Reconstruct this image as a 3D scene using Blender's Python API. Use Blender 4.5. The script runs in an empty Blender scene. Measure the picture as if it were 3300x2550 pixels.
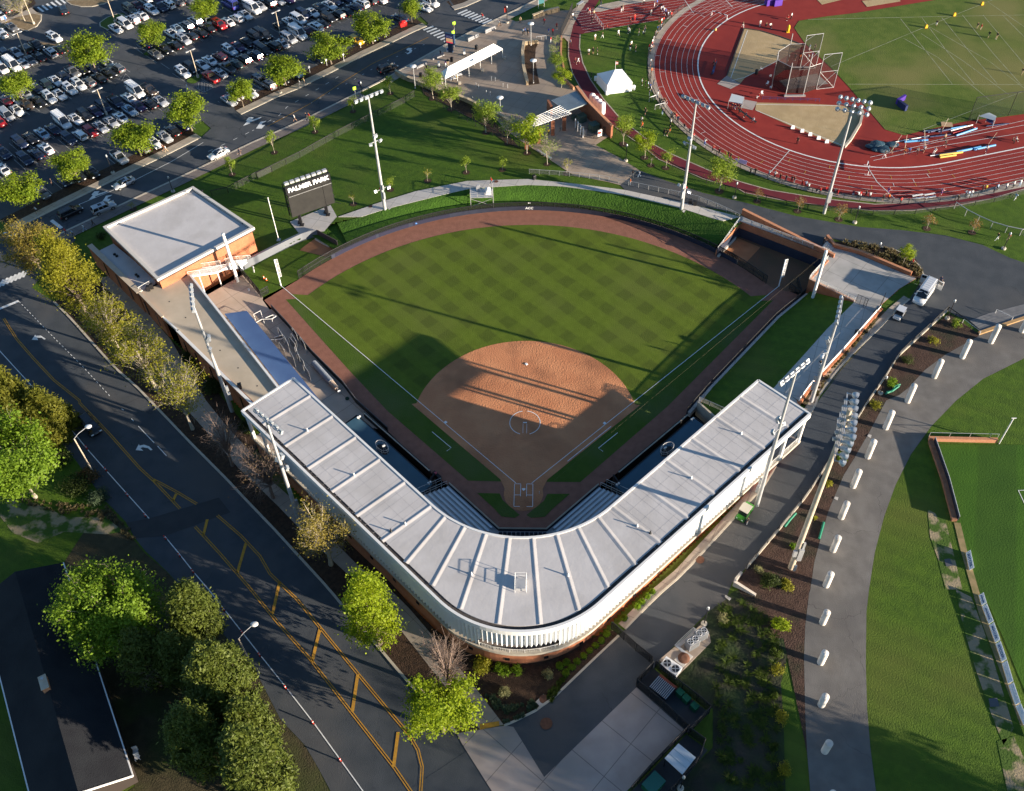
import bpy,bmesh,math,random
from mathutils import Vector,Matrix
from mathutils.geometry import tessellate_polygon
R=math.radians
S=bpy.context.scene
COL=S.collection
rnd=random.Random(7)
W0,H0=3300.0,2550.0
CF,CA,CB,CC=3138.9306,0.8555,-0.0480,-0.0312
CPOS=Vector((2.8106,-85.8935,120.7358))
_ca,_sa,_cb,_sb,_cc,_sc=math.cos(CA),math.sin(CA),math.cos(CB),math.sin(CB),math.cos(CC),math.sin(CC)
_f=Vector((_sb*_ca,_cb*_ca,-_sa));_r=Vector((_cb,-_sb,0));_u=_r.cross(_f)
CR=_cc*_r+_sc*_u;CU=-_sc*_r+_cc*_u;CFW=_f
cam=bpy.data.cameras.new("camera");camo=bpy.data.objects.new("camera",cam);COL.objects.link(camo)
cam.sensor_fit='HORIZONTAL';cam.sensor_width=36.0;cam.lens=CF*36.0/W0
cam.clip_start=1.0;cam.clip_end=6000.0
m=Matrix((CR,CU,-CFW)).transposed().to_4x4();m.translation=CPOS
camo.matrix_world=m
S.camera=camo
def clamp(t,a=0.0,b=1.0):return max(a,min(b,t))
def sm(t):t=clamp(t);return t*t*(3-2*t)
def lerp(a,b,t):return a+(b-a)*t
def H(x,y):
 """height of the land outside the playing field (the field itself is at 0)"""
 k=clamp(y/50.0)
 a,b=-25-50*k,35-20*k
 return 3.2*sm((x-a)/(b-a))
TL={c+str(r):(x,y,2.411)for c,x in zip('ABCD',(0,800,1600,2400))for r,y in enumerate((0,600,1200,1850))}
TL.update(a=(0,0,4.822),b=(400,0,4.822),c=(0,300,2.72),d=(800,0,2.72),e=(1600,0,2.72),f=(2000,0,2.72),g=(1950,300,2.72),h=(2450,50,2.72),i=(2800,350,2.442),j=(600,650,3.07),k=(820,950,3.4),l=(1250,100,3.52),m=(2300,680,3.07),n=(1080,1250,2.886),o=(2000,1550,2.442),p=(880,500,2.933),q=(2050,2000,3.08),r=(1250,1050,2.411),z=(0,0,1.0))
def ray(x,y):
 return CFW+CR*((x-W0/2)/CF)-CU*((y-H0/2)/CF)
def at(x,y,z=None):
 """where the line of sight through a survey point meets the land (or the level z)"""
 d=ray(x,y);zz=1.5 if z is None else z
 for _ in range(14 if z is None else 1):
  t=(zz-CPOS.z)/d.z;p=CPOS+d*t
  if z is None:zz=H(p.x,p.y)
 return p
def P(tile,s,z=None):
 ox,oy,k=TL[tile];v=[float(q)for q in s.split()]
 return[at(ox+v[i]/k,oy+v[i+1]/k,z)for i in range(0,len(v),2)]
def P1(tile,x,y,z=None):
 ox,oy,k=TL[tile];return at(ox+x/k,oy+y/k,z)
def PM(s,z=None):
 """several tiles: 'A0 1 2 3 4 | B0 5 6'"""
 out=[]
 for q in s.split('|'):
  q=q.strip();t,rest=q.split(None,1);out+=P(t,rest,z)
 return out
def xy(p):return Vector((p[0],p[1]))
def V3(p,z):return Vector((p[0],p[1],z))
MATS={}
def mat(name,c,c2=None,sc=1.0,rough=0.85,metal=0.0,bump=0.0,bsc=None,c3=None,sc3=0.05,spec=0.3,detail=4.0,emit=0.0,alpha=None,lo=0.35,hi=0.65):
 if name in MATS:return MATS[name]
 M=bpy.data.materials.new(name);M.use_nodes=True
 nt=M.node_tree;N=nt.nodes;L=nt.links
 b=N["Principled BSDF"];b.inputs["Roughness"].default_value=rough;b.inputs["Metallic"].default_value=metal
 b.inputs["Specular IOR Level"].default_value=spec
 b.inputs["Base Color"].default_value=(*c,1)
 geo=None
 def noise(scale,det=detail):
  nonlocal geo
  if geo is None:geo=N.new("ShaderNodeNewGeometry")
  n=N.new("ShaderNodeTexNoise");n.inputs["Scale"].default_value=scale;n.inputs["Detail"].default_value=det
  L.new(geo.outputs["Position"],n.inputs["Vector"]);return n
 cur=None
 if c2:
  n=noise(sc);r=N.new("ShaderNodeMapRange");r.inputs[1].default_value=lo;r.inputs[2].default_value=hi
  L.new(n.outputs["Fac"],r.inputs[0])
  mx=N.new("ShaderNodeMix");mx.data_type='RGBA';mx.inputs["A"].default_value=(*c,1);mx.inputs["B"].default_value=(*c2,1)
  L.new(r.outputs[0],mx.inputs["Factor"]);cur=mx.outputs["Result"]
 if c3:
  n=noise(sc3,3);r=N.new("ShaderNodeMapRange");r.inputs[1].default_value=.48;r.inputs[2].default_value=.68
  L.new(n.outputs["Fac"],r.inputs[0])
  mx=N.new("ShaderNodeMix");mx.data_type='RGBA';mx.inputs["B"].default_value=(*c3,1)
  if cur:L.new(cur,mx.inputs["A"])
  else:mx.inputs["A"].default_value=(*c,1)
  L.new(r.outputs[0],mx.inputs["Factor"]);cur=mx.outputs["Result"]
 if cur:L.new(cur,b.inputs["Base Color"])
 if bump:
  n=noise(bsc or sc*4,6);bp=N.new("ShaderNodeBump");bp.inputs["Strength"].default_value=bump;bp.inputs["Distance"].default_value=0.25
  L.new(n.outputs["Fac"],bp.inputs["Height"]);L.new(bp.outputs["Normal"],b.inputs["Normal"])
 if emit:
  b.inputs["Emission Color"].default_value=(*c,1);b.inputs["Emission Strength"].default_value=emit
 if alpha is not None:
  b.inputs["Alpha"].default_value=alpha
 MATS[name]=M
 return M
def nodes_of(M):return M.node_tree.nodes,M.node_tree.links,M.node_tree.nodes["Principled BSDF"]
class MB:
 def __init__(s):s.v=[];s.f=[];s.mi=[];s.sm=[]
 def add(s,vs,fs,mi=0,smooth=False):
  o=len(s.v);s.v+=[Vector(v)for v in vs]
  for f in fs:s.f.append(tuple(i+o for i in f));s.mi.append(mi);s.sm.append(smooth)
  return s
 def quad(s,a,b,c,d,mi=0):return s.add([a,b,c,d],[(0,1,2,3)],mi)
 def box(s,c,d,rz=0.0,mi=0,M=None,taper=1.0):
  hx,hy,hz=d[0]/2,d[1]/2,d[2]/2;vs=[]
  for z in(-hz,hz):
   k=taper if z>0 else 1.0
   for x,y in((-hx,-hy),(hx,-hy),(hx,hy),(-hx,hy)):
    vs.append(Vector((x*k,y*k,z)))
  if M is None:
   M=Matrix.Translation(Vector(c))@Matrix.Rotation(rz,4,'Z')
  vs=[M@v for v in vs]
  return s.add(vs,[(3,2,1,0),(4,5,6,7),(0,1,5,4),(1,2,6,5),(2,3,7,6),(3,0,4,7)],mi)
 def bar(s,a,b,w,h=None,mi=0,up=(0,0,1)):
  a,b=Vector(a),Vector(b);h=w if h is None else h
  d=b-a;L=d.length
  if L<1e-6:return s
  x=d/L;u=Vector(up)
  if abs(x.dot(u))>.99:u=Vector((0,1,0))
  y=u.cross(x).normalized();z=x.cross(y)
  M=Matrix((x,y,z)).transposed().to_4x4();M.translation=(a+b)/2
  return s.box(None,(L,w,h),mi=mi,M=M)
 def tube(s,a,b,r0,r1=None,n=8,mi=0,caps=True,smooth=True):
  a,b=Vector(a),Vector(b);r1=r0 if r1 is None else r1
  d=(b-a)
  if d.length<1e-6:return s
  d.normalize();u=Vector((0,0,1))if abs(d.z)<.95 else Vector((1,0,0))
  x=d.cross(u).normalized();y=d.cross(x)
  vs=[]
  for p,r in((a,r0),(b,r1)):
   for i in range(n):
    t=2*math.pi*i/n;vs.append(p+x*(r*math.cos(t))+y*(r*math.sin(t)))
  s.add(vs,[(i,(i+1)%n,n+(i+1)%n,n+i)for i in range(n)],mi,smooth)
  if caps:s.add(vs[:n],[tuple(range(n))],mi);s.add(vs[n:],[tuple(reversed(range(n)))],mi)
  return s
 def path(s,pts,r,n=6,mi=0):
  for a,b in zip(pts[:-1],pts[1:]):s.tube(a,b,r,n=n,mi=mi)
  return s
 def lathe(s,prof,c=(0,0,0),n=12,mi=0,smooth=True):
  c=Vector(c);vs=[]
  for r,z in prof:
   for i in range(n):
    t=2*math.pi*i/n;vs.append(c+Vector((r*math.cos(t),r*math.sin(t),z)))
  fs=[]
  for k in range(len(prof)-1):
   for i in range(n):fs.append((k*n+i,k*n+(i+1)%n,(k+1)*n+(i+1)%n,(k+1)*n+i))
  s.add(vs,fs,mi,smooth)
  s.add(vs[:n],[tuple(reversed(range(n)))],mi);s.add(vs[-n:],[tuple(range(n))],mi)
  return s
 def ball(s,c,r,n=8,m=6,mi=0):
  rr=r if hasattr(r,'__len__')else(r,r,r)
  c=Vector(c);vs=[c+Vector((0,0,-rr[2]))]
  for j in range(1,m):
   a=-math.pi/2+math.pi*j/m
   for i in range(n):
    t=2*math.pi*i/n;vs.append(c+Vector((rr[0]*math.cos(a)*math.cos(t),rr[1]*math.cos(a)*math.sin(t),rr[2]*math.sin(a))))
  vs.append(c+Vector((0,0,rr[2])));fs=[]
  for i in range(n):fs.append((0,1+(i+1)%n,1+i))
  for j in range(m-2):
   for i in range(n):fs.append((1+j*n+i,1+j*n+(i+1)%n,1+(j+1)*n+(i+1)%n,1+(j+1)*n+i))
  k=1+(m-2)*n
  for i in range(n):fs.append((k+i,k+(i+1)%n,len(vs)-1))
  return s.add(vs,fs,mi,True)
 def prism(s,poly,z0,z1,mi=0,mside=None,bottom=True):
  """poly: xy points; z0/z1 numbers or functions of (x, y)"""
  f0=z0 if callable(z0)else(lambda x,y:z0);f1=z1 if callable(z1)else(lambda x,y:z1)
  n=len(poly)
  ar=sum(poly[i][0]*poly[(i+1)%n][1]-poly[(i+1)%n][0]*poly[i][1]for i in range(n))
  if ar<0:poly=list(reversed(poly))
  lo=[Vector((p[0],p[1],f0(p[0],p[1])))for p in poly];hi=[Vector((p[0],p[1],f1(p[0],p[1])))for p in poly]
  tris=tessellate_polygon([[Vector((p[0],p[1],0))for p in poly]])
  def orient(t):
   a,b,c=(Vector(poly[i][:2])for i in t)
   return t if(b-a).cross(c-a)>0 else tuple(reversed(t))
  tris=[orient(t)for t in tris]
  s.add(hi,tris,mi)
  if bottom:s.add(lo,[tuple(reversed(t))for t in tris],mi)
  ms=mi if mside is None else mside
  s.add(lo+hi,[(i,(i+1)%n,n+(i+1)%n,n+i)for i in range(n)],ms)
  return s
 def wall(s,pts,z0,z1,t=0.3,mi=0,closed=False,mtop=None):
  """upright wall along a polyline, z0/z1 numbers or lists or functions"""
  pts=[xy(p)for p in pts];n=len(pts)
  g=lambda z,i:z[i]if isinstance(z,(list,tuple))else(z(pts[i].x,pts[i].y)if callable(z)else z)
  off=[]
  for i in range(n):
   d0=(pts[i]-pts[i-1]).normalized()if(i>0 or closed)else None
   d1=(pts[(i+1)%n]-pts[i]).normalized()if(i<n-1 or closed)else None
   d=(d0 or d1)+(d1 or d0)
   if d.length<1e-4:d=d1 or d0
   d.normalize();nn=Vector((-d.y,d.x));dd=d1 or d0
   c=max(.35,nn.dot(Vector((-dd.y,dd.x))));off.append(nn*(t/2/c))
  vs=[]
  for i in range(n):
   a=pts[i]-off[i];b=pts[i]+off[i];lo,hi=g(z0,i),g(z1,i)
   vs+=[V3(a,lo),V3(b,lo),V3(b,hi),V3(a,hi)]
  fs=[];ft=[]
  for i in range(n if closed else n-1):
   j=(i+1)%n;A,B=4*i,4*j
   fs+=[(A,B,B+3,A+3),(B+1,A+1,A+2,B+2),(A+1,B+1,B,A)];ft.append((A+3,B+3,B+2,A+2))
  if not closed:fs+=[(0,3,2,1),(4*n-4,4*n-3,4*n-2,4*n-1)]
  s.add(vs,fs,mi);s.add(vs,ft,mi if mtop is None else mtop)
  return s
 def build(s,name,mats,parent=None,loc=None,world=True):
  """one mesh object; loc: its origin (world coordinates are turned into local ones)"""
  if not isinstance(mats,(list,tuple)):mats=[mats]
  o3=Vector((0,0,0))
  if parent is not None and world:o3=abs_loc(parent)
  elif loc is not None:o3=Vector(loc)
  me=bpy.data.meshes.new(name)
  me.from_pydata([v-o3 for v in s.v],[],s.f)
  for q in mats:me.materials.append(q)
  me.polygons.foreach_set("material_index",s.mi);me.polygons.foreach_set("use_smooth",s.sm)
  me.update()
  ob=bpy.data.objects.new(name,me);COL.objects.link(ob)
  if parent is not None:ob.parent=parent
  elif loc is not None:ob.location=o3
  return ob
def abs_loc(o):
 v=Vector((0,0,0))
 while o is not None:v+=o.location;o=o.parent
 return v
USED={}
def tag(o,label,cat,group=None,kind=None):
 if label:o["label"]=label
 if cat:o["category"]=cat
 if group:o["group"]=group
 if kind:o["kind"]=kind
 return o
def thing(name,label,cat,loc=(0,0,0),rz=0.0,group=None):
 o=bpy.data.objects.new(name,None);COL.objects.link(o);o.location=Vector(loc);o.rotation_euler=(0,0,rz)
 o.empty_display_size=0.5
 return tag(o,label,cat,group)
def single(mb,name,mats,label,cat,loc=(0,0,0),group=None):
 return tag(mb.build(name,mats,loc=loc),label,cat,group)
def copy_tree(o,parent=None):
 c=o.copy();COL.objects.link(c)
 if parent is not None:c.parent=parent
 for ch in list(o.children):copy_tree(ch,c)
 return c
def place(proto,loc,rz,label,group=None,scale=None,first=None):
 """the first time the thing itself is moved, afterwards a copy of it and of its parts"""
 o=proto if not proto.get('_used')else copy_tree(proto)
 proto['_used']=1
 o.location=loc;o.rotation_euler=(0,0,rz)
 if scale:o.scale=scale if hasattr(scale,'__len__')else(scale,)*3
 if label:o["label"]=label
 if group:o["group"]=group
 return o
def grid_cut(bm,step=3.0):
 xs=[v.co.x for v in bm.verts];ys=[v.co.y for v in bm.verts]
 for ax,vals in((0,xs),(1,ys)):
  k0,k1=math.ceil(min(vals)/step),math.floor(max(vals)/step)
  for k in range(k0,k1+1):
   co=Vector((k*step,0,0))if ax==0 else Vector((0,k*step,0));no=Vector((1,0,0))if ax==0 else Vector((0,1,0))
   bmesh.ops.bisect_plane(bm,geom=bm.verts[:]+bm.edges[:]+bm.faces[:],plane_co=co,plane_no=no,dist=1e-4)
def sheet(name,polys,M,lift=0.0,z=None,step=3.0,skirt=0.0,kind='structure'):
 """flat or draped ground sheet; polys: one polygon or a list of polygons"""
 if not isinstance(polys[0],(list,tuple)):polys=[polys]
 bm=bmesh.new()
 for poly in polys:
  pts=[Vector((p[0],p[1],0))for p in poly]
  vs=[bm.verts.new(p)for p in pts]
  for t in tessellate_polygon([pts]):
   a,b,c=(pts[i]for i in t)
   if abs((b-a).cross(c-a).z)<1e-5:continue
   try:bm.faces.new([vs[i]for i in(t if(b-a).cross(c-a).z>0 else reversed(t))])
   except ValueError:pass
 if z is None:grid_cut(bm,step)
 for v in bm.verts:v.co.z=(H(v.co.x,v.co.y)if z is None else(z(v.co.x,v.co.y)if callable(z)else z))+lift
 if skirt:
  ed=[e for e in bm.edges if len(e.link_faces)==1]
  r=bmesh.ops.extrude_edge_only(bm,edges=ed)
  for v in[q for q in r["geom"]if isinstance(q,bmesh.types.BMVert)]:v.co.z-=skirt
 me=bpy.data.meshes.new(name);bm.to_mesh(me);bm.free();me.materials.append(M)
 o=bpy.data.objects.new(name,me);COL.objects.link(o);o["kind"]=kind
 return o
def ribbon(pts,w,off=0.0):
 """list of quads along a polyline, width w, shifted sideways by off"""
 pts=[xy(p)for p in pts];n=len(pts);L,Rr=[],[]
 for i in range(n):
  d=(pts[min(i+1,n-1)]-pts[max(i-1,0)]).normalized();nn=Vector((-d.y,d.x))
  L.append(pts[i]+nn*(off+w/2));Rr.append(pts[i]+nn*(off-w/2))
 return[[L[i],Rr[i],Rr[i+1],L[i+1]]for i in range(n-1)]
def shift(pts,off):
 pts=[xy(p)for p in pts];n=len(pts);out=[]
 for i in range(n):
  d=(pts[min(i+1,n-1)]-pts[max(i-1,0)]).normalized();out.append(pts[i]+Vector((-d.y,d.x))*off)
 return out
def resample(pts,step):
 pts=[Vector(p[:])for p in pts];out=[pts[0]];acc=0.0
 for a,b in zip(pts[:-1],pts[1:]):
  L=(b-a).length
  if L<1e-6:continue
  t=step-acc
  while t<=L+1e-9:
   out.append(a+(b-a)*(t/L));t+=step
  acc=(acc+L)%step
 if(out[-1]-pts[-1]).length>step*.2:out.append(pts[-1])
 return out
def smooth(pts,it=2,closed=False):
 pts=[Vector(p[:])for p in pts]
 for _ in range(it):
  o=[]if closed else[pts[0]]
  for i in range(len(pts)if closed else len(pts)-1):
   a,b=pts[i],pts[(i+1)%len(pts)]
   o+=[a*.75+b*.25,a*.25+b*.75]
  if not closed:o.append(pts[-1])
  pts=o
 return pts
def dashes(pts,on,gap):
 pts=resample(pts,.5);out=[];i=0
 while i<len(pts)-1:
  j=min(len(pts)-1,i+max(1,int(on/.5)));out.append(pts[i:j+1]);i=j+max(1,int(gap/.5))
 return out
def arc(c,r,a0,a1,n=32):return[Vector((c[0]+r*math.cos(R(a0+(a1-a0)*i/n)),c[1]+r*math.sin(R(a0+(a1-a0)*i/n))))for i in range(n+1)]
def mir(pts):return[Vector((-p[0],*p[1:]))for p in pts]
def inside(p,poly):
 x,y=p[0],p[1];c=False;n=len(poly)
 for i in range(n):
  a,b=poly[i],poly[i-1]
  if(a[1]>y)!=(b[1]>y)and x<(b[0]-a[0])*(y-a[1])/(b[1]-a[1])+a[0]:c=not c
 return c
SUN_AZ,SUN_EL=110.7,10.8
w=bpy.data.worlds.new("World");S.world=w;w.use_nodes=True
nt=w.node_tree;bg=nt.nodes["Background"];sky=nt.nodes.new("ShaderNodeTexSky");sky.sky_type='NISHITA';sky.sun_disc=False
sky.sun_elevation=R(SUN_EL);sky.sun_rotation=R(SUN_AZ);sky.air_density=1.0;sky.dust_density=0.15;sky.ozone_density=3.0
nt.links.new(sky.outputs[0],bg.inputs[0]);bg.inputs[1].default_value=0.07
sl=bpy.data.lights.new("sun",'SUN');so=bpy.data.objects.new("sun",sl);COL.objects.link(so)
sl.energy=5.0;sl.angle=R(0.5);sl.color=(1.0,.86,.68)
sd=Vector((math.sin(R(SUN_AZ))*math.cos(R(SUN_EL)),math.cos(R(SUN_AZ))*math.cos(R(SUN_EL)),math.sin(R(SUN_EL))))
so.rotation_euler=(-sd).to_track_quat('-Z','Y').to_euler()
S.view_settings.view_transform='Standard';S.view_settings.look='None';S.view_settings.exposure=1.55;S.view_settings.gamma=1.0
LAWN=mat('lawn_grass',(.044,.092,.003),(.064,.122,.005),1.1,bump=.35,bsc=5,c3=(.082,.112,.012),sc3=.06)
LUSH=mat('berm_grass',(.030,.080,.004),(.044,.110,.006),.9,bump=.7,bsc=3)
WEEDS=mat('weed_ground',(.020,.022,.012),(.030,.050,.012),.35,bump=.5,bsc=2.5,c3=(.045,.035,.026),sc3=.2)
MULCH=mat('bark_mulch',(.030,.017,.010),(.058,.032,.018),1.8,bump=.7,bsc=6)
ASPH=mat('asphalt',(.060,.068,.078),(.080,.086,.096),.35,bump=.15,bsc=9,c3=(.056,.057,.062),sc3=.04)
ASPHN=mat('new_asphalt',(.048,.056,.066),(.064,.072,.082),.4,bump=.15,bsc=9,c3=(.082,.079,.078),sc3=.05)
ASPHO=mat('worn_asphalt',(.135,.125,.115),(.175,.164,.152),.5,bump=.2,bsc=9,c3=(.105,.099,.095),sc3=.08)
def jointed(M,pitch,ang,width=.04,dark=.55):
 """expansion joints cut in a slab: a real grid in the place, laid out in metres"""
 N,L,b=nodes_of(M)
 g=N.new("ShaderNodeNewGeometry");mp=N.new("ShaderNodeMapping");mp.inputs["Rotation"].default_value=(0,0,R(ang));mp.inputs["Scale"].default_value=(1/pitch,)*3
 L.new(g.outputs["Position"],mp.inputs["Vector"])
 br=N.new("ShaderNodeTexBrick");br.offset=0;br.inputs["Scale"].default_value=1;br.inputs["Mortar Size"].default_value=width/pitch
 br.inputs["Brick Width"].default_value=1;br.inputs["Row Height"].default_value=1
 br.inputs["Color1"].default_value=(1,1,1,1);br.inputs["Color2"].default_value=(.93,.93,.93,1);br.inputs["Mortar"].default_value=(dark,dark,dark,1)
 L.new(mp.outputs[0],br.inputs["Vector"])
 mx=N.new("ShaderNodeMix");mx.data_type='RGBA';mx.blend_type='MULTIPLY';mx.inputs["Factor"].default_value=1
 src=b.inputs["Base Color"].links[0].from_socket if b.inputs["Base Color"].links else None
 if src:L.new(src,mx.inputs["A"])
 else:mx.inputs["A"].default_value=b.inputs["Base Color"].default_value
 L.new(br.outputs["Color"],mx.inputs["B"]);L.new(mx.outputs["Result"],b.inputs["Base Color"])
 return M
CONC=jointed(mat('concrete_path',(.47,.44,.40),(.54,.50,.46),.6,rough=.8),3.0,20)
CONCP=jointed(mat('patio_concrete',(.34,.33,.31),(.42,.40,.38),.5,rough=.8),4.6,38)
WALK=jointed(mat('sidewalk_concrete',(.36,.30,.24),(.43,.365,.295),.5),2.2,27)
PAVE=jointed(mat('plaza_paving',(.33,.25,.19),(.40,.315,.24),.4,c3=(.29,.235,.19),sc3=.06),2.7,27,.05,.7)
APRON=jointed(mat('apron_concrete',(.33,.275,.25),(.40,.34,.31),.35,c3=(.30,.26,.235),sc3=.09),5.2,41,.05,.5)
CONCOURSE=jointed(mat('concourse_concrete',(.46,.36,.28),(.52,.41,.33),.4),4.0,45,.05,.6)
DECK=mat('deck_concrete',(.43,.36,.27),(.50,.42,.32),.35,c3=(.38,.33,.27),sc3=.12)
KERB=mat('kerb_concrete',(.42,.37,.30),(.48,.43,.35),1.5)
TRACK=mat('track_red',(.235,.022,.016),(.270,.028,.020),.5,rough=.8,c3=(.195,.018,.015),sc3=.06)
JOG=mat('path_maroon',(.115,.014,.022),(.140,.018,.026),.6,rough=.85)
SAND=mat('sector_sand',(.40,.29,.15),(.46,.34,.19),.6,bump=.2,bsc=4,c3=(.36,.26,.14),sc3=.12)
def cracked(M,sc,wd,dark,dens=.55):
 N,L,b=nodes_of(M);g=N.new('ShaderNodeNewGeometry');n=N.new('ShaderNodeTexNoise');n.inputs['Scale'].default_value=.5;n.inputs['Detail'].default_value=3;L.new(g.outputs['Position'],n.inputs['Vector'])
 ad=N.new('ShaderNodeVectorMath');ad.operation='MULTIPLY_ADD';L.new(n.outputs['Color'],ad.inputs[0]);ad.inputs[1].default_value=(3,3,3);L.new(g.outputs['Position'],ad.inputs[2])
 v=N.new('ShaderNodeTexVoronoi');v.feature='DISTANCE_TO_EDGE';v.inputs['Scale'].default_value=sc;L.new(ad.outputs[0],v.inputs['Vector'])
 r=N.new('ShaderNodeMapRange');r.inputs[1].default_value=0;r.inputs[2].default_value=wd;r.inputs[3].default_value=dark;r.inputs[4].default_value=1;L.new(v.outputs['Distance'],r.inputs[0])
 k=N.new('ShaderNodeTexNoise');k.inputs['Scale'].default_value=.07;L.new(g.outputs['Position'],k.inputs['Vector']);q=N.new('ShaderNodeMapRange');q.inputs[1].default_value=dens-.04;q.inputs[2].default_value=dens+.04;L.new(k.outputs['Fac'],q.inputs[0])
 mn=N.new('ShaderNodeMix');mn.data_type='FLOAT';mn.inputs['A'].default_value=1;L.new(q.outputs[0],mn.inputs['Factor']);L.new(r.outputs[0],mn.inputs['B'])
 mx=N.new('ShaderNodeMix');mx.data_type='RGBA';mx.blend_type='MULTIPLY';mx.inputs['Factor'].default_value=1;L.new(b.inputs['Base Color'].links[0].from_socket,mx.inputs['A']);L.new(mn.outputs['Result'],mx.inputs['B']);L.new(mx.outputs['Result'],b.inputs['Base Color'])
cracked(ASPHO,.09,.006,.6,.52);cracked(ASPH,.10,.010,.5,.5);cracked(ASPHN,.07,.006,.6,.56)
DIRT=mat('infield_dirt',(.50,.200,.092),(.57,.245,.115),.22,bump=.4,bsc=4,c3=(.33,.135,.065),sc3=.12,lo=.4,hi=.6)
WARN=mat('warning_track',(.225,.098,.066),(.270,.120,.082),.9,bump=.3,bsc=8)
PENDIRT=mat('bullpen_dirt',(.36,.155,.07),(.42,.19,.09),.6,bump=.3,bsc=5)
PENSOIL=mat('bullpen_soil',(.13,.075,.046),(.10,.07,.04),.25,bump=.3,bsc=5,c3=(.16,.085,.05),sc3=.12)
WHITE=mat('white_marking',(.80,.80,.78),(.66,.66,.64),2.5,rough=.7)
YEL=mat('yellow_marking',(.56,.28,.030),(.40,.21,.035),3.0,rough=.8)
CHALK=mat('chalk',(.82,.82,.82),(.60,.50,.45),3.0,rough=.9,lo=.5,hi=.9)
TFIELD=mat('infield_turf',(.070,.112,.010),(.100,.138,.018),.5,bump=.3,bsc=4,c3=(.165,.160,.045),sc3=.05)
SOCCER=mat('soccer_turf',(.030,.090,.002),(.038,.105,.003),.25,bump=.2,bsc=4)
TURF=mat('field_turf',(.078,.116,.005),(.092,.134,.008),.8,bump=.3,bsc=6,c3=(.092,.122,.014),sc3=.07)
def mown(M,pitch,angs,depth):
 N,L,b=nodes_of(M);g=N.new("ShaderNodeNewGeometry");src=b.inputs["Base Color"].links[0].from_socket
 for ang,ph,dp in angs:
  mp=N.new("ShaderNodeMapping");mp.vector_type='POINT';mp.inputs["Rotation"].default_value=(0,0,R(ang));mp.inputs["Location"].default_value=(ph,0,0)
  L.new(g.outputs["Position"],mp.inputs["Vector"])
  wv=N.new("ShaderNodeTexWave");wv.wave_type='BANDS';wv.bands_direction='X';wv.inputs["Scale"].default_value=2*math.pi/(20*pitch);wv.inputs["Distortion"].default_value=.9;wv.inputs["Detail Scale"].default_value=.25
  L.new(mp.outputs[0],wv.inputs["Vector"])
  mr=N.new("ShaderNodeMapRange");mr.inputs[1].default_value=.42;mr.inputs[2].default_value=.58;mr.inputs[3].default_value=1-dp;mr.inputs[4].default_value=1+dp*.35
  L.new(wv.outputs["Fac"],mr.inputs[0])
  mx=N.new("ShaderNodeMix");mx.data_type='RGBA';mx.blend_type='MULTIPLY';mx.inputs["Factor"].default_value=1
  L.new(src,mx.inputs["A"]);L.new(mr.outputs[0],mx.inputs["B"]);src=mx.outputs["Result"]
 L.new(src,b.inputs["Base Color"])
def checks(M,pitch,u0,k0,A,B,C):
 """mower stripes along both foul lines; squares mown twice the same way are darkest"""
 N,L,b=nodes_of(M);src=b.inputs["Base Color"].links[0].from_socket;g=N.new("ShaderNodeNewGeometry");w_=2*math.pi/pitch/math.sqrt(2)
 nz=N.new("ShaderNodeTexNoise");nz.inputs["Scale"].default_value=.25;L.new(g.outputs["Position"],nz.inputs["Vector"]);ad=N.new("ShaderNodeVectorMath");ad.operation='MULTIPLY_ADD';ad.inputs[1].default_value=(.9,.9,0);L.new(nz.outputs["Color"],ad.inputs[0]);L.new(g.outputs["Position"],ad.inputs[2])
 def wave(v,ph):
  d_=N.new("ShaderNodeVectorMath");d_.operation='DOT_PRODUCT';d_.inputs[1].default_value=v;L.new(ad.outputs[0],d_.inputs[0]);s_=N.new("ShaderNodeMath");s_.operation='SUBTRACT';L.new(d_.outputs["Value"],s_.inputs[0]);s_.inputs[1].default_value=ph
  c=N.new("ShaderNodeMath");c.operation='COSINE';L.new(s_.outputs[0],c.inputs[0]);r=N.new("ShaderNodeMapRange");r.interpolation_type='SMOOTHSTEP';r.inputs[1].default_value=-.28;r.inputs[2].default_value=.32;L.new(c.outputs[0],r.inputs[0]);return r.outputs[0]
 d1,d2=wave((w_,w_,0),2*math.pi/pitch*(u0+.6)),wave((w_,-w_,0),2*math.pi/pitch*k0)
 def ma(op,a,q):
  n=N.new("ShaderNodeMath");n.operation=op
  for i,t in enumerate((a,q)):
   if isinstance(t,(int,float)):n.inputs[i].default_value=t
   else:L.new(t,n.inputs[i])
  return n.outputs[0]
 f=ma('SUBTRACT',ma('SUBTRACT',ma('SUBTRACT',1.06,ma('MULTIPLY',ma('MULTIPLY',d1,d2),A)),ma('MULTIPLY',d1,B)),ma('MULTIPLY',d2,C))
 mx=N.new("ShaderNodeMix");mx.data_type='RGBA';mx.blend_type='MULTIPLY';mx.inputs["Factor"].default_value=1;L.new(src,mx.inputs["A"]);L.new(f,mx.inputs["B"]);L.new(mx.outputs["Result"],b.inputs["Base Color"])
checks(TURF,4.92,37.9,-22.9,.13,.15,.05)
FOULG=mat('foul_turf',(.046,.088,.004),(.056,.102,.006),.7,bump=.35,bsc=5,c3=(.070,.100,.022),sc3=.1)
mown(SOCCER,11.0,((17,0,.16),),.2)
BRICK=mat('brick',(.36,.130,.062),(.43,.17,.088),5.0,rough=.9,c3=(.31,.11,.055),sc3=.5)
COPING=mat('brick_coping',(.45,.19,.10),(.52,.25,.14),4,rough=.9)
WROOF=mat('roof_membrane',(.50,.475,.465),(.545,.52,.51),.35,rough=.7,bump=.07,bsc=1.6,c3=(.46,.435,.42),sc3=.22)
WPAINT=mat('white_paint',(.74,.73,.71),(.69,.68,.66),.5,rough=.6)
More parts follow.
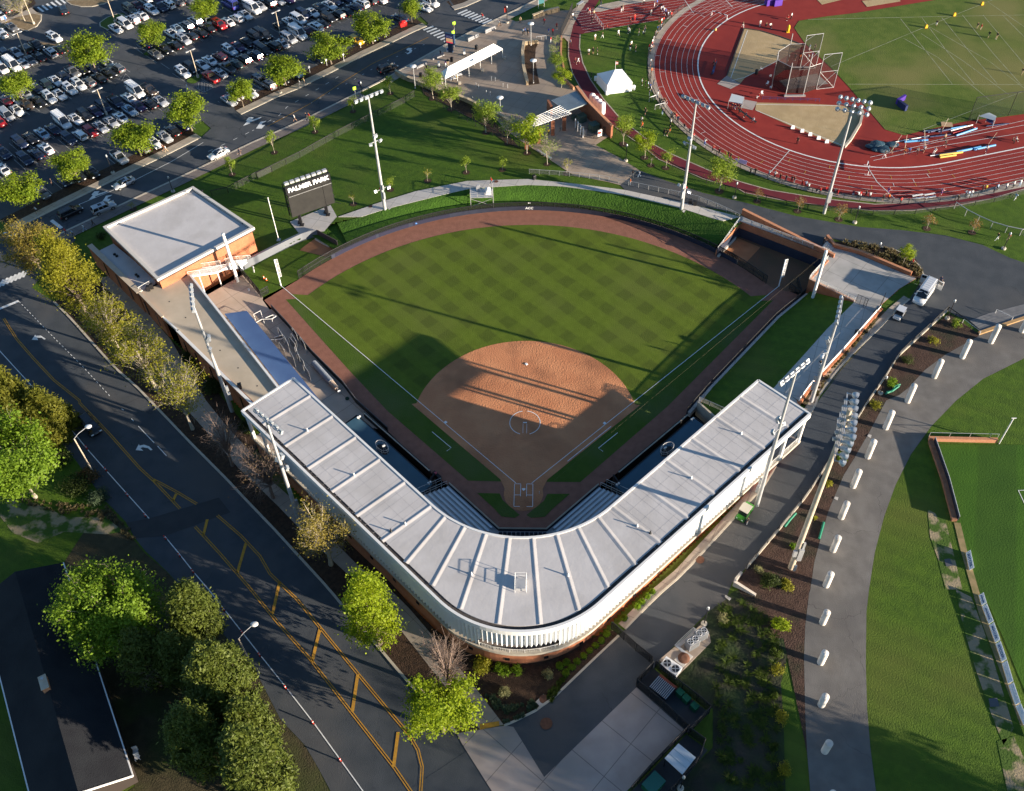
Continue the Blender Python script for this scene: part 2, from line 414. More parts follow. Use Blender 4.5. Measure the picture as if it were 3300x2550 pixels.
GALV=mat('galvanized_steel',(.52,.52,.52),(.45,.45,.46),1.5,rough=.45,metal=.35)
STEEL=mat('bare_steel',(.60,.60,.60),rough=.35,metal=.6)
BLACK=mat('black_paint',(.016,.016,.018),rough=.55)
NAVY=mat('navy_pad',(.022,.026,.045),(.028,.033,.055),.8,rough=.6)
NAVYROOF=mat('navy_roof',(.036,.090,.135),(.044,.105,.155),.3,rough=.55)
DGLASS=mat('dark_glass',(.012,.014,.018),rough=.12,spec=.6)
STONE=mat('fieldstone',(.30,.22,.13),(.48,.38,.26),2.2,rough=.95,bump=.8,bsc=4,c3=(.16,.11,.07),sc3=1.1)
BOLLC=mat('bollard_concrete',(.62,.58,.53),(.70,.66,.60),1.2,rough=.85,c3=(.50,.46,.41),sc3=.6)
WOOD=mat('pole_wood',(.45,.37,.28),(.52,.44,.34),1.5,rough=.9)
RUST=mat('rusty_iron',(.115,.052,.032),(.15,.07,.042),3,rough=.9)
SIGNW=mat('sign_white',(.78,.78,.78),rough=.5)
def net(name,c,a):return mat(name,c,rough=.9,alpha=a)
NETB=net('black_netting',(.014,.014,.014),.42)
NETD=net('dark_screen',(.012,.012,.014),.80)
NETL=net('chain_link',(.10,.10,.10),.16)
mown(LAWN,3.2,((-63,0,.07),),.1)
BUILDING=[(-79.6,54.3),(-64.2,66.2),(-49.4,52.5),(-63.6,38.2)]
PENL=[p for p in P('B1','20 690 250 560 420 460',0)]+P('B1','545 390 690 470',0)
PATH_IN=PM('B0 880 1688 1060 1630 1500 1520 1720 1470 2170 1440 | C0 500 1450 1000 1520 1430 1620 1640 1688 | C1 1850 320',None)
PATH_OUT=PM('B0 700 1688 1040 1570 1300 1490 1700 1410 2170 1395 | C0 250 1395 600 1430 1000 1480 1500 1590 1890 1688',None)
HOLE=[xy(p)for p in PATH_IN]+[xy(q)for q in((40.9,59.8),(54.3,50.4),(57.4,51.9),(67.8,44.8),(68.3,43.8),(64.8,41.2),(59.1,35.2),(45.5,19.4),(43,14.4),(41.8,6.6),(35.4,.2),(15.6,-19.6),(10.3,-24.8),(7.0,-27),(0,-29.1),(-7.2,-26.9),(-11.2,-24.4),(-15.6,-19.6),(-35.4,.2),(-41.8,6.6),(-43.2,12.9),(-50.7,19.9),(-62.4,32.3),(-69.4,38.8),(-81.2,51.0),(-78.6,53.6),(-64.3,65.2),(-50.2,53.2))]+[xy(q)for q in(PENL[2]+Vector((-.5,.6,0)),PENL[3]+Vector((-1.2,1.4,0)))]
def axis(lo,hi,step,far):
 v=[lo+step*i for i in range(int((hi-lo)/step)+1)];d=step*2
 a,b=v[0],v[-1];L=[];G=[]
 while a>-far:a-=d;b+=d;L.append(a);G.append(b);d*=1.6
 return L[::-1]+v+G
XS=axis(-240,240,3.0,2500);YS=axis(-141,330,3.0,2500)
gm=MB();gm.v=[Vector((x,y,H(x,y)))for y in YS for x in XS];nx=len(XS)
for j in range(len(YS)-1):
 for i in range(nx-1):
  q=((XS[i],YS[j]),(XS[i+1],YS[j]),(XS[i+1],YS[j+1]),(XS[i],YS[j+1]))
  if all(abs(t)<120 for t in q[0])and sum(inside(t,HOLE)for t in q)+inside(((q[0][0]+q[2][0])/2,(q[0][1]+q[2][1])/2),HOLE)>=1:
   continue
  gm.f.append((j*nx+i,j*nx+i+1,(j+1)*nx+i+1,(j+1)*nx+i));gm.mi.append(0);gm.sm.append(True)
tag(gm.build('ground',LAWN),None,None,kind='structure')
rim=MB()
for j in range(len(YS)-1):
 for i in range(nx-1):
  q=[Vector((XS[i],YS[j])),Vector((XS[i+1],YS[j])),Vector((XS[i+1],YS[j+1])),Vector((XS[i],YS[j+1]))]
  if not all(abs(t)<120 for t in q[0]):continue
  k=sum(inside(t,HOLE)for t in q)+inside((q[0]+q[2])/2,HOLE)
  if k>=1:
   n=6
   for a in range(n):
    for b in range(n):
     c=[q[0]+Vector((3.0*(a+da)/n,3.0*(b+db)/n))for da,db in((0,0),(1,0),(1,1),(0,1))]
     if not inside((c[0]+c[2])/2,HOLE):rim.quad(*[Vector((t.x,t.y,H(t.x,t.y)))for t in c])
tag(rim.build('ground_edge',LAWN),None,None,kind='structure')
KERB_FAR1=PM('A0 100 1790 340 1668 1055 1318 1330 1185 1560 1068',None)
KERB_FAR2=PM('A0 1870 890 2170 745 | B0 365 700 640 565 900 430 1140 318 1300 240 1385 205',None)
KERB_FAR3=PM('B0 1600 78 1700 48 1815 -5 1900 -48',None)
KERB_NEAR=PM('A0 300 1900 600 1757 1000 1567 | B0 0 1125 450 925 860 720 1060 620 1150 565 1530 352 1840 195 2060 90 2250 -5 2330 -50',None)
far_all=KERB_FAR1[1:]+KERB_FAR2+KERB_FAR3
lot=[P1('z',-120,900)]+[xy(p)for p in shift(KERB_FAR1,5.0)]+[xy(p)for p in shift(KERB_FAR2+KERB_FAR3,4.6)]+[P1('z',1660,-60),P1('z',1400,-220),P1('z',-250,-160),P1('z',-400,400)]
sheet('parking_lot',[xy(p)for p in lot],ASPH,.02)
street=[xy(p)for p in([P1('A1',-500,760)]+[P1('A0',-300,1960)]+far_all+KERB_NEAR[::-1]+[P1('A1',150,520)])]
sheet('street',street,ASPH,.05)
sheet('junction',[xy(p)for p in PM('A1 -700 300 -200 420 300 480 470 330 560 330 590 420 450 560 330 700 150 900 60 800 -300 1000 -900 1200',None)],ASPHN,.065)
sheet('lot_entrance',[[xy(p)for p in PM('A0 1560 1075 1640 1000 1500 880 1800 760 1850 850 1870 900',None)],[xy(p)for p in PM('B0 1370 215 1400 185 1330 120 1560 -10 1610 60 1610 85',None)]],ASPH,.06)
ROAD_R=PM('A1 60 700 200 760 420 900 560 1040 720 1220 900 1420 | A2 1060 110 1280 340 1490 560 1760 830 1890 970 2130 1220 | B3 620 110 760 280 980 530 1160 745 1330 940 1480 1090 1620 1240 1900 1688',None)
ROAD_L=PM('A1 -420 880 -200 1120 | A2 -60 -80 190 190 420 470 600 700 800 980 980 1165 1050 1290 1130 1390 1290 1540 | A3 1500 200 1700 420 | B3 -120 560 60 760 250 1130 440 1330 540 1500 640 1688 800 1950',None)
sheet('road',[xy(p)for p in ROAD_R+[P1('z',1750,2720),P1('z',1200,2720)]+ROAD_L[::-1]],ASPHN,.03)
sheet('leaf_litter',[xy(p)for p in PM('A2 840 1050 960 1180 1040 1300 1120 1400 1290 1545 | A3 1500 205 1700 425 | B3 -120 565 60 765 250 1135 440 1335 540 1505 640 1700 | A3 900 1750 1050 1650 850 950 700 560 540 0 480 -60 700 -400',None)],mat('leaf_litter_soil',(.040,.034,.016),(.065,.052,.026),.7,bump=.4,bsc=5,c3=(.045,.060,.012),sc3=.12),.02)
sheet('road_patch',[xy(p)for p in PM('A2 980 1170 1160 1138 1700 975 1790 1090 1280 1275 1050 1290',None)],mat('patch_asphalt',(.040,.041,.044),(.048,.048,.051),.6),.055)
def kerb(name,pts,w=.32,h=.14,lift=0.0,M=KERB):
 pts=resample([Vector((p[0],p[1],0))for p in pts],3.0)
 m=MB();m.wall(pts,lambda x,y:H(x,y)-.2,lambda x,y:H(x,y)+h+lift,w);o=m.build(name,M);o['kind']='structure';return o
for q in(KERB_FAR1,KERB_FAR2,KERB_FAR3):kerb('street_kerb',q,.5)
kerb('street_kerb',KERB_NEAR,.45)
kerb('road_kerb',ROAD_R[2:-1],.35)
def walkstrip(name,line,w,off,M,lift):return sheet(name,ribbon(line,w,off),M,lift)
for q in(KERB_FAR1,KERB_FAR2,KERB_FAR3):walkstrip('sidewalk',q,1.7,1.1,WALK,.12)
for q in(KERB_FAR1,KERB_FAR2,KERB_FAR3):walkstrip('mulch_strip',q,3.0,3.4,MULCH,.06)
walkstrip('sidewalk',KERB_NEAR[:6],2.4,-1.4,jointed(mat('near_walk',(.18,.15,.135),(.22,.185,.165),.5),2.4,27),.12)
walkstrip('sidewalk',KERB_NEAR[6:8]+KERB_NEAR[-5:],2.2,-1.2,WALK,.10)
WALK_L=PM('A1 760 720 1020 1010 | A2 1300 130 1460 300 1700 570 1900 800 | B2 -60 760 230 1040 480 1300 760 1560 | B3 790 5 1170 420 1430 750 1800 1210',None)
WALK_R=PM('A1 860 700 1120 960 1330 1200 | A2 1600 220 1760 420 1960 640 | B2 130 800 370 1010 600 1250 880 1530 | B3 1040 60 1250 270 1500 560 1760 880 1985 1175',None)
sheet('planting_bed',[xy(p)for p in ROAD_R[2:-1]+WALK_L[::-1]],MULCH,.10)
sheet('sidewalk',[xy(p)for p in WALK_L+WALK_R[::-1]],jointed(mat('west_walk',(.32,.265,.215),(.38,.32,.26),.5),2.6,45),.12)
sheet('planting_bed',[xy(p)for p in PM('A1 1330 1200 | A2 1600 220 1760 420 1960 640 2030 560 | A1 1420 1280',None)],MULCH,.10)
sheet('planting_bed',[xy(p)for p in PM('B2 450 1090 600 1250 880 1530 | B3 1040 60 1250 270 1500 560 1760 880 1985 1175 2050 1150 2170 1100 | C3 200 1120 340 1045 420 985 950 480 930 450 890 440 | B3 2170 700 1950 690 1700 610 1450 430 1250 230 1080 40 | B2 700 1250',None)],MULCH,.08)
sheet('service_drive',[xy(p)for p in PM('D1 1395 700 1500 770 1700 1000 1580 970 1420 1110 1180 1330 1080 1500 940 1688 | D2 910 300 780 500 640 710 480 960 250 1240 0 1530 | C3 1830 70 1780 200 1640 300 1280 660 1110 880 370 1580 430 1688 -700 1688 60 1180 200 1120 340 1045 420 985 950 480 1000 430 1450 0 | D2 0 1040 160 870 280 660 400 490 560 240 740 0 | D1 540 1688 650 1520 800 1340 1050 1100 1160 980 1280 880',None)],ASPHN,.04)
sheet('upper_drive',[xy(p)for p in PM('C0 1110 1325 1300 1400 1600 1500 | D1 0 130 400 235 900 320 1230 345 1560 385 1850 460 2060 560 2300 640 2300 920 2170 940 1760 1050 1640 1010 1580 970 1395 700 1330 570 1150 490 760 430 640 400 700 545 0 222 | C0 1500 1590 1000 1480 960 1440',None)],ASPHN,.05)
APRON_P=PM('C3 1090 880 1480 1220 1000 1700 420 1700 370 1580',None)
sheet('concrete_apron',[xy(p)for p in APRON_P],APRON,.06)
sheet('concrete_apron',[xy(p)for p in PM('B3 1620 1240 1990 1180 2060 1190 | C3 370 1580 440 1700 | B3 1900 1700 1660 1320',None)],APRON,.07)
for q in('D1 1280 880 1160 980 1050 1100 800 1340 650 1520 540 1688 | D2 560 240 400 490 280 660 160 870 60 980 | C3 1450 0 1240 180 1000 430','C3 950 480 420 985 340 1045 200 1120 60 1180'):
 kp=PM(q,None);kerb('drive_kerb',kp,.3)
 sheet('drive_gutter',ribbon(kp,1.1,-.6 if q[0]=='D' else-.6),WALK,.075)
OLD_L=PM('D1 1830 1160 1560 1310 1400 1430 1270 1570 1200 1625 | D2 1100 220 960 480 850 670 770 800 700 960 650 1080 590 1290 540 1480 510 1688 | D3 500 150 470 400 460 650 470 1100 485 1400 510 1700',None)
OLD_R=PM('D1 2300 1270 2170 1340 1850 1500 1640 1670 | D2 1450 420 1290 640 1170 880 1080 1130 1010 1400 965 1688 | D3 945 300 940 700 950 1050 975 1350 1020 1700',None)
sheet('walkway',[xy(p)for p in OLD_L+OLD_R[::-1]+[P1('D1',2300,1000),P1('D1',2170,1040)]],ASPHO,.05)
sheet('mulch_bank',[xy(p)for p in PM('D1 1590 990 1420 1120 1190 1340 1080 1510 950 1688 | D2 915 300 790 500 650 710 490 960 260 1240 10 1530 | C3 1850 80 2000 300 2100 500 | D3 130 500 300 500',None)+OLD_L[:19][::-1]],mat('bank_mulch',(.050,.026,.018),(.075,.042,.030),.9,bump=.6,bsc=5,c3=(.034,.030,.016),sc3=.25),.045)
sheet('weed_bank',[xy(p)for p in PM('C3 1800 160 1640 310 1290 670 1400 800 1680 1050 1680 1350 1480 1560 1380 1700 | D3 -100 1800 320 1800 300 1100 280 850 320 700 340 500 400 300 300 120 100 60',None)],WEEDS,.04)
BARE=mat('bare_soil',(.05,.10,.01),(.30,.24,.15),.55,bump=.3,bsc=4,lo=.46,hi=.58)
for s_ in('D2 1420 1060 1560 1150 1620 1400 1690 1688 1560 1688 1500 1450 1440 1280','D3 1640 120 1760 180 1880 500 2000 900 2090 1200 2010 1330 1900 1050 1780 700 1690 380','D3 1960 1300 2090 1260 2200 1500 2170 1688 2040 1688','A2 0 950 250 1010 420 1080 520 1130 820 1120 960 1240 820 1260 500 1240 300 1330 100 1250 0 1120'):sheet('bare_ground',[xy(p)for p in PM(s_,None)],BARE,.03)
SOC=PM('D2 1470 560 1560 840 1640 1150 1690 1330 1790 1688 | D3 1900 250 2000 480 2170 900 2500 1750 3200 1750 3200 -900 | D2 2600 570',None)
sheet('soccer_field',[xy(p)for p in SOC],SOCCER,.05)
sheet('sand_edge',ribbon(PM('D2 1650 1170 1700 1380 1790 1688 | D3 1850 330 1990 700 2170 1180',None),.9),mat('dry_edge',(.30,.22,.11),(.20,.17,.07),1.2),.055)
sheet('soccer_line',ribbon(PM('D2 2300 915 2125 920 2200 1080',None),.12),WHITE,.075)
sheet('plaza',[xy(p)for p in PM('B0 1150 565 1530 352 1690 265 1850 190 1960 135 | C0 60 130 150 170 290 150 490 85 590 80 700 0 720 -10 710 20 620 130 560 290 500 300 500 430 540 640 620 700 700 800 890 965 890 1050 800 1110 770 1130 950 1225 1110 1325 960 1440 860 1415 600 1365 500 1300 270 1150 180 1090 60 1000 | B0 1900 900 1780 830 1650 760 1500 700 1300 650',None)],PAVE,.06)
sheet('mulch_strip',[xy(p)for p in PM('B0 1380 745 1500 800 1800 960 2000 1110 2110 1160 2060 1090 1900 940 1780 850 1640 770 1480 700 1330 680',None)],MULCH,.07)
sheet('sidewalk',[xy(p)for p in PM('C0 740 95 810 95 1010 40 1250 5 1250 -30 1000 0 800 40',None)],WALK,.07)
sheet('concrete_path',[xy(p)for p in PATH_IN[:-1]+[P1('C0',1760,1720)]+PATH_OUT[::-1]],CONC,.10,skirt=.3)
sheet('scoreboard_pad',[xy(p)for p in PM('B1 325 280 640 150 690 240 590 355 390 365',None)],CONC,.085)
TC=Vector((72.13,111.18));TA=17.0;TD=Vector((math.cos(R(TA)),math.sin(R(TA))));TN=Vector((-TD.y,TD.x))
def oval(r,back=0.0,along=75.0):
 """west half of the oval: back straight, bend, home straight"""
 a0,a1=TC+TN*r,TC-TN*r
 return[a0+TD*along]+arc(TC,r,90+TA,270+TA,48)+[a1+TD*along]
def band(r0,r1):
 o,i=oval(r1),oval(r0)
 return[[o[k],o[k+1],i[k+1],i[k]]for k in range(len(o)-1)]
CHUTE=[TC+TN*35,TC+TN*45,TC+TN*45-TD*52,TC+TN*35-TD*52]
sheet('running_track',[[p for p in oval(44.9)]],TRACK,.05)
sheet('track_chute',[CHUTE],TRACK,.045)
sheet('concrete_edge',band(44.9,46.2)[5:],WALK,.072)
def red_line(r,w,lift=.075,M=WHITE):return band(r-w/2,r+w/2)
tl=[]
for k in range(1,9):tl+=red_line(35+1.22*k,.06)
for k in range(0,9):tl+=ribbon([TC+TN*(35+1.22*k)-TD*52,TC+TN*(35+1.22*k)],.055)
for a,k0,k1,wd in((236,0,8,.12),(212,6,7,.08),(205,4,5,.08),(196,2,3,.08),(187,7,8,.08),(179,6,7,.08),(170,7,8,.1),(160,6,7,.1),(150,5,6,.1),(141,4,5,.1),(262,5,6,.08),(268,4,5,.08),(274,3,4,.08),(279,2,3,.08),(284,1,2,.08)):
 dv=Vector((math.cos(R(a)),math.sin(R(a))));tl+=ribbon([TC+dv*(35+1.22*k0),TC+dv*(35+1.22*k1)],wd)
for x0,y0,x1,y1 in((1870,1570,3140,2350),):pass
tl+=ribbon(P('D0','960 1310 1030 1420 1175 1555',3.2),.12)
tl+=ribbon(P('C0','1460 0 1530 105',3.2),.12)+ribbon(P('C0','1770 -10 1835 60',3.2),.12)
sheet('track_lines',tl,WHITE,.075)
sheet('track_inner_line',red_line(35,.30),WHITE,.085)
yl=[]
for a in(232,238,244,250,256,262,268,274,280,286):
 dv=Vector((math.cos(R(a)),math.sin(R(a))));k=(a*7)%5
 yl+=ribbon([TC+dv*(36.3+1.22*k),TC+dv*(37.4+1.22*k)],.1)
sheet('track_marks',yl,YEL,.08)
rw=[]
for s_ in('975 1225 1500 1105 2170 975','1000 1250 1500 1140 2170 1035','1360 1122 2170 940'):rw+=ribbon(P('D0',s_,3.2),.09)
sheet('runway_lines',rw,WHITE,.08)
sheet('infield_turf',[xy(p)for p in PM('D0 385 220 420 165 640 130 860 105 1500 0 1900 -90 3000 -200 3000 700 2170 890 1980 915 1750 940 1700 950 1380 1020 1240 1055 1090 1010 810 680 700 560 460 330',3.2)],TFIELD,.09)
tl=[]
for s_ in('670 520 1410 210 1930 0 2300 -150','800 658 2300 662','490 155 1540 132 2300 118','1210 150 1350 330 1610 655','1375 140 1560 390 1780 655','1530 140 1740 400 1960 655','1690 120 1930 420 2140 655','1850 120 2100 420 2300 660','1230 300 1500 450 1900 780','1370 265 1700 480 2050 740','1440 215 1900 480 2170 690','1385 1010 1800 850 2200 700','1890 20 2300 300','2010 130 2300 420'):
 tl+=ribbon(P('D0',s_,3.2),.13)
sheet('field_lines',tl,mat('faint_chalk',(.34,.35,.24),(.20,.22,.10),1.0,lo=.4,hi=.7),.105)
SAND1=PM('C0 1925 225 | D0 0 225 130 245 280 290 460 355 280 465 0 610 | C0 1895 650 1790 590',3.2)
SAND2=P('D0','90 800 500 810 740 822 890 850 912 890 890 970 820 1090 770 1150 400 1000 80 860',3.2)
sheet('sand_sector',[xy(p)for p in SAND1],SAND,.08);sheet('sand_sector',[xy(p)for p in SAND2],SAND,.08)
sheet('throwing_pad',[xy(p)for p in P('C0','1790 590 1895 655 1820 695 1715 655',3.2)],APRON,.09)
sheet('throwing_pad',[xy(p)for p in PM('C0 1915 775 2025 795 1990 860 1895 840',3.2)],APRON,.09)
sheet('throwing_pad',[xy(p)for p in P('D0','265 630 560 575 650 655 340 700',3.2)],APRON,.09)
sheet('throwing_pad',[xy(p)for p in P('D0','560 0 740 -30 760 0 600 40',3.2)],SAND,.09)
sheet('sand_pit',[xy(p)for p in P('D0','910 10 1200 -15 1210 15 950 58',3.2)],SAND,.10)
sheet('sector_line',ribbon(P('C0','1950 240 1820 610',3.2),.12)+ribbon(PM('C0 1830 630 | D0 0 605 280 462',3.2),.12)+ribbon(P('D0','90 815 740 825',3.2),.12)+ribbon(P('D0','90 862 760 1135',3.2),.12),WHITE,.095)
kc=MB();kc.wall(P('D0','885 845 915 885 895 970 820 1095 770 1152',3.2),3.1,3.75,.5);kc.build('sand_kerb',KERB)['kind']='structure'
kc=MB();kc.wall(PM('C0 1790 590 1925 225 | D0 0 225 130 245 280 290 460 355',3.2),3.1,3.4,.25);kc.build('sand_kerb',mat('dark_kerb',(.06,.05,.045)))['kind']='structure'
JOG_L=PM('C0 715 0 640 110 590 210 560 330 560 440 590 570 660 700 760 840 880 960 1000 1045 1150 1150 1260 1240 1400 1300 1600 1390 1880 1470 | D0 0 1500 300 1560 600 1600 1000 1640 1300 1640 1650 1600 1900 1550 2300 1435',3.2)
JOG_R=PM('C0 800 0 740 95 830 235 650 268 645 370 670 490 730 620 830 770 950 910 1065 1005 1230 1130 1360 1200 1660 1330 1880 1410 | D0 0 1425 200 1480 600 1545 1010 1590 1250 1580 1600 1540 1900 1470 2300 1355',3.2)
sheet('jogging_path',[xy(p)for p in JOG_L+JOG_R[::-1]],JOG,.06)
sheet('path_edging',ribbon(JOG_R[3:],.25),WALK,.08);sheet('path_edging',ribbon(JOG_L[2:],.22),WALK,.08)
sheet('sidewalk',[xy(p)for p in PM('C0 715 0 640 110 590 210 560 330 520 290 500 300 540 240 600 110 660 0',3.2)],WALK,.07)
FWALL=[(-46.3,39.4),(-45.6,44.6)]
OFW=arc((0,12.9),54.3,141.5,38.5,48)
LW=P('B1','185 955 310 1090 500 1310 740 1550 840 1685',0)+P('r','0 820 330 1140',0)
RWALL=[Vector(q)for q in((49.4,42.6,0),(43.4,36.7,0),(29.8,20.1,0),(25.9,14.9,0),(22.6,11.8,0),(14.3,3.3,0),(11.1,.5,0))]
FACE=[Vector((-11.2,.5,0)),Vector((-3.4,-7.5,0)),Vector((3.4,-7.5,0)),Vector((11.2,.5,0))]
WT=[xy(p)for p in OFW]+[xy(p)for p in([Vector((46.5,44.2,0))]+RWALL)]+[xy(p)for p in FACE[::-1]]+[xy(p)for p in LW[::-1]]+[Vector((-47.6,41.4))]
sheet('warning_track',[WT],WARN,.0,z=0.0)
GR=[xy(p)for p in([Vector((-43.7,41.6,0))]+arc((0,12.7),49.9,144.3,35.2,40)+[Vector((43.7,41.6,0))]+P('r','2170 630',0)+[Vector((8.6,1.5)),Vector((3.5,1.5)),Vector((-3.6,1.5)),Vector((-8.5,1.6))]+P('r','0 665',0)+P('B1','810 1460',0))]
FL,FR=Vector((-43.9,43.9)),Vector((43.9,43.9));HP=Vector((0,0))
FAIR=[Vector((-43.0,43.0))]+arc((0,12.7),49.9,143,36.9,40)+[Vector((43.0,43.0)),Vector((1.2,1.4)),Vector((-1.2,1.4))]
sheet('foul_turf',[[xy(p)for p in GR]],FOULG,.012,z=0.0)
sheet('field_turf',[[xy(p)for p in FAIR]],TURF,.024,z=0.0)
INF=[Vector((-18.6,16.9))]+arc((0,13.1),18.25,167.5,12.5,48)+[Vector((18.6,16.9)),Vector((3.6,1.9)),Vector((2.9,.2)),Vector((3.0,-1.2))]+arc((0,-1.0),2.9,-5,-175,20)+[Vector((-3.0,-1.2)),Vector((-2.9,.2)),Vector((-3.6,1.9))]
sheet('infield_dirt',[INF],DIRT,.036,z=0.0)
for s_ in(-1,1):
 pt=[(1.4,-3.7),(3.1,-2.0),(3.6,-.75),(7.0,-.7),(4.4,-3.4),(3.2,-4.9),(1.2,-5.1),(.5,-4.6)]
 sheet('foul_turf',[[Vector((s_*a,b))for a,b in pt]],FOULG,.044,z=0.0)
ch=[]
d=1/math.sqrt(2)
for s_ in(-1,1):
 ch+=ribbon([Vector((s_*1.2,1.2)),Vector((s_*45.0,45.0))],.09)
 for a,b,c,e in((.45,-1.25,.45,1.05),(.45,1.05,1.4,1.05),(1.4,1.05,1.4,-3.1),(1.4,-3.1,.5,-3.1),(.45,-1.0,1.4,-1.0)):
  ch+=ribbon([Vector((s_*a,b)),Vector((s_*c,e))],.075)
ch+=ribbon(arc((0,13.1),2.44,100,252,28),.10)+ribbon(arc((0,13.1),2.44,288,442,28),.10)
ch+=ribbon(P('r','1735 783 1395 1055',0),.10)
for s_ in('343 825 492 950 458 975','1785 833 1635 953 1670 978'):ch+=ribbon(P('r',s_,0),.09)
ch+=ribbon([Vector((.3,12.9)),Vector((.3,10.9))],.05)+ribbon([Vector((-.3,12.9)),Vector((-.3,10.9))],.05)
sheet('chalk_lines',ch,CHALK,.056,z=0.0)
sheet('line_extension',ribbon([Vector((44.5,44.5)),Vector((45.5,45.5))],.09)+ribbon([Vector((-44.5,44.5)),Vector((-45.5,45.5))],.09),CHALK,.06,z=0.0)
def base(loc,rz,lab):
 m=MB();m.box((0,0,.05),(.38,.38,.09),taper=.92);single(m,'base',SIGNW,lab,'base',(0,0,0),'bases').location=(loc[0],loc[1],.05)
 bpy.context.scene.objects[-1:]
for loc,lab in(((12.72,13.05),'white first base bag at the end of the doubled chalk line'),((-12.75,13.05),'white third base bag on the left chalk line'),((0.02,25.86),'white second base bag alone in the middle of the sunlit dirt')):
 m=MB();m.box((0,0,.05),(.42,.42,.10),taper=.92);o=m.build('base',SIGNW);tag(o,lab,'base','bases');o.location=(loc[0],loc[1],.045);o.rotation_euler=(0,0,R(45))
m=MB();m.prism([(-.25,.22),(-.25,0),(0,-.25),(.25,0),(.25,.22)],.05,.075);tag(m.build('home_plate',SIGNW),'white five-sided home plate between the chalk batters boxes','home plate')
m=MB();m.box((0,13.1,.07),(.62,.16,.06));single(m,'pitching_rubber',SIGNW,'white pitching rubber in the chalk pitching circle','pitching rubber',(0,13.1,.05))
def fence_run(name,label,pts,pad_h,rail_h,every,pad=NAVY,group=None,z0=0.0):
 p0=pts[0];t=thing(name,label,'fence',(p0[0],p0[1],z0),group=group)
 m=MB();m.wall(pts,z0-.05,z0+pad_h,.14);m.build('padded_panel',pad,t)
 m=MB();m.wall(shift(pts,.2),z0-.05,z0+pad_h-.12,.16);m.build('concrete_backing',KERB,t)
 ps=resample([Vector((q[0],q[1],0))for q in pts],every)
 m=MB();m.path([Vector((q.x,q.y,z0+rail_h))for q in ps],.075,6);m.build('top_rail',BLACK,t)
 m=MB();m.wall(ps,z0+pad_h,z0+rail_h,.02);m.build('netting',NETB,t)
 for q in ps[1:-1]:
  m=MB();m.tube((q.x,q.y,z0),(q.x,q.y,z0+rail_h),.055,n=6);m.build('post',BLACK,t)
 return t
seg=OFW[4:46]
of=fence_run('outfield_fence','curved navy padded outfield fence with black top rail below the grass bank',seg,.92,1.9,2.4)
def text_mesh(name,body,size,M,parent,origin,xdir,updir,ext=.01,bold=0.0,align='CENTER',shear=0.0):
 c=bpy.data.curves.new(name,'FONT');c.body=body;c.size=size;c.extrude=ext;c.align_x=align;c.align_y='CENTER';c.offset=bold;c.shear=shear
 o=bpy.data.objects.new(name,c);COL.objects.link(o)
 dg=bpy.context.evaluated_depsgraph_get();me=bpy.data.meshes.new_from_object(o.evaluated_get(dg));bpy.data.objects.remove(o)
 x=Vector(xdir).normalized();u=Vector(updir);n=x.cross(u).normalized();u=n.cross(x)
 mt=Matrix((x,u,n)).transposed().to_4x4();mt.translation=Vector(origin)-(abs_loc(parent)if parent else Vector((0,0,0)))
 me.transform(mt);me.materials.clear();me.materials.append(M)
 k=bpy.data.objects.new(name,me);COL.objects.link(k)
 if parent:k.parent=parent
 return k
def on_fence(a,z,off=-.10):
 p=Vector((54.3*math.cos(R(a)),12.9+54.3*math.sin(R(a))));n=Vector((math.cos(R(a)),math.sin(R(a))))
 return Vector((p.x,p.y,z))+Vector((n.x,n.y,0))*off,Vector((n.y,-n.x,0))
for a0,a1 in((122.6,132.0),(115.4,121.9),(106.6,114.4)):
 m=MB();pts=arc((0,12.9),54.19,a0,a1,8);m.wall(pts,.12,.86,.03);m.build('sign_panel',mat('sign_indigo',(.018,.018,.040)),of)
for a,s_,h in((130.6,'GEICO',.36),(127.3,'GEICO',.36),(124.2,'GEICO',.36),(118.6,'Team accommodations',.24),(109.9,'UVACREDITUNION.ORG',.40),(90.0,'ACC',.55)):
 o3,xd=on_fence(a,.5);text_mesh('lettering',s_,h*1.35,SIGNW,of,o3,xd,(0,0,1),.015,.012)
for a in(121.0,116.2):
 o3,xd=on_fence(a,.3);m=MB();u=Vector((0,0,1))
 m.add([o3-xd*.55,o3+xd*.55,o3+u*.42],[(0,1,2)]);m.build('logo_hill',SIGNW,of)
o3,xd=on_fence(113.9,.5);m=MB();m.ball(o3,(.32,.06,.2));m.build('logo_disc',mat('logo_blue',(.10,.25,.60)),of)
o3,xd=on_fence(90,1.2);m=MB();m.box(o3+Vector((0,.1,.55)),(.5,.05,.3));m.build('distance_sign',SIGNW,of)
sheet('bank_corner',[[Vector(q)for q in((-41.6,63.2),(-44.5,58.6),(-42.6,59.6),(-36.6,54.6),(-33.6,55.4),(-31.5,58.5),(-36.4,62.3),(-37.5,63.5))]],LUSH,0,z=.62)
bank=MB();A=[Vector((p.x,p.y,.82))for p in arc((0,12.9),54.7,128.6,50.5,40)]
def nearest_on(poly,p):
 best=None
 for a,b in zip(poly[:-1],poly[1:]):
  a2,b2=xy(a),xy(b);d_=b2-a2;t=clamp((xy(p)-a2).dot(d_)/max(d_.length_squared,1e-9));c=a2+d_*t
  if best is None or(c-xy(p)).length<(best-xy(p)).length:best=c
 return best
PI_=resample([Vector((p.x,p.y,0))for p in[Vector((-37.0,61.6,0))]+PATH_IN],1.0)
rows=6;Bp=[]
for i,p in enumerate(A):
 Bp.append(PI_[round(i*(len(PI_)-1)/(len(A)-1))])
vs=[]
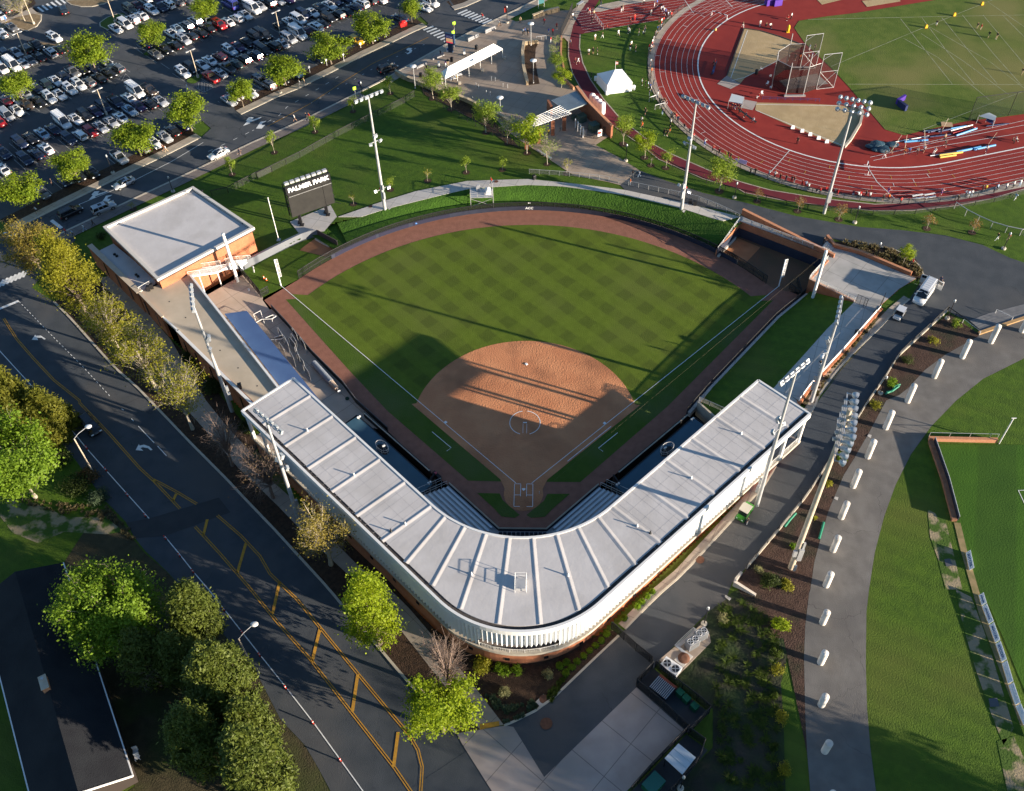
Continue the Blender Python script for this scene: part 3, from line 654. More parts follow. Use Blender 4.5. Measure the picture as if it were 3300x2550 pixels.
for i,p in enumerate(A):
 b=Bp[i];b3=Vector((b.x,b.y,H(b.x,b.y)+.06))
 for k in range(rows+1):
  t=k/rows;q=p.lerp(b3,t);q.z=p.z+(b3 .z-p.z)*sm(t)*.5+(b3 .z-p.z)*t*.5;vs.append(q)
bank.add(vs,[(i*(rows+1)+k,i*(rows+1)+k+1,(i+1)*(rows+1)+k+1,(i+1)*(rows+1)+k)for i in range(len(A)-1)for k in range(rows)],0,True)
bank.build('grass_bank',LUSH)['kind']='structure'
def hz(base,tile,x,y,lo=.3,hi=45.0):
 """height of an upright thing whose foot is at base and whose top is seen at a survey point"""
 ox,oy,k=TL[tile];tx,ty=ox+x/k,oy+y/k;b=Vector(base);best=None
 for i in range(int((hi-lo)/.05)):
  h=lo+.05*i;d=b+Vector((0,0,h))-CPOS;dz=d.dot(CFW)
  px,py=W0/2+CF*d.dot(CR)/dz,H0/2-CF*d.dot(CU)/dz
  e=(px-tx)**2+(py-ty)**2
  if best is None or e<best[0]:best=(e,h)
 return best[1]
def railing(name,label,pts,h=1.05,M=WPAINT,pick=.0,cat='railing',z=None,posts=2.0,group=None,parent=None,mid=False):
 pts=[Vector(p)for p in pts]
 t=parent or thing(name,label,cat,pts[0],group=group)
 ps=resample(pts,posts)
 m=MB();m.path([p+Vector((0,0,h))for p in ps],.035,5);m.build('handrail',M,t)
 for p in ps:m=MB();m.bar(p-Vector((0,0,.05)),p+Vector((0,0,h)),.06);m.build('post',M,t)
 if mid:m=MB();m.path([p+Vector((0,0,h*.5))for p in ps],.025,5);m.build('mid_rail',M,t)
 if pick:
  m=MB()
  for p in resample(pts,pick):m.bar(p+Vector((0,0,.06)),p+Vector((0,0,h)),.025)
  m.build('pickets',M,t)
 return t
def offs(pts,d):
 """mitred parallel of a polyline, to its right for d > 0"""
 pts=[xy(p)for p in pts];n=len(pts);out=[]
 for i in range(n):
  d0=(pts[i]-pts[i-1]).normalized()if i else None;d1=(pts[i+1]-pts[i]).normalized()if i<n-1 else None
  d0=d0 or d1;d1=d1 or d0
  n0,n1=Vector((d0 .y,-d0 .x)),Vector((d1 .y,-d1 .x));b=(n0+n1).normalized()
  out.append(pts[i]+b*(d/max(.4,b.dot(n0))))
 return out
RZ=11.0
front=[Vector((-35.2,12.6))]+arc((0,1.5),17.1,225,315,28)+[Vector((35.2,12.6))]
outer=[Vector((-41.75,6.05))]+arc((0,-14.7),14.5,225,315,28)+[Vector((41.75,6.05))]
gs=thing('grandstand','V-shaped softball grandstand with white membrane roof and corrugated white screen over brick','grandstand',(0,-20,0))
inner_back=shift(outer,.75)
m=MB();m.prism(front+inner_back[::-1],RZ-.45,RZ)
def rib(a,b,w=.42,h=.085):
 a,b=Vector((a[0],a[1],RZ)),Vector((b[0],b[1],RZ));d_=(b-a).normalized();s_=Vector((-d_.y,d_.x,0))*w
 u=Vector((0,0,h));e=Vector((0,0,.004))
 m.add([a-s_+e,b-s_+e,a+u-s_*.12,b+u-s_*.12,a+u+s_*.12,b+u+s_*.12,a+s_+e,b+s_+e],[(0,2,3,1),(2,4,5,3),(4,6,7,5),(0,6,4,2),(1,3,5,7)],0,False)
for s_ in(-1,1):
 for k in range(6):
  f=Vector((s_*(32.0-3.95*k),9.25-3.95*k));b=Vector((s_*(38.15-3.95*k),3.5-3.95*k));rib(f,b)
 for f,b in(((10.3,-12.3),(14.9,-19.6)),((7.6,-14.0),(11.2,-22.9)),((4.7,-15.0),(7.4,-26.2)),((1.55,-15.4),(2.6,-28.2))):rib((s_*f[0],f[1]),(s_*b[0],b[1]))
rf=m.build('roof',WROOF,gs)
m=MB()
for s_ in(-1,1):
 for k in range(-2,12):
  if k%2==0 and k>-2 and False:continue
  e_=32.0-1.975*k
  for o_ in(-.62,.62):
   a,b=Vector((s_*(e_+o_),e_-22.6+o_,RZ+.006)),Vector((s_*(e_+6.1+o_),e_-28.7+o_,RZ+.006))
   if e_+o_<35 and e_+o_>11:m.bar(a,b,.035,.006)
 for q in(1.6,3.1,4.9):m.bar(Vector((s_*(12.2+q),-10.4-q,RZ+.006)),Vector((s_*(35.1+q),12.5-q,RZ+.006)),.03,.006)
m.build('seam_lines',mat('seam_grey',(.40,.38,.375)),gs)
m=MB();m.wall([Vector((-35.2,12.6))]+front[1:-1]+[Vector((35.2,12.6))],RZ-.6,RZ+.10,.32);m.build('front_edge',WPAINT,gs)
for s_ in(-1,1):
 m=MB();m.wall([Vector((s_*35.2,12.6)),Vector((s_*41.75,6.05))],RZ-.6,RZ+.10,.3);m.build('end_edge',WPAINT,gs)
m=MB();gut=shift(outer,.50);m.wall(gut,RZ-.4,RZ-.12,.75);m.build('gutter',mat('gutter_dirt',(.050,.042,.040),(.085,.075,.068),3),gs)
m=MB();m.wall(outer,RZ-.75,RZ+.16,.36);m.build('eave',WPAINT,gs)
def corrugated(line,z0,z1,pitch=.62,amp=.17,scallop=False):
 pts=resample([Vector((p[0],p[1],0))for p in line],pitch/2);mm=MB();vs=[];n=len(pts)
 for i,p in enumerate(pts):
  d_=(pts[min(i+1,n-1)]-pts[max(0,i-1)]).normalized();o=Vector((-d_.y,d_.x,0))*(amp if i%2 else-amp)
  zl=z0+(.12 if scallop and i%2 else 0)
  vs+=[Vector((p.x+o.x,p.y+o.y,zl)),Vector((p.x+o.x,p.y+o.y,z1))]
 mm.add(vs,[(2*i,2*i+2,2*i+3,2*i+1)for i in range(n-1)])
 return mm
scr=shift(outer,.35)
scr3=resample([Vector((p.x,p.y,0))for p in scr],.25);L_=len(scr3)
i0,i1=int(30.0/.25*.31),L_-int(30.0/.25*.31)
mid0=min(range(L_),key=lambda i:(scr3[i]-Vector((-5.2,-28,0))).length);mid1=min(range(L_),key=lambda i:(scr3[i]-Vector((5.0,-28,0))).length)
SCR=mat('screen_white',(.78,.78,.77),(.72,.72,.71),.4,rough=.5)
for a,b,z0,sc_ in((i0,mid0,5.0,False),(mid0,mid1,6.35,True),(mid1,i1,5.0,False),(0,i0,9.75,False),(i1,L_-1,9.75,False)):
 corrugated(scr3[a:b+1],z0,RZ-.7,scallop=sc_).build('screen',SCR,gs)
ledge=shift(outer,.45)
m=MB();m.wall(ledge,4.15,4.62,.75);m.build('ledge',KERB,gs)
bw=shift(outer,.65);bw3=resample([Vector((p.x,p.y,0))for p in bw],.5)
m=MB();m.wall(bw,-1.0,4.16,.5);brick_part=m.build('brick_wall',BRICK,gs)
for k in range(7,len(bw3)-7,10):
 p=bw3[k];d_=(bw3[k+1]-bw3[k-1]).normalized();n_=Vector((d_.y,-d_.x,0))
 zc=max(H(p.x,p.y)+.55,2.45)
 if zc>3.7:continue
 m=MB();m.box(p+n_*.26+Vector((0,0,zc)),(.62,.1,.66),math.atan2(d_.y,d_.x));m.build('window',DGLASS,gs)
 m=MB()
bal=scr3[mid0:mid1+1]
railing('balustrade',None,[Vector((p.x,p.y,4.62))for p in bal],.75,WPAINT,.22,parent=gs)
for a,b in((0,i0),(i1,L_-1)):
 ps=[Vector((p.x,p.y,4.62))for p in scr3[a:b+1]]
 for f in(.04,.45,.97):
  p=ps[int(f*(len(ps)-1))];m=MB();m.tube(p-Vector((0,0,.1)),p+Vector((0,0,6.0)),.28,n=10);m.build('column',WPAINT,gs)
 railing('rail',None,ps,1.0,WPAINT,.3,parent=gs)
m=MB();m.prism([xy(p)for p in shift(front,-.3)]+[xy(p)for p in shift(outer,.9)][::-1],4.25,4.4);m.build('concourse_floor',APRON,gs)
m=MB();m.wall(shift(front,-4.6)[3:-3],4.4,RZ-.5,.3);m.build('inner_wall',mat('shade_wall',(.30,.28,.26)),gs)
for s_ in(-1,1):
 for k in range(6):
  p=Vector((s_*(33.5-4.5*k)-s_*-.6,9.8-4.5*k));m=MB();m.tube((p.x,p.y,0),(p.x,p.y,RZ-.4),.2,n=8);m.build('column',WPAINT,gs)
for t_,x,y,dark in(('B2',460,455,0),('B2',823,802,0),('B2',1220,1182,0),('B2',1110,1238,1),('B2',1735,1572,0),('C2',1900,480,0),('C2',1512,825,0),('C2',1092,1198,0),('C2',1195,1254,1),('C2',555,1582,0)):
 p=P1(t_,x,y,RZ);m=MB();m.lathe([(.22,0),(.20,.1),(.10,.16),(.09,.62),(.0,.64)],p,8);m.build('vent_pipe',BLACK if dark else GALV,rf)
p=P1('C3',188,100,RZ)
m=MB();m.box(p+Vector((0,.2,.25)),(1.25,1.5,.5));ht=m.build('roof_hatch',GALV,rf)
m=MB()
c4=[p+Vector((a,b,0))for a,b in((-.72,-.8),(.72,-.8),(.72,1.2),(-.72,1.2))]
for q in c4:m.tube(q,q+Vector((0,0,1.5)),.035,n=5)
for a,b in((0,3),(3,2),(2,1)):
 for z_ in(.8,1.5):m.tube(c4[a]+Vector((0,0,z_)),c4[b]+Vector((0,0,z_)),.03,n=5)
m.build('hatch_rail',WPAINT,rf)
FC=[Vector((-11.2,.5)),Vector((-3.4,-7.5)),Vector((3.4,-7.5)),Vector((11.2,.5))]
bowl=thing('seating_bowl','stepped seating with aluminium benches behind home plate','bleachers',(0,-9,0))
m=MB();m.wall(offs(FC,.12),-.05,1.05,.24,mtop=1);m.build('field_wall',[NAVY,KERB],bowl)
ROWZ=lambda k:.55+.40*k
m=MB()
for k in range(11):
 m.wall(offs(FC,.70+.85*k),-.3,ROWZ(k),.85)
m.build('steps',mat('bowl_concrete',(.33,.33,.34),(.38,.38,.38),.8),bowl)
ALU=mat('bench_aluminium',(.60,.62,.64),rough=.35,metal=.5)
for k in range(10):
 o_=offs(FC,.80+.85*k)
 for a,b,s_ in((o_[0],o_[1],-1),(o_[3],o_[2],1)):
  d_=(b-a);e0=a+d_*.03;e1=a+d_*.90
  m=MB();m.bar(V3(e0,ROWZ(k)+.42),V3(e1,ROWZ(k)+.42),.34,.06)
  for q in resample([V3(e0,0),V3(e1,0)],1.6):m.box((q.x,q.y,ROWZ(k)+.2),(.06,.25,.42),math.atan2(d_.y,d_.x))
  m.build('bench',ALU,bowl)
for k in range(2):
 for i in range(11):
  m=MB();x_=-3.2+.64*i;y_=-8.4-.85*k;z_=ROWZ(k)
  m.box((x_,y_,z_+.4),(.5,.45,.08));m.box((x_,y_-.25,z_+.65),(.5,.07,.5));m.box((x_,y_,z_+.2),(.08,.3,.36));m.build('seat',NAVY,bowl)
for s_ in(-1,1):
 a=Vector((s_*11.6,.35,0));b=Vector((s_*16.2,-4.0,0))
 ps=[a.lerp(b,t)+Vector((0,0,.5+t*2.2))for t in(0,.33,.66,1)]
 railing('stair_rail',None,ps,1.1,GALV,0,parent=bowl,posts=1.1,mid=True)
 ps2=[q+Vector((s_*.9,.55,0))for q in ps];railing('stair_rail',None,ps2,1.1,GALV,0,parent=bowl,posts=1.1,mid=True)
m=MB();bl=offs(FC,.12);m.path([V3(q,1.12)for q in bl],.05,6);m.build('wall_rail',KERB,bowl)
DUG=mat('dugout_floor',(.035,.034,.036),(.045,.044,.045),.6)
for s_,lab in((-1,'long navy roofed dugout beside the third base line'),(1,'long navy roofed dugout beside the first base line')):
 X=lambda x,y,z=0.0:Vector((s_*x,y,z))
 dg=thing('dugout',lab,'dugout',X(20,5),group='dugouts under the grandstand roof')
 m=MB();m.prism([X(26.3,12.4),X(13.6,-.9),X(18.6,-6.0),X(31.4,7.4)],2.3,2.52);m.build('roof',NAVYROOF,dg)
 m=MB();m.wall([X(26.45,12.35),X(13.6,-.75)],2.24,2.58,.16);m.build('roof_edge',BLACK,dg)
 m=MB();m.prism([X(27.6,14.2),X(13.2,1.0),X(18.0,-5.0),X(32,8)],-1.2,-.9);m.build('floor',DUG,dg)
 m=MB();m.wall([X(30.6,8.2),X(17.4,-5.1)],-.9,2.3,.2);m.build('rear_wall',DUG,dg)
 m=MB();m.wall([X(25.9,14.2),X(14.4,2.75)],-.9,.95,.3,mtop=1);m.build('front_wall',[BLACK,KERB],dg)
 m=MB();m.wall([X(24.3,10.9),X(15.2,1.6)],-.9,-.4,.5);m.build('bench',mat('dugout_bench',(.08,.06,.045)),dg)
 m=MB();q=resample([X(25.9,14.2,0),X(14.4,2.75,0)],1.8)
 m.path([v+Vector((0,0,1.25))for v in q],.06,6);m.build('padded_rail',BLACK,dg)
 for v in q:
  m=MB();m.bar(v+Vector((0,0,.9)),v+Vector((0,0,1.25)),.07);m.build('post',GALV,dg)
 for a,b in((26.2,11.6),(14.0,-1.0)):
  m=MB();v=X(a,b,2.52);m.tube(v,v+Vector((0,0,.5)),.05,n=6);m.ball(v+Vector((.15,.1,.55)),.18);m.ball(v+Vector((-.15,-.1,.5)),.18);m.build('flood_lamp',WPAINT,dg)
 for a,b in(((27.0,13.6),(29.0,11.4)),((13.6,2.2),(14.6,.2))):
  m=MB();m.wall([X(*a),X(*b)],-.9,1.1,.2);m.build('side_wall',BLACK,dg)
 cw=thing('camera_platform','oval steel guard rail round a camera on the %s dugout roof'%('third base' if s_<0 else 'first base'),'guard rail',X(21.75,5.55,2.52),group='camera wells on the dugout roofs')
 ring=[X(21.75,5.55,0)+Vector((1.25*math.cos(t)*d-.72*math.sin(t)*d*s_*-1*-1,0,0))for t in(0,)]
 ax1=Vector((s_*d,d,0));ax2=Vector((-s_*d,d,0));c0=X(21.75,5.55,2.52)
 ov=[c0+ax1*(1.25*math.cos(2*math.pi*i/24))+ax2*(.75*math.sin(2*math.pi*i/24))for i in range(25)]
 m=MB();m.path([q+Vector((0,0,1.05))for q in ov],.04,5);m.path([q+Vector((0,0,.55))for q in ov],.03,5);m.build('hoop',GALV,cw)
 for i in range(0,24,4):m=MB();m.tube(ov[i],ov[i]+Vector((0,0,1.05)),.035,n=5);m.build('post',GALV,cw)
 m=MB();m.prism([xy(q)for q in ov[:-1]],2.50,2.535);m.build('hatch',BLACK,cw)
 tri=thing('tripod','pale camera tripod standing inside the %s oval rail'%('third base' if s_<0 else 'first base'),'tripod',c0-ax1*.5+Vector((0,0,.03)))
 b_=c0-ax1*.5;tp=b_+Vector((0,0,1.25));m=MB()
 for i in range(3):
  t=2*math.pi*i/3;m.tube(b_+Vector((.35*math.cos(t),.35*math.sin(t),.03)),tp,.025,n=5)
 m.build('legs',STEEL,tri);m=MB();m.box(tp+Vector((0,0,.12)),(.45,.2,.22),.6);m.build('camera_body',WPAINT,tri)
lwt=thing('field_wall','black padded low wall along the third base warning track','wall',LW[0])
m=MB();m.wall(LW[:6],-.05,1.0,.16);m.build('padded_panel',BLACK,lwt)
m=MB();m.path([Vector((q.x,q.y,1.12))for q in LW[:6]],.08,6);m.build('top_pad',mat('grey_pad',(.09,.09,.10)),lwt)
rwt=thing('field_wall','low dark wall with pale coping along the first base lawn','wall',RWALL[0])
rr=RWALL[:4]
m=MB();m.wall(rr,-.05,.95,.2);m.build('padded_panel',NAVY,rwt)
m=MB();m.wall(shift(rr,.42),-.05,1.0,.5);m.build('coping',CONC,rwt)
m=MB();q=resample([Vector((v.x,v.y,0))for v in rr],2.2)
m.path([v+Vector((0,0,1.9))for v in q],.06,6);m.build('top_rail',BLACK,rwt)
for v in q:
 m=MB();m.tube(v,v+Vector((0,0,1.9)),.04,n=5);m.build('post',BLACK,rwt)
m=MB();m.wall(q,.95,1.9,.02);m.build('netting',NETB,rwt)
wk=[Vector((q.x,q.y,3.22))for q in PM('D1 848 905 640 1110 430 1345 215 1580 100 1700',3.2)]+[Vector((32.6,9.5,3.2))]
fw=[Vector((v.x,v.y,.97))for v in shift([Vector((49.9,43.3)),Vector((46.4,39.7)),Vector((43.4,36.7)),Vector((36.6,28.4)),Vector((29.8,20.1)),Vector((27.6,16.4))],.5)]
a_=resample(fw,.8);b_=resample(wk,.8);n_=40;vs=[]
pick=lambda L,i:L[round(i*(len(L)-1)/n_)]
for i in range(n_+1):
 for k in range(7):vs.append(pick(a_,i).lerp(pick(b_,i),k/6))
m=MB();m.add(vs,[(i*7+k,i*7+k+1,(i+1)*7+k+1,(i+1)*7+k)for i in range(n_)for k in range(6)],0,True);m.build('side_lawn',LAWN)['kind']='structure'
m=MB();m.wall([Vector((27.6,15.9)),Vector((31.6,10.6))],-1,2.2,.3);
tag(m.build('retaining_wall',KERB),'concrete end wall between the first base dugout and the lawn','wall')
railing('picket_rail','pale picket rail at the end of the first base dugout',[Vector((27.8,16.2,2.0)),Vector((32.0,12.6,3.0))],1.0,GALV,.16)
WKO=PM('D1 1050 960 760 1290 500 1570 415 1688',3.2)+[Vector((43.2,14.9,3.2))]
sheet('walk_paving',[[xy(p)for p in PM('D1 850 900 900 860 990 985 1050 960',3.2)+WKO+[Vector((42.6,7.6)),Vector((36.4,13.6))]+wk[::-1][1:]]],CONC,.0,z=3.24)
m=MB();o_=shift(WKO,.25);m.wall(o_,2.6,3.75,.35);t=thing('boundary_wall','long low brick wall with a white rail beside the side walk','wall',WKO[0]);m.build('brick_wall',BRICK,t)
m=MB();m.wall(shift(WKO,-.02),3.75,4.35,.08);m.build('white_rail',WPAINT,t)
sheet('planting_bed',[[xy(p)for p in shift(WKO,.4)+shift(WKO,1.9)[::-1]]],mat('bed_soil',(.07,.06,.035),(.11,.10,.05),1.5,bump=.6,bsc=5),.06)
PATIO=PM('D1 650 465 760 490 1290 690 1330 720 1200 800 990 985 850 900 500 727 645 575',3.2)
m=MB();m.prism([xy(p)for p in PATIO],-.3,3.27,mi=0,mside=1);pt=tag(m.build('patio',[CONCP,BRICK]),None,None,kind='structure')
pw=thing('patio_wall','brick wall with orange coping beside the patio steps and ornamental grasses','wall',PATIO[0])
L2=PM('D1 635 405 690 475 900 530 1290 695',3.25)
m=MB();m.wall(L2,2.8,4.0,.4);m.build('brick_wall',BRICK,pw);m=MB();m.wall(L2,4.0,4.08,.5);m.build('coping',COPING,pw)
pr=PM('D1 640 575 500 725 850 897',3.27)
railing('picket_rail','white picket railing round the corner of the patio above the bullpen',pr,1.05,WPAINT,.14)
m=MB();m.wall(offs([q for q in pr],-.2),3.27,3.42,.3);tag(m.build('patio_coping',COPING),'orange brick coping along the patio edge','coping')
BA=Vector((39.7,59.3,0));BB=Vector((53.4,50.3,0));BC=Vector((50.0,43.6,0));BD=Vector((35.0,53.4,0))
sheet('bullpen_floor',[[xy(q)for q in(BD,BA,BB,BC,Vector((46.4,44.0)))]+[xy(q)for q in arc((0,12.9),54.4,36,47.5,8)]],PENSOIL,.0,z=.012)
sheet('bullpen_dirt',[[Vector(q)for q in((36.3,54.6),(39.6,58.6),(43.5,56.0),(40.2,51.6))]],PENDIRT,.0,z=.03)
bp=thing('bullpen','recessed bullpen with navy pads under a brick retaining wall at the right field corner','bullpen',BA)
m=MB();m.wall([BD,BA,BB,BC],0,1.9,.12);m.build('padded_wall',NAVY,bp)
m=MB();m.wall(offs([BD,BA,BB],-.18),-.2,[1.4,3.3,3.3],.24);m.build('brick_wall',BRICK,bp)
m=MB();m.wall([BD+Vector((.3,-.2,0)),BA+Vector((-.6,-.8,0))],0,[.5,.5],.4);m.build('pale_kerb',CONC,bp)
railing('picket_rail','white picket railing along the path above the right field bullpen',[BA+Vector((.3,.2,3.25)),BB+Vector((.5,.25,3.25))],1.05,WPAINT,.14)
railing('picket_rail','white sloping rail down the left side of the right field bullpen',[Vector((35.1,53.7,1.0)),BA+Vector((-.2,.3,3.25))],1.0,WPAINT,0,mid=True)
CW=PM('m 280 30 1190 455',3.4)
cw_=thing('boundary_wall','long brick wall with pale orange coping beside the upper asphalt drive','wall',CW[0])
m=MB();m.wall(CW,2.8,[4.5,3.9],.4);m.build('brick_wall',BRICK,cw_);m=MB();m.wall(CW,[4.5,3.9],[4.6,4.0],.55);m.build('coping',COPING,cw_)
sheet('concrete_path',[[xy(q)for q in(BA+Vector((-1.2,-.4,0)),BA+Vector((.2,.3,0)),BB+Vector((.4,.4,0)),CW[1]-Vector((0,.3,0)),CW[0]-Vector((.2,.3,0)),P1('C0',1890,1690,3.2))]],CONC,.0,z=3.25)
st=thing('steps','four concrete steps from the drive down to the patio','steps',PATIO[0]);m=MB()
sa,sb=P1('D1',690,470,3.3),P1('D1',640,530,3.3)
for k in range(4):q=Vector((-.35*k,.22*k,0));m.wall([sa+q,sb+q],3.2,3.42+.15*k,.4)
m.build('treads',CONC,st)
def foul_pole(p,lab,tip):
 t=thing('foul_pole',lab,'foul pole',p);h=6.3
 m=MB();m.tube(p,p+Vector((0,0,h)),.11,n=8);m.build('pole',SIGNW,t)
 d_=Vector((p.x,p.y,0)).normalized();s_=Vector((-d_.y,d_.x,0))if p.x<0 else Vector((d_.y,-d_.x,0))
 m=MB()
 s_=-s_ if p.x<0 else s_
 w_=Vector((.5 if p.x>0 else .5,0.15,0))
 m.bar(p+w_+Vector((0,0,2.2)),p+w_+Vector((0,0,h)),.07)
 for k in range(5):m.bar(p+Vector((0,0,2.2+k*(h-2.2)/4)),p+w_+Vector((0,0,2.2+k*(h-2.2)/4)),.07)
 m.build('mesh_frame',SIGNW,t)
 m=MB();m.quad(p+Vector((0,0,2.2)),p+w_+Vector((0,0,2.2)),p+w_+Vector((0,0,h)),p+Vector((0,0,h)));m.build('mesh_screen',net('white_mesh',(.6,.6,.6),.45),t)
foul_pole(Vector((-45.2,45.2,0)),'white foul pole with mesh wing at the left field corner',None)
foul_pole(Vector((45.3,45.3,0)),'white foul pole with mesh wing in front of the recessed bullpen',None)
def rail_fence(lab,pts,h,every=2.5,group=None,M=BLACK,netm=NETB,name='rail_fence',cat='fence',lower=None):
 ps=resample([Vector(p)for p in pts],every);t=thing(name,lab,cat,ps[0],group=group);u=Vector((0,0,h))
 m=MB();m.path([p+u for p in ps],.075,6);m.build('top_rail',M,t)
 if lower:m=MB();m.path([p+u*lower for p in ps],.05,6);m.build('lower_rail',M,t)
 m=MB();vs=[]
 for p in ps:vs+=[p+Vector((0,0,.05)),p+u]
 m.add(vs,[(2*i,2*i+2,2*i+3,2*i+1)for i in range(len(ps)-1)]);m.build('netting',netm,t)
 for p in ps:m=MB();m.tube(p-Vector((0,0,.2)),p+u,.055,n=6);m.build('post',M,t)
 return t
A3=lambda a0,a1:[Vector((q.x,q.y,0))for q in arc((0,12.9),54.3,a0,a1,10)]
rail_fence('black rail fence between the left field bullpen and the dirt track',A3(141.0,129.5),1.9,2.6,'bullpen rail fences',lower=.5)
rail_fence('black rail fence in front of the recessed right field bullpen',A3(48.5,37.5),1.9,2.4,'bullpen rail fences',lower=.5)
rail_fence('dark gate frame by the right field corner',P('m','745 775 860 860 820 715',0),1.5,1.4,lower=.5)
PB=P('j','540 690 800 560 1010 455 1160 385',0)+P('B1','500 400 545 395',0)
PB2=P('B1','545 395 700 480',0)
sheet('bullpen_floor',[[xy(q)for q in PB+PB2[1:]]+[xy(q)for q in arc((0,12.9),54.4,129.3,141.5,10)]+[xy(q)for q in P('j','760 950 640 780',0)]],LAWN,.0,z=.012)
sheet('bullpen_dirt',[[xy(q)for q in P('B1','440 465 545 390 620 440 690 490 600 550 400 500',0)]],PENDIRT,.0,z=.03)
t=thing('bullpen','left field bullpen behind grey padded panels beside the scoreboard','bullpen',PB[0])
m=MB();m.wall(PB,0,1.75,.12);m.build('padded_wall',mat('grey_panel',(.14,.15,.17),(.16,.17,.19),.5),t)
m=MB();m.wall(shift(PB,.35),-.3,1.55,.6);m.build('concrete_ledge',CONC,t)
m=MB();m.wall(PB2,0,1.75,.15);m.build('side_wall',mat('brown_pad',(.06,.05,.05)),t)
m=MB();a,b=PB2;m.bar(a.lerp(b,.1)+Vector((-.8,-.5,.2)),a.lerp(b,.8)+Vector((-.8,-.5,.2)),.4,.4);m.build('pale_kerb',CONC,t)
rail_fence('black screened fence between the left bullpen and the concourse',P('j','505 670 620 800 740 945',0),1.9,1.7,netm=NETD,lower=.5)
rail_fence('black gate frame standing beside the left foul pole',P('j','745 950 820 905',0),1.7,1.3,lower=.5)
def cone(x,y,lab):
 p=P1('j',x,y,0);t=thing('traffic_cone',lab,'traffic cone',p,group='orange cones')
 m=MB();m.box(p+Vector((0,0,.03)),(.4,.4,.05));m.build('base',BLACK,t)
 m=MB();m.lathe([(.17,.05),(.11,.35),(.10,.36)],p,10);m.lathe([(.075,.52),(.03,.75)],p,10);m.build('cone',mat('cone_orange',(.75,.12,.02)),t)
 m=MB();m.lathe([(.112,.35),(.078,.53)],p,10);m.build('stripe',SIGNW,t)
cone(770,762,'orange traffic cone farther from the rail in the left bullpen');cone(795,782,'orange traffic cone nearer the rail in the left bullpen')
BZ=7.0
br=[xy(q)for q in P('A1','800 315 1500 0 1975 320 1220 725',BZ)]
bd=thing('service_building','brick building with a flat white roof and pale parapet by the street corner','building',V3(br[0]*.25+br[1]*.25+br[2]*.25+br[3]*.25,0))
ins=lambda poly,d_:[p+((sum(poly,Vector((0,0)))/len(poly))-p).normalized()*d_ for p in poly]
m=MB();m.prism(ins(br,.9),BZ-1.2,BZ-.45);rfb=m.build('roof',WROOF,bd)
m=MB();m.wall(ins(br,.35),BZ-.5,BZ,.55,closed=True);m.build('parapet',mat('parapet_cap',(.55,.52,.48)),bd)
m=MB();m.wall(ins(br,.45),BZ-.85,BZ-.5,.5,closed=True);m.build('shadow_band',mat('dark_band',(.06,.045,.035)),bd)  # dark brown band below the pale parapet cap
m=MB();m.wall(ins(br,.9),-1.0,BZ-.85,.4,closed=True);m.build('brick_wall',BRICK,bd)
wl=ins(br,.9)
def on_wall(a,b,t_,z_,out):
 d_=(b-a).normalized();return V3(a.lerp(b,t_)+Vector((d_.y,-d_.x))*out,z_),math.atan2(d_.y,d_.x)
sgn=1 if(wl[1]-wl[0]).cross(wl[2]-wl[0])>0 else-1
for t_ in(.02,.30,.50,.74,.98):
 p,rz=on_wall(wl[3],wl[2],t_,2.4,.25*sgn);m=MB();m.box(p,(.9 if t_>.1 else .7,.35,6.8),rz);m.build('pilaster',BRICK,bd)
p,rz=on_wall(wl[3],wl[2],.84,1.1,.24*sgn);m=MB();m.box(p,(1.0,.1,2.1),rz);m.build('door',mat('door_brown',(.10,.055,.03)),bd)
for t_ in(.36,.62):
 p,rz=on_wall(wl[3],wl[2],t_,4.6,.22*sgn);m=MB();m.box(p,(.6,.08,.6),rz);m.build('vent',DGLASS,bd)
for tx,x,y in(('A1',1570,40),('A1',1890,290)):
 p=P1(tx,x,y,BZ-.4);m=MB();m.box(p+Vector((0,0,.1)),(.35,.35,.2));m.build('drain',BLACK,rfb)
lowr=[xy(q)for q in P('A1','770 500 880 445 1225 730 1080 825',4.4)]
m=MB();m.prism(lowr,3.9,4.35);lw_=tag(m.build('lower_roof',WROOF),'narrow white lower roof between the brick street wall and the building','roof')
for x,y in((890,532),(908,545),(1058,690),(1073,703)):
 p=P1('A1',x,y,4.4);m=MB();m.lathe([(.26,0),(.26,.22),(.0,.3)],p-Vector((0,0,.05)),8);o=m.build('roof_vent',BLACK,lw_)
SW=[xy(q)for q in P('A1','695 455 1080 822',4.9)]
sw=thing('street_wall','tall brick wall with wide pale coping along the west pavement','wall',V3(SW[0],0))
SWD=[xy(q)for q in P('A1','1065 812 1262 1012',4.9)]
m=MB();m.wall([SW[0],SW[1]],-1,4.75,.7);m.wall([SW[1]+Vector((.1,-.1)),SWD[1]],-1,4.72,.45);m.build('brick_wall',BRICK,sw)
m=MB();m.wall([SW[0],SW[1]],4.75,4.9,.95);m.wall([SW[1]+Vector((.1,-.1)),SWD[1]],4.74,4.88,.5);m.build('coping',mat('stone_coping',(.46,.38,.29),(.5,.42,.33),1),sw)
for t_ in(.30,.55,.80,1.10,1.32):
 a,b=SW[0],SW[1];d_=(b-a).normalized();p=a+(b-a)*t_;m=MB();m.box(V3(p+Vector((d_.y,-d_.x))*.36,2.4),(.5,.12,3.0),math.atan2(d_.y,d_.x));m.build('slot_window',DGLASS,sw)
DK=[xy(q)for q in P('A1','1085 828 1262 1012 1385 1122',4.2)]+[Vector((-40.2,10.9)),Vector((-37.2,13.6))]+[xy(q)for q in P('A1','1478 690 1400 675 1235 765',4.2)]
m=MB();m.prism(DK,3.75,4.2,mi=0,mside=1);dk=thing('roof_deck','long tan concrete roof deck with white parapet beside the third base line','deck',V3(DK[3],0));m.build('deck_slab',[DECK,WPAINT],dk)
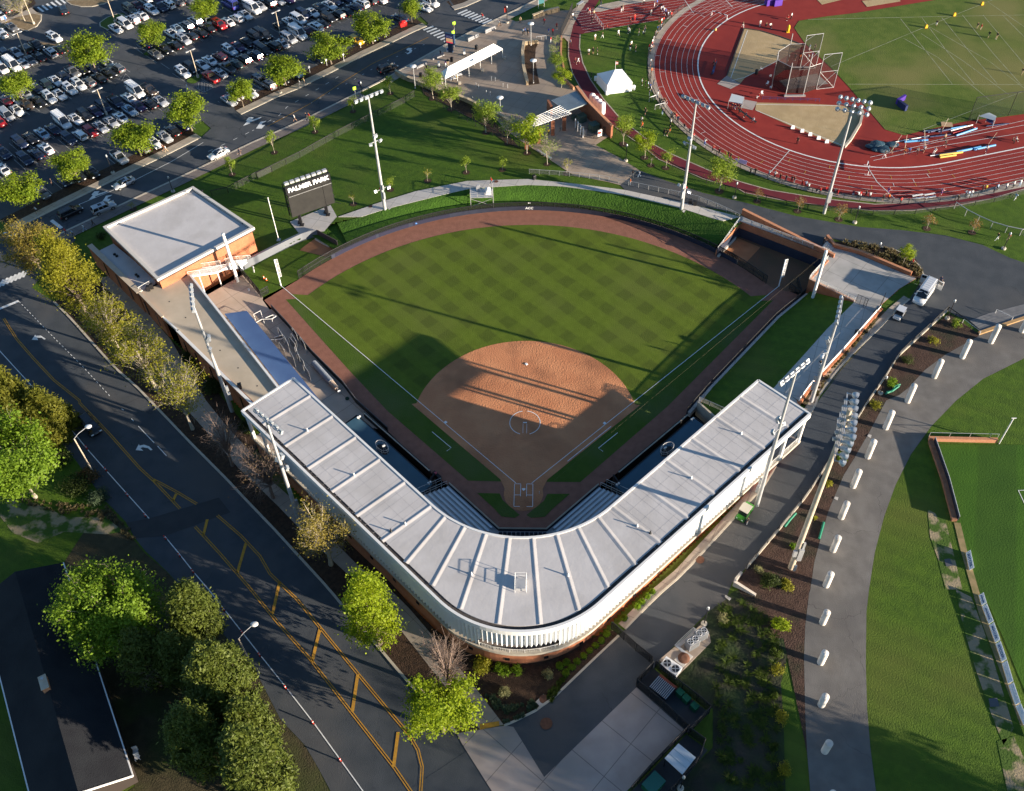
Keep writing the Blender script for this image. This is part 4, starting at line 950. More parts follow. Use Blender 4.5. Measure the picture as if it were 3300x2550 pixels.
OW=[xy(q)for q in P('A1','1375 1118',4.7)]+[Vector((-41.2,11.0))]
m=MB();m.wall(OW,-1,4.5,.45);m.build('brick_wall',BRICK,dk)
m=MB();m.wall(OW,4.5,4.72,.5);m.build('outer_parapet',WPAINT,dk)
m=MB();m.wall([xy(q)for q in P('A1','1262 1012 1385 1122',4.7)],4.2,4.72,.3);m.build('outer_parapet',WPAINT,dk)
IP=[xy(q)for q in P('A1','1478 690',4.7)]+[Vector((-37.4,13.6))]
m=MB();m.wall(IP,3.7,4.75,.35);m.build('inner_parapet',WPAINT,dk)
m=MB();m.wall(offs(IP,-2.6)if False else[q+Vector((-3.6,-2.0))for q in IP],0,3.75,.3);m.build('inner_wall',BRICK,dk)
for t_ in(.08,.22,.40,.58,.76,.9):
 a,b=OW;d_=(b-a).normalized();p=a+(b-a)*t_;m=MB();m.box(V3(p+Vector((d_.y,-d_.x))*.25,2.2),(.4,.12,2.4),math.atan2(d_.y,d_.x));m.build('slot_window',DGLASS,dk)
for x,y in((1315,898),(1442,1022),(1710,1277),(1850,1413),(1998,1553)):
 p=P1('A1',x,y,4.2);m=MB();m.lathe([(.13,0),(.13,.015)],p,8);m.build('floor_drain',BLACK,dk)
BLU=[xy(q)for q in P('A1','1745 992 1918 970',3.4)]+[Vector((-31.9,13.6)),Vector((-35.4,12.0))]
m=MB();m.prism(BLU,3.2,3.42);aw=thing('awning','long flat navy awning below the deck along the batting cages','awning',V3(BLU[1],0));m.build('canopy',mat('awning_navy',(.06,.11,.24),(.07,.13,.27),.4,rough=.6),aw)
for t_ in(.02,.3,.6,.9):
 p=BLU[1].lerp(BLU[2],t_)+Vector((-.4,-.2));m=MB();m.tube((p.x,p.y,0),(p.x,p.y,3.2),.09,n=6);m.build('post',BLACK,aw)
railing('picket_rail','white picket gate rail at the end of the roof deck beside black bins',P('A1','1085 820 1225 740',4.2),1.0,WPAINT,.18)
CO=[xy(q)for q in LW[:6]]+[Vector((-27.2,12.6)),Vector((-36,12)),Vector((-58,33)),Vector((-62.5,38.5)),Vector((-49.2,52.0))]+[xy(q)for q in P('j','840 510 545 675 640 780 760 950',0)]+[xy(q)for q in P('k','90 60 165 165',0)]
sheet('concourse',[CO],CONCOURSE,.0,z=.006)
sheet('concourse',[[xy(q)for q in P('j','545 675 800 545 1000 440 1215 330 1215 290 700 520 560 590',0)]],CONCOURSE,.0,z=.016)
s0,s1,s2,s3=P1('j',75,700,4.2),P1('j',340,660,3.4),P1('j',420,625,3.4),P1('j',600,610,1.2)
sc=thing('staircase','white steel stair with picket rails down from the roof deck','staircase',V3(s1,0))
wd=Vector((.62,1.05,0));m=MB()
for a,b,n_ in((s0,s1,7),(s2,s3,12)):
 for k in range(n_):
  p=a.lerp(b,(k+.5)/n_);q=(b-a)/n_;m.add([p-q*.5-wd,p+q*.5-wd,p+q*.5+wd,p-q*.5+wd],[(0,1,2,3)],0)
m.add([s1-wd,s2-wd,s2+wd,s1+wd],[(0,1,2,3)]);m.build('treads',GALV,sc)
for sg in(-1,1):
 line=[s0+wd*sg,s1+wd*sg,s2+wd*sg,s3+wd*sg]
 m=MB();[m.bar(a-Vector((0,0,.15)),b-Vector((0,0,.15)),.08,.35)for a,b in zip(line[:-1],line[1:])];m.build('stringer',WPAINT,sc)
 railing('rail',None,line,1.05,WPAINT,.2,parent=sc)
for q in(s0-wd*.8+Vector((1.6,0,0)),s1-wd*.8,s2+wd*.2+Vector((.6,0,0))):
 m=MB();m.tube((q.x,q.y,0),(q.x,q.y,q.z-.3),.12,n=8);m.build('column',WPAINT,sc)
def poly(t,s):return[xy(q)for q in P(t,s)]
def bars(t,x0,y0,x1,y1,n,lx,ly,w):
 """n crosswalk bars between two centres, each along (lx, ly) in survey pixels, w metres wide"""
 out=[]
 for i in range(n):
  f=i/(n-1);cx,cy=lerp(x0,x1,f),lerp(y0,y1,f)
  out+=ribbon(P(t,f'{cx-lx/2} {cy-ly/2} {cx+lx/2} {cy+ly/2}'),w)
 return out
wm=[]
ar1='690 1557 722 1520 712 1515 735 1490 775 1488 768 1497 760 1510 838 1485 820 1500 740 1530 745 1537'
ar2='790 1577 815 1540 825 1525 875 1517 860 1527 840 1535 835 1550 862 1548 835 1578'
off_=lambda s,dx,dy:' '.join(str(float(v)+(dx if i%2==0 else dy))for i,v in enumerate(s.split()))
for s in(ar1,ar2):wm+=[poly('A0',s),poly('A0',off_(s,1199,-575))]
wm+=[poly('A1','248 1197 275 1157 280 1165 320 1165 357 1190 345 1197 325 1180 290 1182 298 1200'),poly('A2','1055 608 1080 560 1085 572 1120 565 1160 578 1187 605 1172 610 1150 592 1110 585 1092 592 1115 612'),poly('B0','1228 385 1245 375 1277 378 1262 388 1275 392 1268 410 1240 425 1228 420 1250 408 1252 398 1235 395')]
wm+=bars('B0',1400,222,1560,312,7,78,-30,.62)+bars('B0',1666,95,1855,172,8,74,-32,.62)
wm+=bars('A1',75,360,262,520,8,95,-22,.55)+bars('A1',10,760,200,680,7,-45,62,.6)
wm+=bars('a',632,152,975,22,6,88,72,.55)
wm+=ribbon(P('A1','-30 968 146 895'),.6)+ribbon(P('A1','400 268 480 330'),.7)
wm+=ribbon(P('A0','560 1615 860 1490 1060 1397 1330 1260 1580 1110'),.13)
for q in dashes(PM('A0 1620 1180 1900 1050 2170 900 | B0 300 835 700 600',None),1.0,2.2):wm+=ribbon(q,.12)
for q in dashes(PM('B0 30 1020 300 905 700 690 1060 485 1400 335',None),.9,2.4):wm+=ribbon(q,.12)
sheet('white_markings',wm,WHITE,.085)
EDGE=PM('A1 -180 1060 -40 1240 | A2 190 45 540 430 680 600 830 770 1000 960 1160 1138',None);EDGE2=PM('A2 1280 1275 1400 1420 1510 1560 1620 1688 | B3 100 640 300 890 510 1160 720 1450 900 1700',None)
DASH=PM('A1 150 900 420 1180 640 1400 860 1640',None)
wm=ribbon(EDGE,.13)+ribbon(EDGE2,.13)
for q in dashes(DASH,.9,.5):wm+=ribbon(q,.10)
for s in('945 285 962 298','1022 362 1040 382','1075 420 1200 552','1225 575 1295 652'):wm+=ribbon(P('A2',s),.12)
sheet('white_markings',wm,WHITE,.075)
ym=[]
dbl=lambda pts:ribbon(pts,.13,.14)+ribbon(pts,.13,-.14)
ym+=dbl(PM('A1 30 1030 130 1190 260 1340 420 1510 620 1670 | A2 620 240 850 480 1090 750 1200 850 1400 1062',None))+dbl(P('A2','1190 835 1250 865 1380 935 1530 1025'))
ym+=dbl(PM('A2 1515 1200 1700 1400 1930 1665 | B3 230 380 480 660 720 970 930 1240 1140 1510 1270 1700',None))
ym+=dbl(PM('A2 1690 1115 1870 1270 2020 1430 | B3 170 0 380 200 560 420 830 750 1080 1050 1250 1250 1320 1370 1352 1500 1340 1700',None))
for s in('A2 1612 1145 1580 1270','A2 1912 1330 1845 1560','A2 1372 945 1345 1000','B3 245 60 190 310','B3 560 420 495 690','B3 852 780 810 1070','B3 1165 1230 1130 1500'):ym+=ribbon(PM(s,None),.42)
sheet('yellow_markings',ym,YEL,.075)
sheet('yellow_markings',ribbon(P('B0','150 985 470 815 760 625 960 500 1400 292'),.14),YEL,.085)
sheet('tactile_ramp',[poly('B3','1797 1170 1948 1146 1953 1180 1802 1215')],YEL,.14)
sheet('tactile_ramp',[poly('a','500 135 520 125 615 205 575 200')],YEL,.14)
IS=mat('island_straw',(.20,.14,.075),(.26,.19,.11),1,bump=.4,bsc=5)
ISL={'A':'a -60 420 120 330 330 230 620 205 655 250 640 330 560 430 470 480 380 495 310 460 250 410 120 410 -60 480','B':'a 1545 375 1580 315 1760 235 1920 200 1960 280 1880 340 1830 470 1650 470 1570 440','C':'a 1000 -5 1100 85 1250 110 1420 112 1560 85 1700 40 1780 -10','D':'a 615 670 630 660 850 700 990 715 870 760 700 720','E':'b 280 860 380 790 640 700 720 640 780 600 820 640 560 760 500 830 420 880','F':'b 960 1260 1060 1200 1230 1150 1180 1250 1100 1310 1010 1300'}
for k,s in ISL.items():
 pts=smooth([xy(q)for q in PM(s,None)],1,True)
 sheet('traffic_island',[pts],{'A':IS,'B':LAWN,'C':IS,'D':IS}.get(k,LAWN),.12)
 if k in 'ABC':kerb('island_kerb',pts+pts[:1],.25,.13)
sheet('sidewalk',[poly('a','0 280 200 270 480 130 520 125 615 205 380 250 200 290 0 400')],WALK,.14)
sheet('mulch_strip',[poly('a','150 130 520 -20 560 60 480 130 230 230')],MULCH,.13)
hat=[]
for t,s in(('b','1155 1290 1155 1370'),('b','1210 1260 1210 1410'),('b','1245 1285 1245 1430'),('b','1290 1315 1290 1415'),('b','1335 1340 1335 1390'),('b','1130 1370 1240 1440'),('b','1210 1260 1385 1365'),('b','1240 1440 1385 1365'),('a','1945 1150 2020 1210'),('a','2020 1210 1885 1260'),('a','1950 1160 1900 1250'),('a','1900 1180 1850 1240'),('a','130 480 220 575'),('a','220 575 130 610'),('a','60 510 150 590'),('b','150 745 290 835'),('b','205 715 345 800'),('b','180 735 240 800'),('b','570 985 705 1075')):
 hat+=ribbon(P(t,s),.12)
def paint(name,c,rough=.28,metal=.25):
 M=mat('paint_'+name,c,rough=rough,metal=metal,spec=.5);b=M.node_tree.nodes["Principled BSDF"];b.inputs["Coat Weight"].default_value=.5;return M
PAINT={'white':(.72,.72,.72),'silver':(.40,.41,.43),'grey':(.15,.15,.155),'black':(.012,.012,.014),'navy':(.014,.022,.055),'red':(.34,.018,.022),'maroon':(.085,.012,.022),'yellow':(.68,.40,.02),'blue':(.05,.06,.30),'pale blue':(.28,.38,.48),'dark green':(.030,.048,.045),'purple':(.045,.022,.075),'brown':(.07,.052,.042),'tan':(.26,.22,.17),'green':(.05,.25,.03)}
PAINT={k:paint(k.replace(' ','_'),v)for k,v in PAINT.items()}
CGLASS=mat('car_glass',(.010,.013,.018),rough=.08,spec=.7)
TYRE=mat('tyre',(.014,.014,.014),rough=.9);RIM=mat('rim',(.38,.38,.39),rough=.35,metal=.7)
LAMPW=mat('headlamp',(.75,.76,.78),rough=.15,spec=.8);LAMPR=mat('tail_lamp',(.32,.012,.010),rough=.2,spec=.6)
SPEC={'s':(4.75,1.82,1.45,.95,((-.5,.70),(-.47,.94),(-.30,.99),(.14,.97),(.32,.92),(.46,.78),(.5,.60)),(-.36,.22,-.21,.06)),'h':(4.25,1.80,1.52,.98,((-.5,.80),(-.48,.98),(-.30,1.0),(.18,.98),(.34,.92),(.46,.80),(.5,.62)),(-.485,.26,-.42,.07)),'u':(4.75,1.92,1.74,1.08,((-.5,.85),(-.49,1.06),(-.30,1.09),(.20,1.08),(.38,1.02),(.47,.90),(.5,.68)),(-.49,.25,-.44,.10)),'v':(5.05,1.98,1.78,1.05,((-.5,.80),(-.49,1.05),(-.30,1.06),(.24,1.04),(.38,.96),(.47,.82),(.5,.62)),(-.49,.34,-.46,.14)),'V':(5.75,2.06,2.45,1.35,((-.5,.9),(-.495,1.34),(-.30,1.36),(.28,1.34),(.40,1.12),(.48,.92),(.5,.66)),(-.495,.36,-.485,.20)),'p':(5.50,1.98,1.82,1.06,((-.5,.80),(-.495,1.05),(-.30,1.06),(.18,1.06),(.36,1.04),(.48,.96),(.5,.66)),(-.10,.24,-.06,.12))}
def car_proto(kind):
 L,Wd,Ht,zb,stn,(gr,gf,rr,rf_)=SPEC[kind];hw=Wd/2;g=.24
 nm={'s':'parked_sedan','h':'parked_hatchback','u':'parked_suv','v':'parked_minivan','V':'parked_van','p':'parked_pickup'}[kind]
 t=thing(nm,'car','car',(0,0,0))
 m=MB();n=10;vs=[]
 for x,zt in stn:
  k=1.0 if abs(x)<.44 else(.93 if abs(x)<.49 else .84);w=hw*k;lo=g+(.10 if abs(x)>.45 else 0)
  half=[(w*.80,lo),(w*.98,lo+.10),(w,lo+.30),(w*.985,zt-.16),(w*.90,zt)]
  vs+=[(x*L,-y,z)for y,z in half]+[(x*L,y,z)for y,z in reversed(half)]
 ns=len(stn);fs=[(i*n+j,i*n+(j+1)%n,(i+1)*n+(j+1)%n,(i+1)*n+j)for i in range(ns-1)for j in range(n)]
 m.add(vs,fs,0,True);m.add(vs[:n],[tuple(range(n))]);m.add(vs[-n:],[tuple(reversed(range(n)))])
 y0,y1=hw*.90,hw*.74
 foot=[(gr*L,-y0,zb-.02),(gf*L,-y0*.97,zb-.02),(gf*L,y0*.97,zb-.02),(gr*L,y0,zb-.02)]
 top=[(rr*L,-y1,Ht-.06),(rf_*L,-y1*.97,Ht-.06),(rf_*L,y1*.97,Ht-.06),(rr*L,y1,Ht-.06)]
 ex=.03
 m.add([(rr*L-ex,-y1-ex,Ht-.075),(rf_*L+ex,-y1-ex,Ht-.075),(rf_*L+ex,y1+ex,Ht-.075),(rr*L-ex,y1+ex,Ht-.075),(rr*L+.12,-y1*.82,Ht),(rf_*L-.2,-y1*.82,Ht-.005),(rf_*L-.2,y1*.82,Ht-.005),(rr*L+.12,y1*.82,Ht)],[(4,5,6,7),(0,1,5,4),(1,2,6,5),(2,3,7,6),(3,0,4,7),(3,2,1,0)],0,False)
 for a,b in zip(foot,top):m.bar(a,b,.10,.09)
 nb={'s':(.45,),'h':(.5,),'u':(.36,.66),'v':(.36,.66),'V':(.33,.66),'p':(.5,)}[kind]
 for f in nb:
  for sg in(0,3):
   a=Vector(foot[sg]).lerp(Vector(foot[1 if sg==0 else 2]),f);b=Vector(top[sg]).lerp(Vector(top[1 if sg==0 else 2]),f);m.bar(a,b,.11,.07)
 if kind=='V':
  m.box((-.14*L,0,1.62),(.60*L,Wd*.93,.34));m.box((-.14*L,0,Ht-.16),(.62*L,Wd*.84,.24))
  for x in range(7):m.box((-.46*L+.1*L*x,0,Ht+.01),(.05,Wd*.6,.03))
 for sg in(-1,1):m.box((gf*L-.25,sg*(hw+.08),zb+.10),(.16,.20,.14))
 body=m.build('body',PAINT['white'],t,world=False)
 body.material_slots[0].link='OBJECT';body.material_slots[0].material=PAINT['white']
 m=MB();m.add(foot+top,[(0,1,5,4),(1,2,6,5),(2,3,7,6),(3,0,4,7),(4,5,6,7)])
 if kind in 'su':m.box(((rr+rf_)/2*L+.25,0,Ht+.002),(.75,y1*1.1,.012))
 m.build('windows',CGLASS,t,world=False)
 if kind=='p':
  m=MB();m.box((-.30*L,0,1.075),(.34*L,Wd*.76,.02));m.build('cargo_bed',BLACK,t,world=False)
 whl=None
 for x in(-.31,.31):
  for sg in(-1,1):
   if whl is None:
    m=MB();r=.34 if kind not in 'puV' else .38
    m.tube((0,-.11,0),(0,.11,0),r,n=14,mi=0);m.tube((0,-.116,0),(0,.116,0),r*.62,n=10,mi=1)
    whl=m.build('wheel',[TYRE,RIM],t,world=False);wo=whl
   else:wo=whl.copy();COL.objects.link(wo);wo.parent=t
   wo.location=(x*L,sg*(hw-.07),.35 if kind not in 'puV' else .39)
 def pair(name,M,x,y,z,d):
  a=None
  for sg in(-1,1):
   if a is None:mm=MB();mm.box((0,0,0),d);a=mm.build(name,M,t,world=False);o=a
   else:o=a.copy();COL.objects.link(o);o.parent=t
   o.location=(x,sg*y,z)
 zf=stn[-2][1]-.08;zr=stn[0][1]+.06
 pair('headlight',LAMPW,.475*L,hw*.72,zf,(.22,.36,.13));pair('tail_light',LAMPR,-.487*L,hw*.76,zr,(.12,.26,.16 if kind in 'sh' else .34))
 m=MB();m.box((-.497*L,0,zr-.12),(.05,.34,.13));m.build('number_plate',SIGNW,t,world=False)
 return t
CARS={}
def car(kind,colour,p,ang,label,group):
 if kind not in CARS:CARS[kind]=car_proto(kind)
 o=place(CARS[kind],p+Vector((0,0,.05)),ang,label,group)
 for ch in o.children:
  if ch.name.split('.')[0]=='body':ch.material_slots[0].material=PAINT[colour]
 return o
KN={'s':'sedan','h':'hatchback','u':'SUV','v':'minivan','V':'van','p':'pickup'}
_q=P('c','870 605 950 670');AXD=(xy(_q[1])-xy(_q[0])).normalized();AXR=Vector((-AXD.y,AXD.x))
LOT=[]
def cars(t,s):
 for e in s.split(';'):
  e=e.strip()
  if not e:continue
  x,y,k,c,n=e.split(',');LOT.append((t,float(x),float(y),k,c.strip(),int(n)))
cars('a','''100,190,u,black,-1;10,275,s,white,-1;200,465,s,grey,1;35,565,u,white,-1;
580,745,p,black,1;430,805,u,black,-1;115,895,u,navy,1;265,855,s,silver,1;805,860,u,silver,-1;955,805,s,black,-1;630,925,s,black,-1;490,980,s,grey,1;370,1025,s,silver,-1;215,1065,V,white,1;40,1100,v,white,1;-60,985,s,grey,-1;
1140,1160,p,grey,1;1015,1230,s,navy,1;880,1300,s,white,1;750,1365,h,dark green,1;590,1420,s,navy,1;1240,1360,u,white,1;1100,1430,u,white,1;940,1515,s,white,1;785,1560,u,white,1;625,1625,s,black,1;1400,1315,h,grey,-1;1560,1250,s,black,-1;1710,1175,s,black,1;1850,1100,h,grey,-1;1690,1030,s,silver,1;1470,1110,s,navy,1;1290,1120,s,black,1;
420,1500,s,silver,1;280,1590,s,silver,1;430,1660,s,brown,1;95,1605,s,maroon,-1;1810,485,s,white,1;1960,415,v,white,1;2080,345,u,silver,-1;2030,180,u,dark green,1''')
cars('b','''215,130,s,maroon,1;355,70,u,silver,-1;280,280,s,white,-1;440,200,u,white,1;570,150,p,navy,1;700,110,u,white,-1;500,20,s,purple,-1;640,-15,s,silver,1;850,70,s,grey,-1;990,40,p,grey,1;
1660,115,V,blue,-1;1880,25,V,purple,-1;2000,180,V,white,1;2110,135,s,silver,1;2090,25,s,black,1;1890,275,s,white,1;1765,322,h,white,-1;1615,378,s,white,-1;1490,425,u,red,1;1320,480,s,black,-1;1205,550,s,black,-1;1065,605,h,black,-1;935,660,u,silver,1;810,745,s,black,-1;650,805,s,black,1;500,885,s,grey,1;360,715,s,navy,-1;
1120,370,u,silver,-1;985,445,u,grey,-1;840,495,s,pale blue,1;750,565,s,white,1;1290,355,s,silver,-1;2040,610,u,black,1;1925,700,s,black,1;1780,770,s,purple,1;1650,828,u,pale blue,1;1500,920,h,maroon,-1;1340,980,s,white,-1;1220,1050,s,white,1;1060,1100,u,black,1;925,1168,u,white,1;2130,565,u,black,1;
2060,910,s,navy,-1;1880,968,u,black,-1;1750,1035,s,dark green,-1;1620,1095,p,grey,-1;1495,1180,s,silver,-1;1360,1238,p,red,-1;2130,790,u,navy,1;195,1470,V,white,1;400,1440,p,brown,1;85,1565,s,white,-1;575,1615,s,silver,1;415,1655,s,black,-1;240,1690,s,purple,1;1640,1605,s,silver,1;1740,1515,u,white,1;2130,1300,u,grey,1''')
cars('c','''70,216,v,silver,1;160,176,s,white,1;0,270,s,red,-1;555,278,V,white,1;672,254,s,white,1;758,220,u,black,1;845,184,s,purple,1;918,146,u,navy,1;1022,100,p,navy,1;475,340,s,navy,-1;378,377,s,pale blue,-1;278,420,s,black,1;185,460,u,navy,1;35,548,p,navy,1;
985,278,s,silver,1;890,322,s,silver,1;802,360,h,red,1;710,392,h,white,-1;612,426,u,navy,1;412,510,s,white,-1;330,557,s,navy,-1;230,605,u,navy,1;40,694,s,white,-1;1065,236,s,white,-1;1145,176,s,pale blue,1;565,786,s,navy,1;685,750,s,black,1;808,716,s,black,1;380,895,s,grey,1;1050,586,p,silver,1''')
cars('A0','1350,1036,s,black,-1;1425,990,s,navy,-1;1285,1085,s,silver,1;1200,1130,s,white,1;1110,1165,s,grey,-1')
cars('d','''190,50,u,black,-1;265,30,s,silver,1;345,15,s,purple,1;290,258,s,black,1;367,216,s,white,1;443,192,v,white,1;490,147,u,navy,1;567,134,s,white,1;637,90,s,grey,1;713,70,s,white,1;767,32,s,navy,1;870,15,s,navy,1;
150,330,u,black,1;440,322,V,white,1;360,360,v,silver,1;300,405,s,silver,-1;230,430,u,black,-1;145,468,u,black,1;75,510,u,navy,-1;515,291,s,maroon,-1;595,260,u,white,-1;650,232,s,black,-1;710,183,u,black,1;793,155,u,black,-1;868,129,s,black,-1;935,90,s,navy,-1;995,55,u,white,-1;1070,32,u,black,-1;1155,16,s,white,-1;
180,765,u,grey,-1;290,722,s,black,1;420,662,h,pale blue,1;615,534,s,navy,1;950,378,h,yellow,1;1080,344,s,black,1;20,835,s,white,1''')
cars('B0','1370,80,s,white,1;1420,42,u,white,1;1180,160,s,navy,-1')
rows=[]
pts=[]
for t,x,y,k,c,n in LOT:
 p=P1(t,x,y);pts.append(p)
order=sorted(range(len(LOT)),key=lambda i:pts[i].x*AXD.x+pts[i].y*AXD.y)
lab_row=[None]*len(LOT);nrow=0
def beside(i):
 best=(None,9)
 for j in range(len(LOT)):
  if j==i:continue
  d_=xy(pts[j])-xy(pts[i]);s_,f_=d_.dot(AXR),d_.dot(AXD)
  if abs(f_)<2.0 and 1.2<abs(s_)<6.5 and abs(s_)<best[1]:best=(j,abs(s_))
 return best[0]
def nb(i,sgn):
 best=(None,99)
 for j in range(len(LOT)):
  d_=xy(pts[j])-xy(pts[i]);s_,f_=d_.dot(AXR)*sgn,d_.dot(AXD)
  if j!=i and abs(f_)<2.2 and 1.2<s_<best[1]and s_<9:best=(j,s_)
 return best[0]
left_is=-1 if AXR.x>0 else 1
ROWS=[]
def rowof(i):
 b=pts[i].x*AXD.x+pts[i].y*AXD.y
 return b
desc=[]
for i,(t,x,y,k,c,n)in enumerate(LOT):
 me_=f"{c} {KN[k]}"
 a,b=nb(i,left_is),nb(i,-left_is)
 dn=lambda j:f"{LOT[j][4]} {KN[LOT[j][3]]}"
 if a is not None and b is not None:s=f"{me_} parked between {dn(a)} and {dn(b)}"
 elif a is not None:s=f"{me_} at a row end beside a {dn(a)}"
 elif b is not None:s=f"{me_} at a row start beside a {dn(b)}"
 else:s=f"{me_} parked apart from the other rows"
 desc.append(s)
where=lambda p:('near the street trees' if False else None)
from collections import defaultdict
same=defaultdict(list)
for i,s in enumerate(desc):same[s].append(i)
for s,ids in same.items():
 if len(ids)<2:continue
 for i in ids:
  sx,sy=TL[LOT[i][0]][0]+LOT[i][1]/TL[LOT[i][0]][2],TL[LOT[i][0]][1]+LOT[i][2]/TL[LOT[i][0]][2]
  z='far' if sy<90 else('middle' if sy<300 else 'near');q='west' if sx<280 else('central' if sx<700 else 'east')
  desc[i]=s.replace('parked between',f'in the {z} {q} lot, between').replace('at a row',f'in the {z} {q} lot at a row').replace('parked apart',f'in the {z} {q} lot apart')
same=defaultdict(list)
for i,s in enumerate(desc):same[s].append(i)
for s,ids in same.items():
 if len(ids)<2:continue
 ids.sort(key=lambda i:pts[i].x)
 for kk,i in enumerate(ids):desc[i]=s.replace(LOT[i][4],LOT[i][4],1)+(', left' if kk==0 else ', right' if kk==len(ids)-1 else ', middle')
stall=[]
for i,(t,x,y,k,c,n)in enumerate(LOT):
 d_=AXD*n;car(k,c,pts[i],math.atan2(d_.y,d_.x)+rnd.uniform(-.03,.03),desc[i],'cars parked in the lot')
 for sg in(-1,1):
  a=xy(pts[i])+AXR*sg*1.42;stall.append([a-AXD*2.6+AXR*.06,a-AXD*2.6-AXR*.06,a+AXD*2.6-AXR*.06,a+AXD*2.6+AXR*.06])
sheet('stall_lines',stall+hat,mat('stall_paint',(.42,.42,.41),(.28,.28,.27),2),.05)
def drive(k,c,t,s,lab):
 a,b=P(t,s);d_=b-a;return car(k,c,(a+b)/2,math.atan2(d_.y,d_.x),lab,'cars on the roads')
drive('s','silver','c','1150 785 1040 840','silver sedan driving beside the white turn arrows past the dark sidewalk trees')
drive('u','grey','A0','760 1660 870 1615','silver grey SUV in the lane between the turn arrows and the flat roofed building').children[0].material_slots[0].material=PAINT['silver']
drive('u','black','A1','505 250 610 200','black SUV driving behind the silver one towards the turn arrows')
drive('s','white','A0','1755 1190 1655 1240','white sedan driving alone on the street by the sapling lawn')
drive('u','black','B0','1040 575 1130 535','dark SUV on the street in front of the stone wall end')
drive('u','black','A2','675 385 755 485','black SUV driving down the wide road beside the double yellow line')
drive('u','black','a','1030 245 990 160','black SUV leaving across the lot below the zebra crossing')
drive('u','white','a','790 590 930 665','white SUV driving past the straw covered island in the lot')
def leafmat(name,c,c2,sc=.5,tr=.5):
 if name in MATS:return MATS[name]
 M=mat(name,c,c2,sc,rough=.6,spec=.25,c3=tuple(v*.72 for v in c),sc3=1.3)
 N,L,b=nodes_of(M);t=N.new("ShaderNodeBsdfTranslucent");mx=N.new("ShaderNodeMixShader");mx.inputs[0].default_value=tr
 src=b.inputs["Base Color"].links[0].from_socket;L.new(src,t.inputs["Color"])
 L.new(b.outputs[0],mx.inputs[1]);L.new(t.outputs[0],mx.inputs[2]);L.new(mx.outputs[0],N["Material Output"].inputs["Surface"]);return M
BARK=mat('bark',(.13,.10,.075),(.20,.16,.12),3,rough=.95);BARKP=mat('pale_bark',(.30,.26,.20),(.38,.33,.26),3,rough=.95);TWIG=mat('twig_bark',(.15,.105,.085),(.21,.155,.13),3,rough=.95)
LF={'lot':leafmat('leaf_lot',(0.247,0.322,0.020),(0.165,0.247,0.017)),'lime':leafmat('leaf_lime',(0.312,0.392,0.014),(0.203,0.283,0.014)),'maple':leafmat('leaf_maple',(0.195,0.305,0.021),(0.130,0.221,0.018)),'gold':leafmat('leaf_gold',(0.336,0.266,0.049),(0.210,0.175,0.039)),'olive':leafmat('leaf_olive',(0.142,0.155,0.019),(0.203,0.196,0.024)),'cedar':leafmat('leaf_cedar',(.100,.125,.016),(.060,.085,.012),tr=.2),'sap':leafmat('leaf_sapling',(0.264,0.344,0.035),(0.192,0.280,0.029)),'orange':leafmat('leaf_orange',(0.312,0.180,0.042),(0.216,0.132,0.036)),'bud':leafmat('leaf_bud',(.18,.115,.05),(.14,.10,.045)),'yel':leafmat('leaf_yellow',(0.315,0.300,0.024),(0.225,0.225,0.021)),'box':leafmat('leaf_box',(0.195,0.312,0.013),(0.130,0.227,0.013)),'bush':leafmat('leaf_bush',(.060,.085,.018),(.040,.060,.014)),'pale':leafmat('leaf_pale',(.34,.33,.16),(.24,.24,.10)),'blue':leafmat('leaf_blue',(.065,.105,.055),(.095,.135,.075)),'straw':leafmat('grass_straw',(.22,.17,.085),(.13,.12,.05)),'weed':leafmat('leaf_weed',(.050,.085,.010),(.085,.125,.012),.8)}
def crown_points(r,n,h,cr,shape,cb):
 out=[];lob=[]
 for i in range(8):
  a=i*2.4+r.uniform(-.4,.4);e=r.uniform(-.55,.95);lob.append(Vector((math.cos(a)*math.sqrt(1-e*e*.8),math.sin(a)*math.sqrt(1-e*e*.8),e))*r.uniform(.45,.80))
 for i in range(n):
  if shape=='round' and i%5:
   g=lob[i%8];v=g+Vector((r.gauss(0,.20),r.gauss(0,.20),r.gauss(0,.17)));k=min(1,1.08/max(v.length,.01));v=v*k
   out.append(Vector((v.x*cr*.95,v.y*cr*.95,h*(cb+(1-cb)*((v.z*.92+1)/2)))));continue
  while True:
   x,y,z=r.uniform(-1,1),r.uniform(-1,1),r.uniform(-1,1);q=x*x+y*y+z*z
   if .12<q<1:break
  if shape=='cone':
   t=r.random()**1.35;rad=(1-t)**.8*cr*(.55+.45*r.random());a=r.uniform(0,6.283);out.append(Vector((rad*math.cos(a),rad*math.sin(a),h*(cb+(1-cb)*t))))
  elif shape=='pear':
   zz=(z+1)/2;k=(1-zz*.62)*1.12;out.append(Vector((x*cr*k,y*cr*k,h*(cb+(1-cb)*zz))))
  else:out.append(Vector((x*cr*.86,y*cr*.86,h*(cb+(1-cb)*((z*.9+1)/2)))))
 return out
def leaves(m,r,c,n,rc,lf,flat=.75,centre=None,longf=1.0):
 vs,fs=[],[];cen=centre or c
 for i in range(n):
  g=Vector((r.gauss(0,1),r.gauss(0,1),r.gauss(0,1)*flat))*rc*.55;p=c+g
  nn=(Vector((r.gauss(0,1),r.gauss(0,1),r.gauss(.6,1)))+(p-cen).normalized()*1.0).normalized()
  a=nn.cross(Vector((r.gauss(0,1),r.gauss(0,1),r.gauss(0,1)))).normalized();b=nn.cross(a);s=lf*r.uniform(.5,1.6)
  k=len(vs);vs+=[p-a*s*.5*longf,p-b*s*.34,p+a*s*.5*longf,p+b*s*.34];fs.append((k,k+1,k+2,k+3))
 m.add(vs,fs)
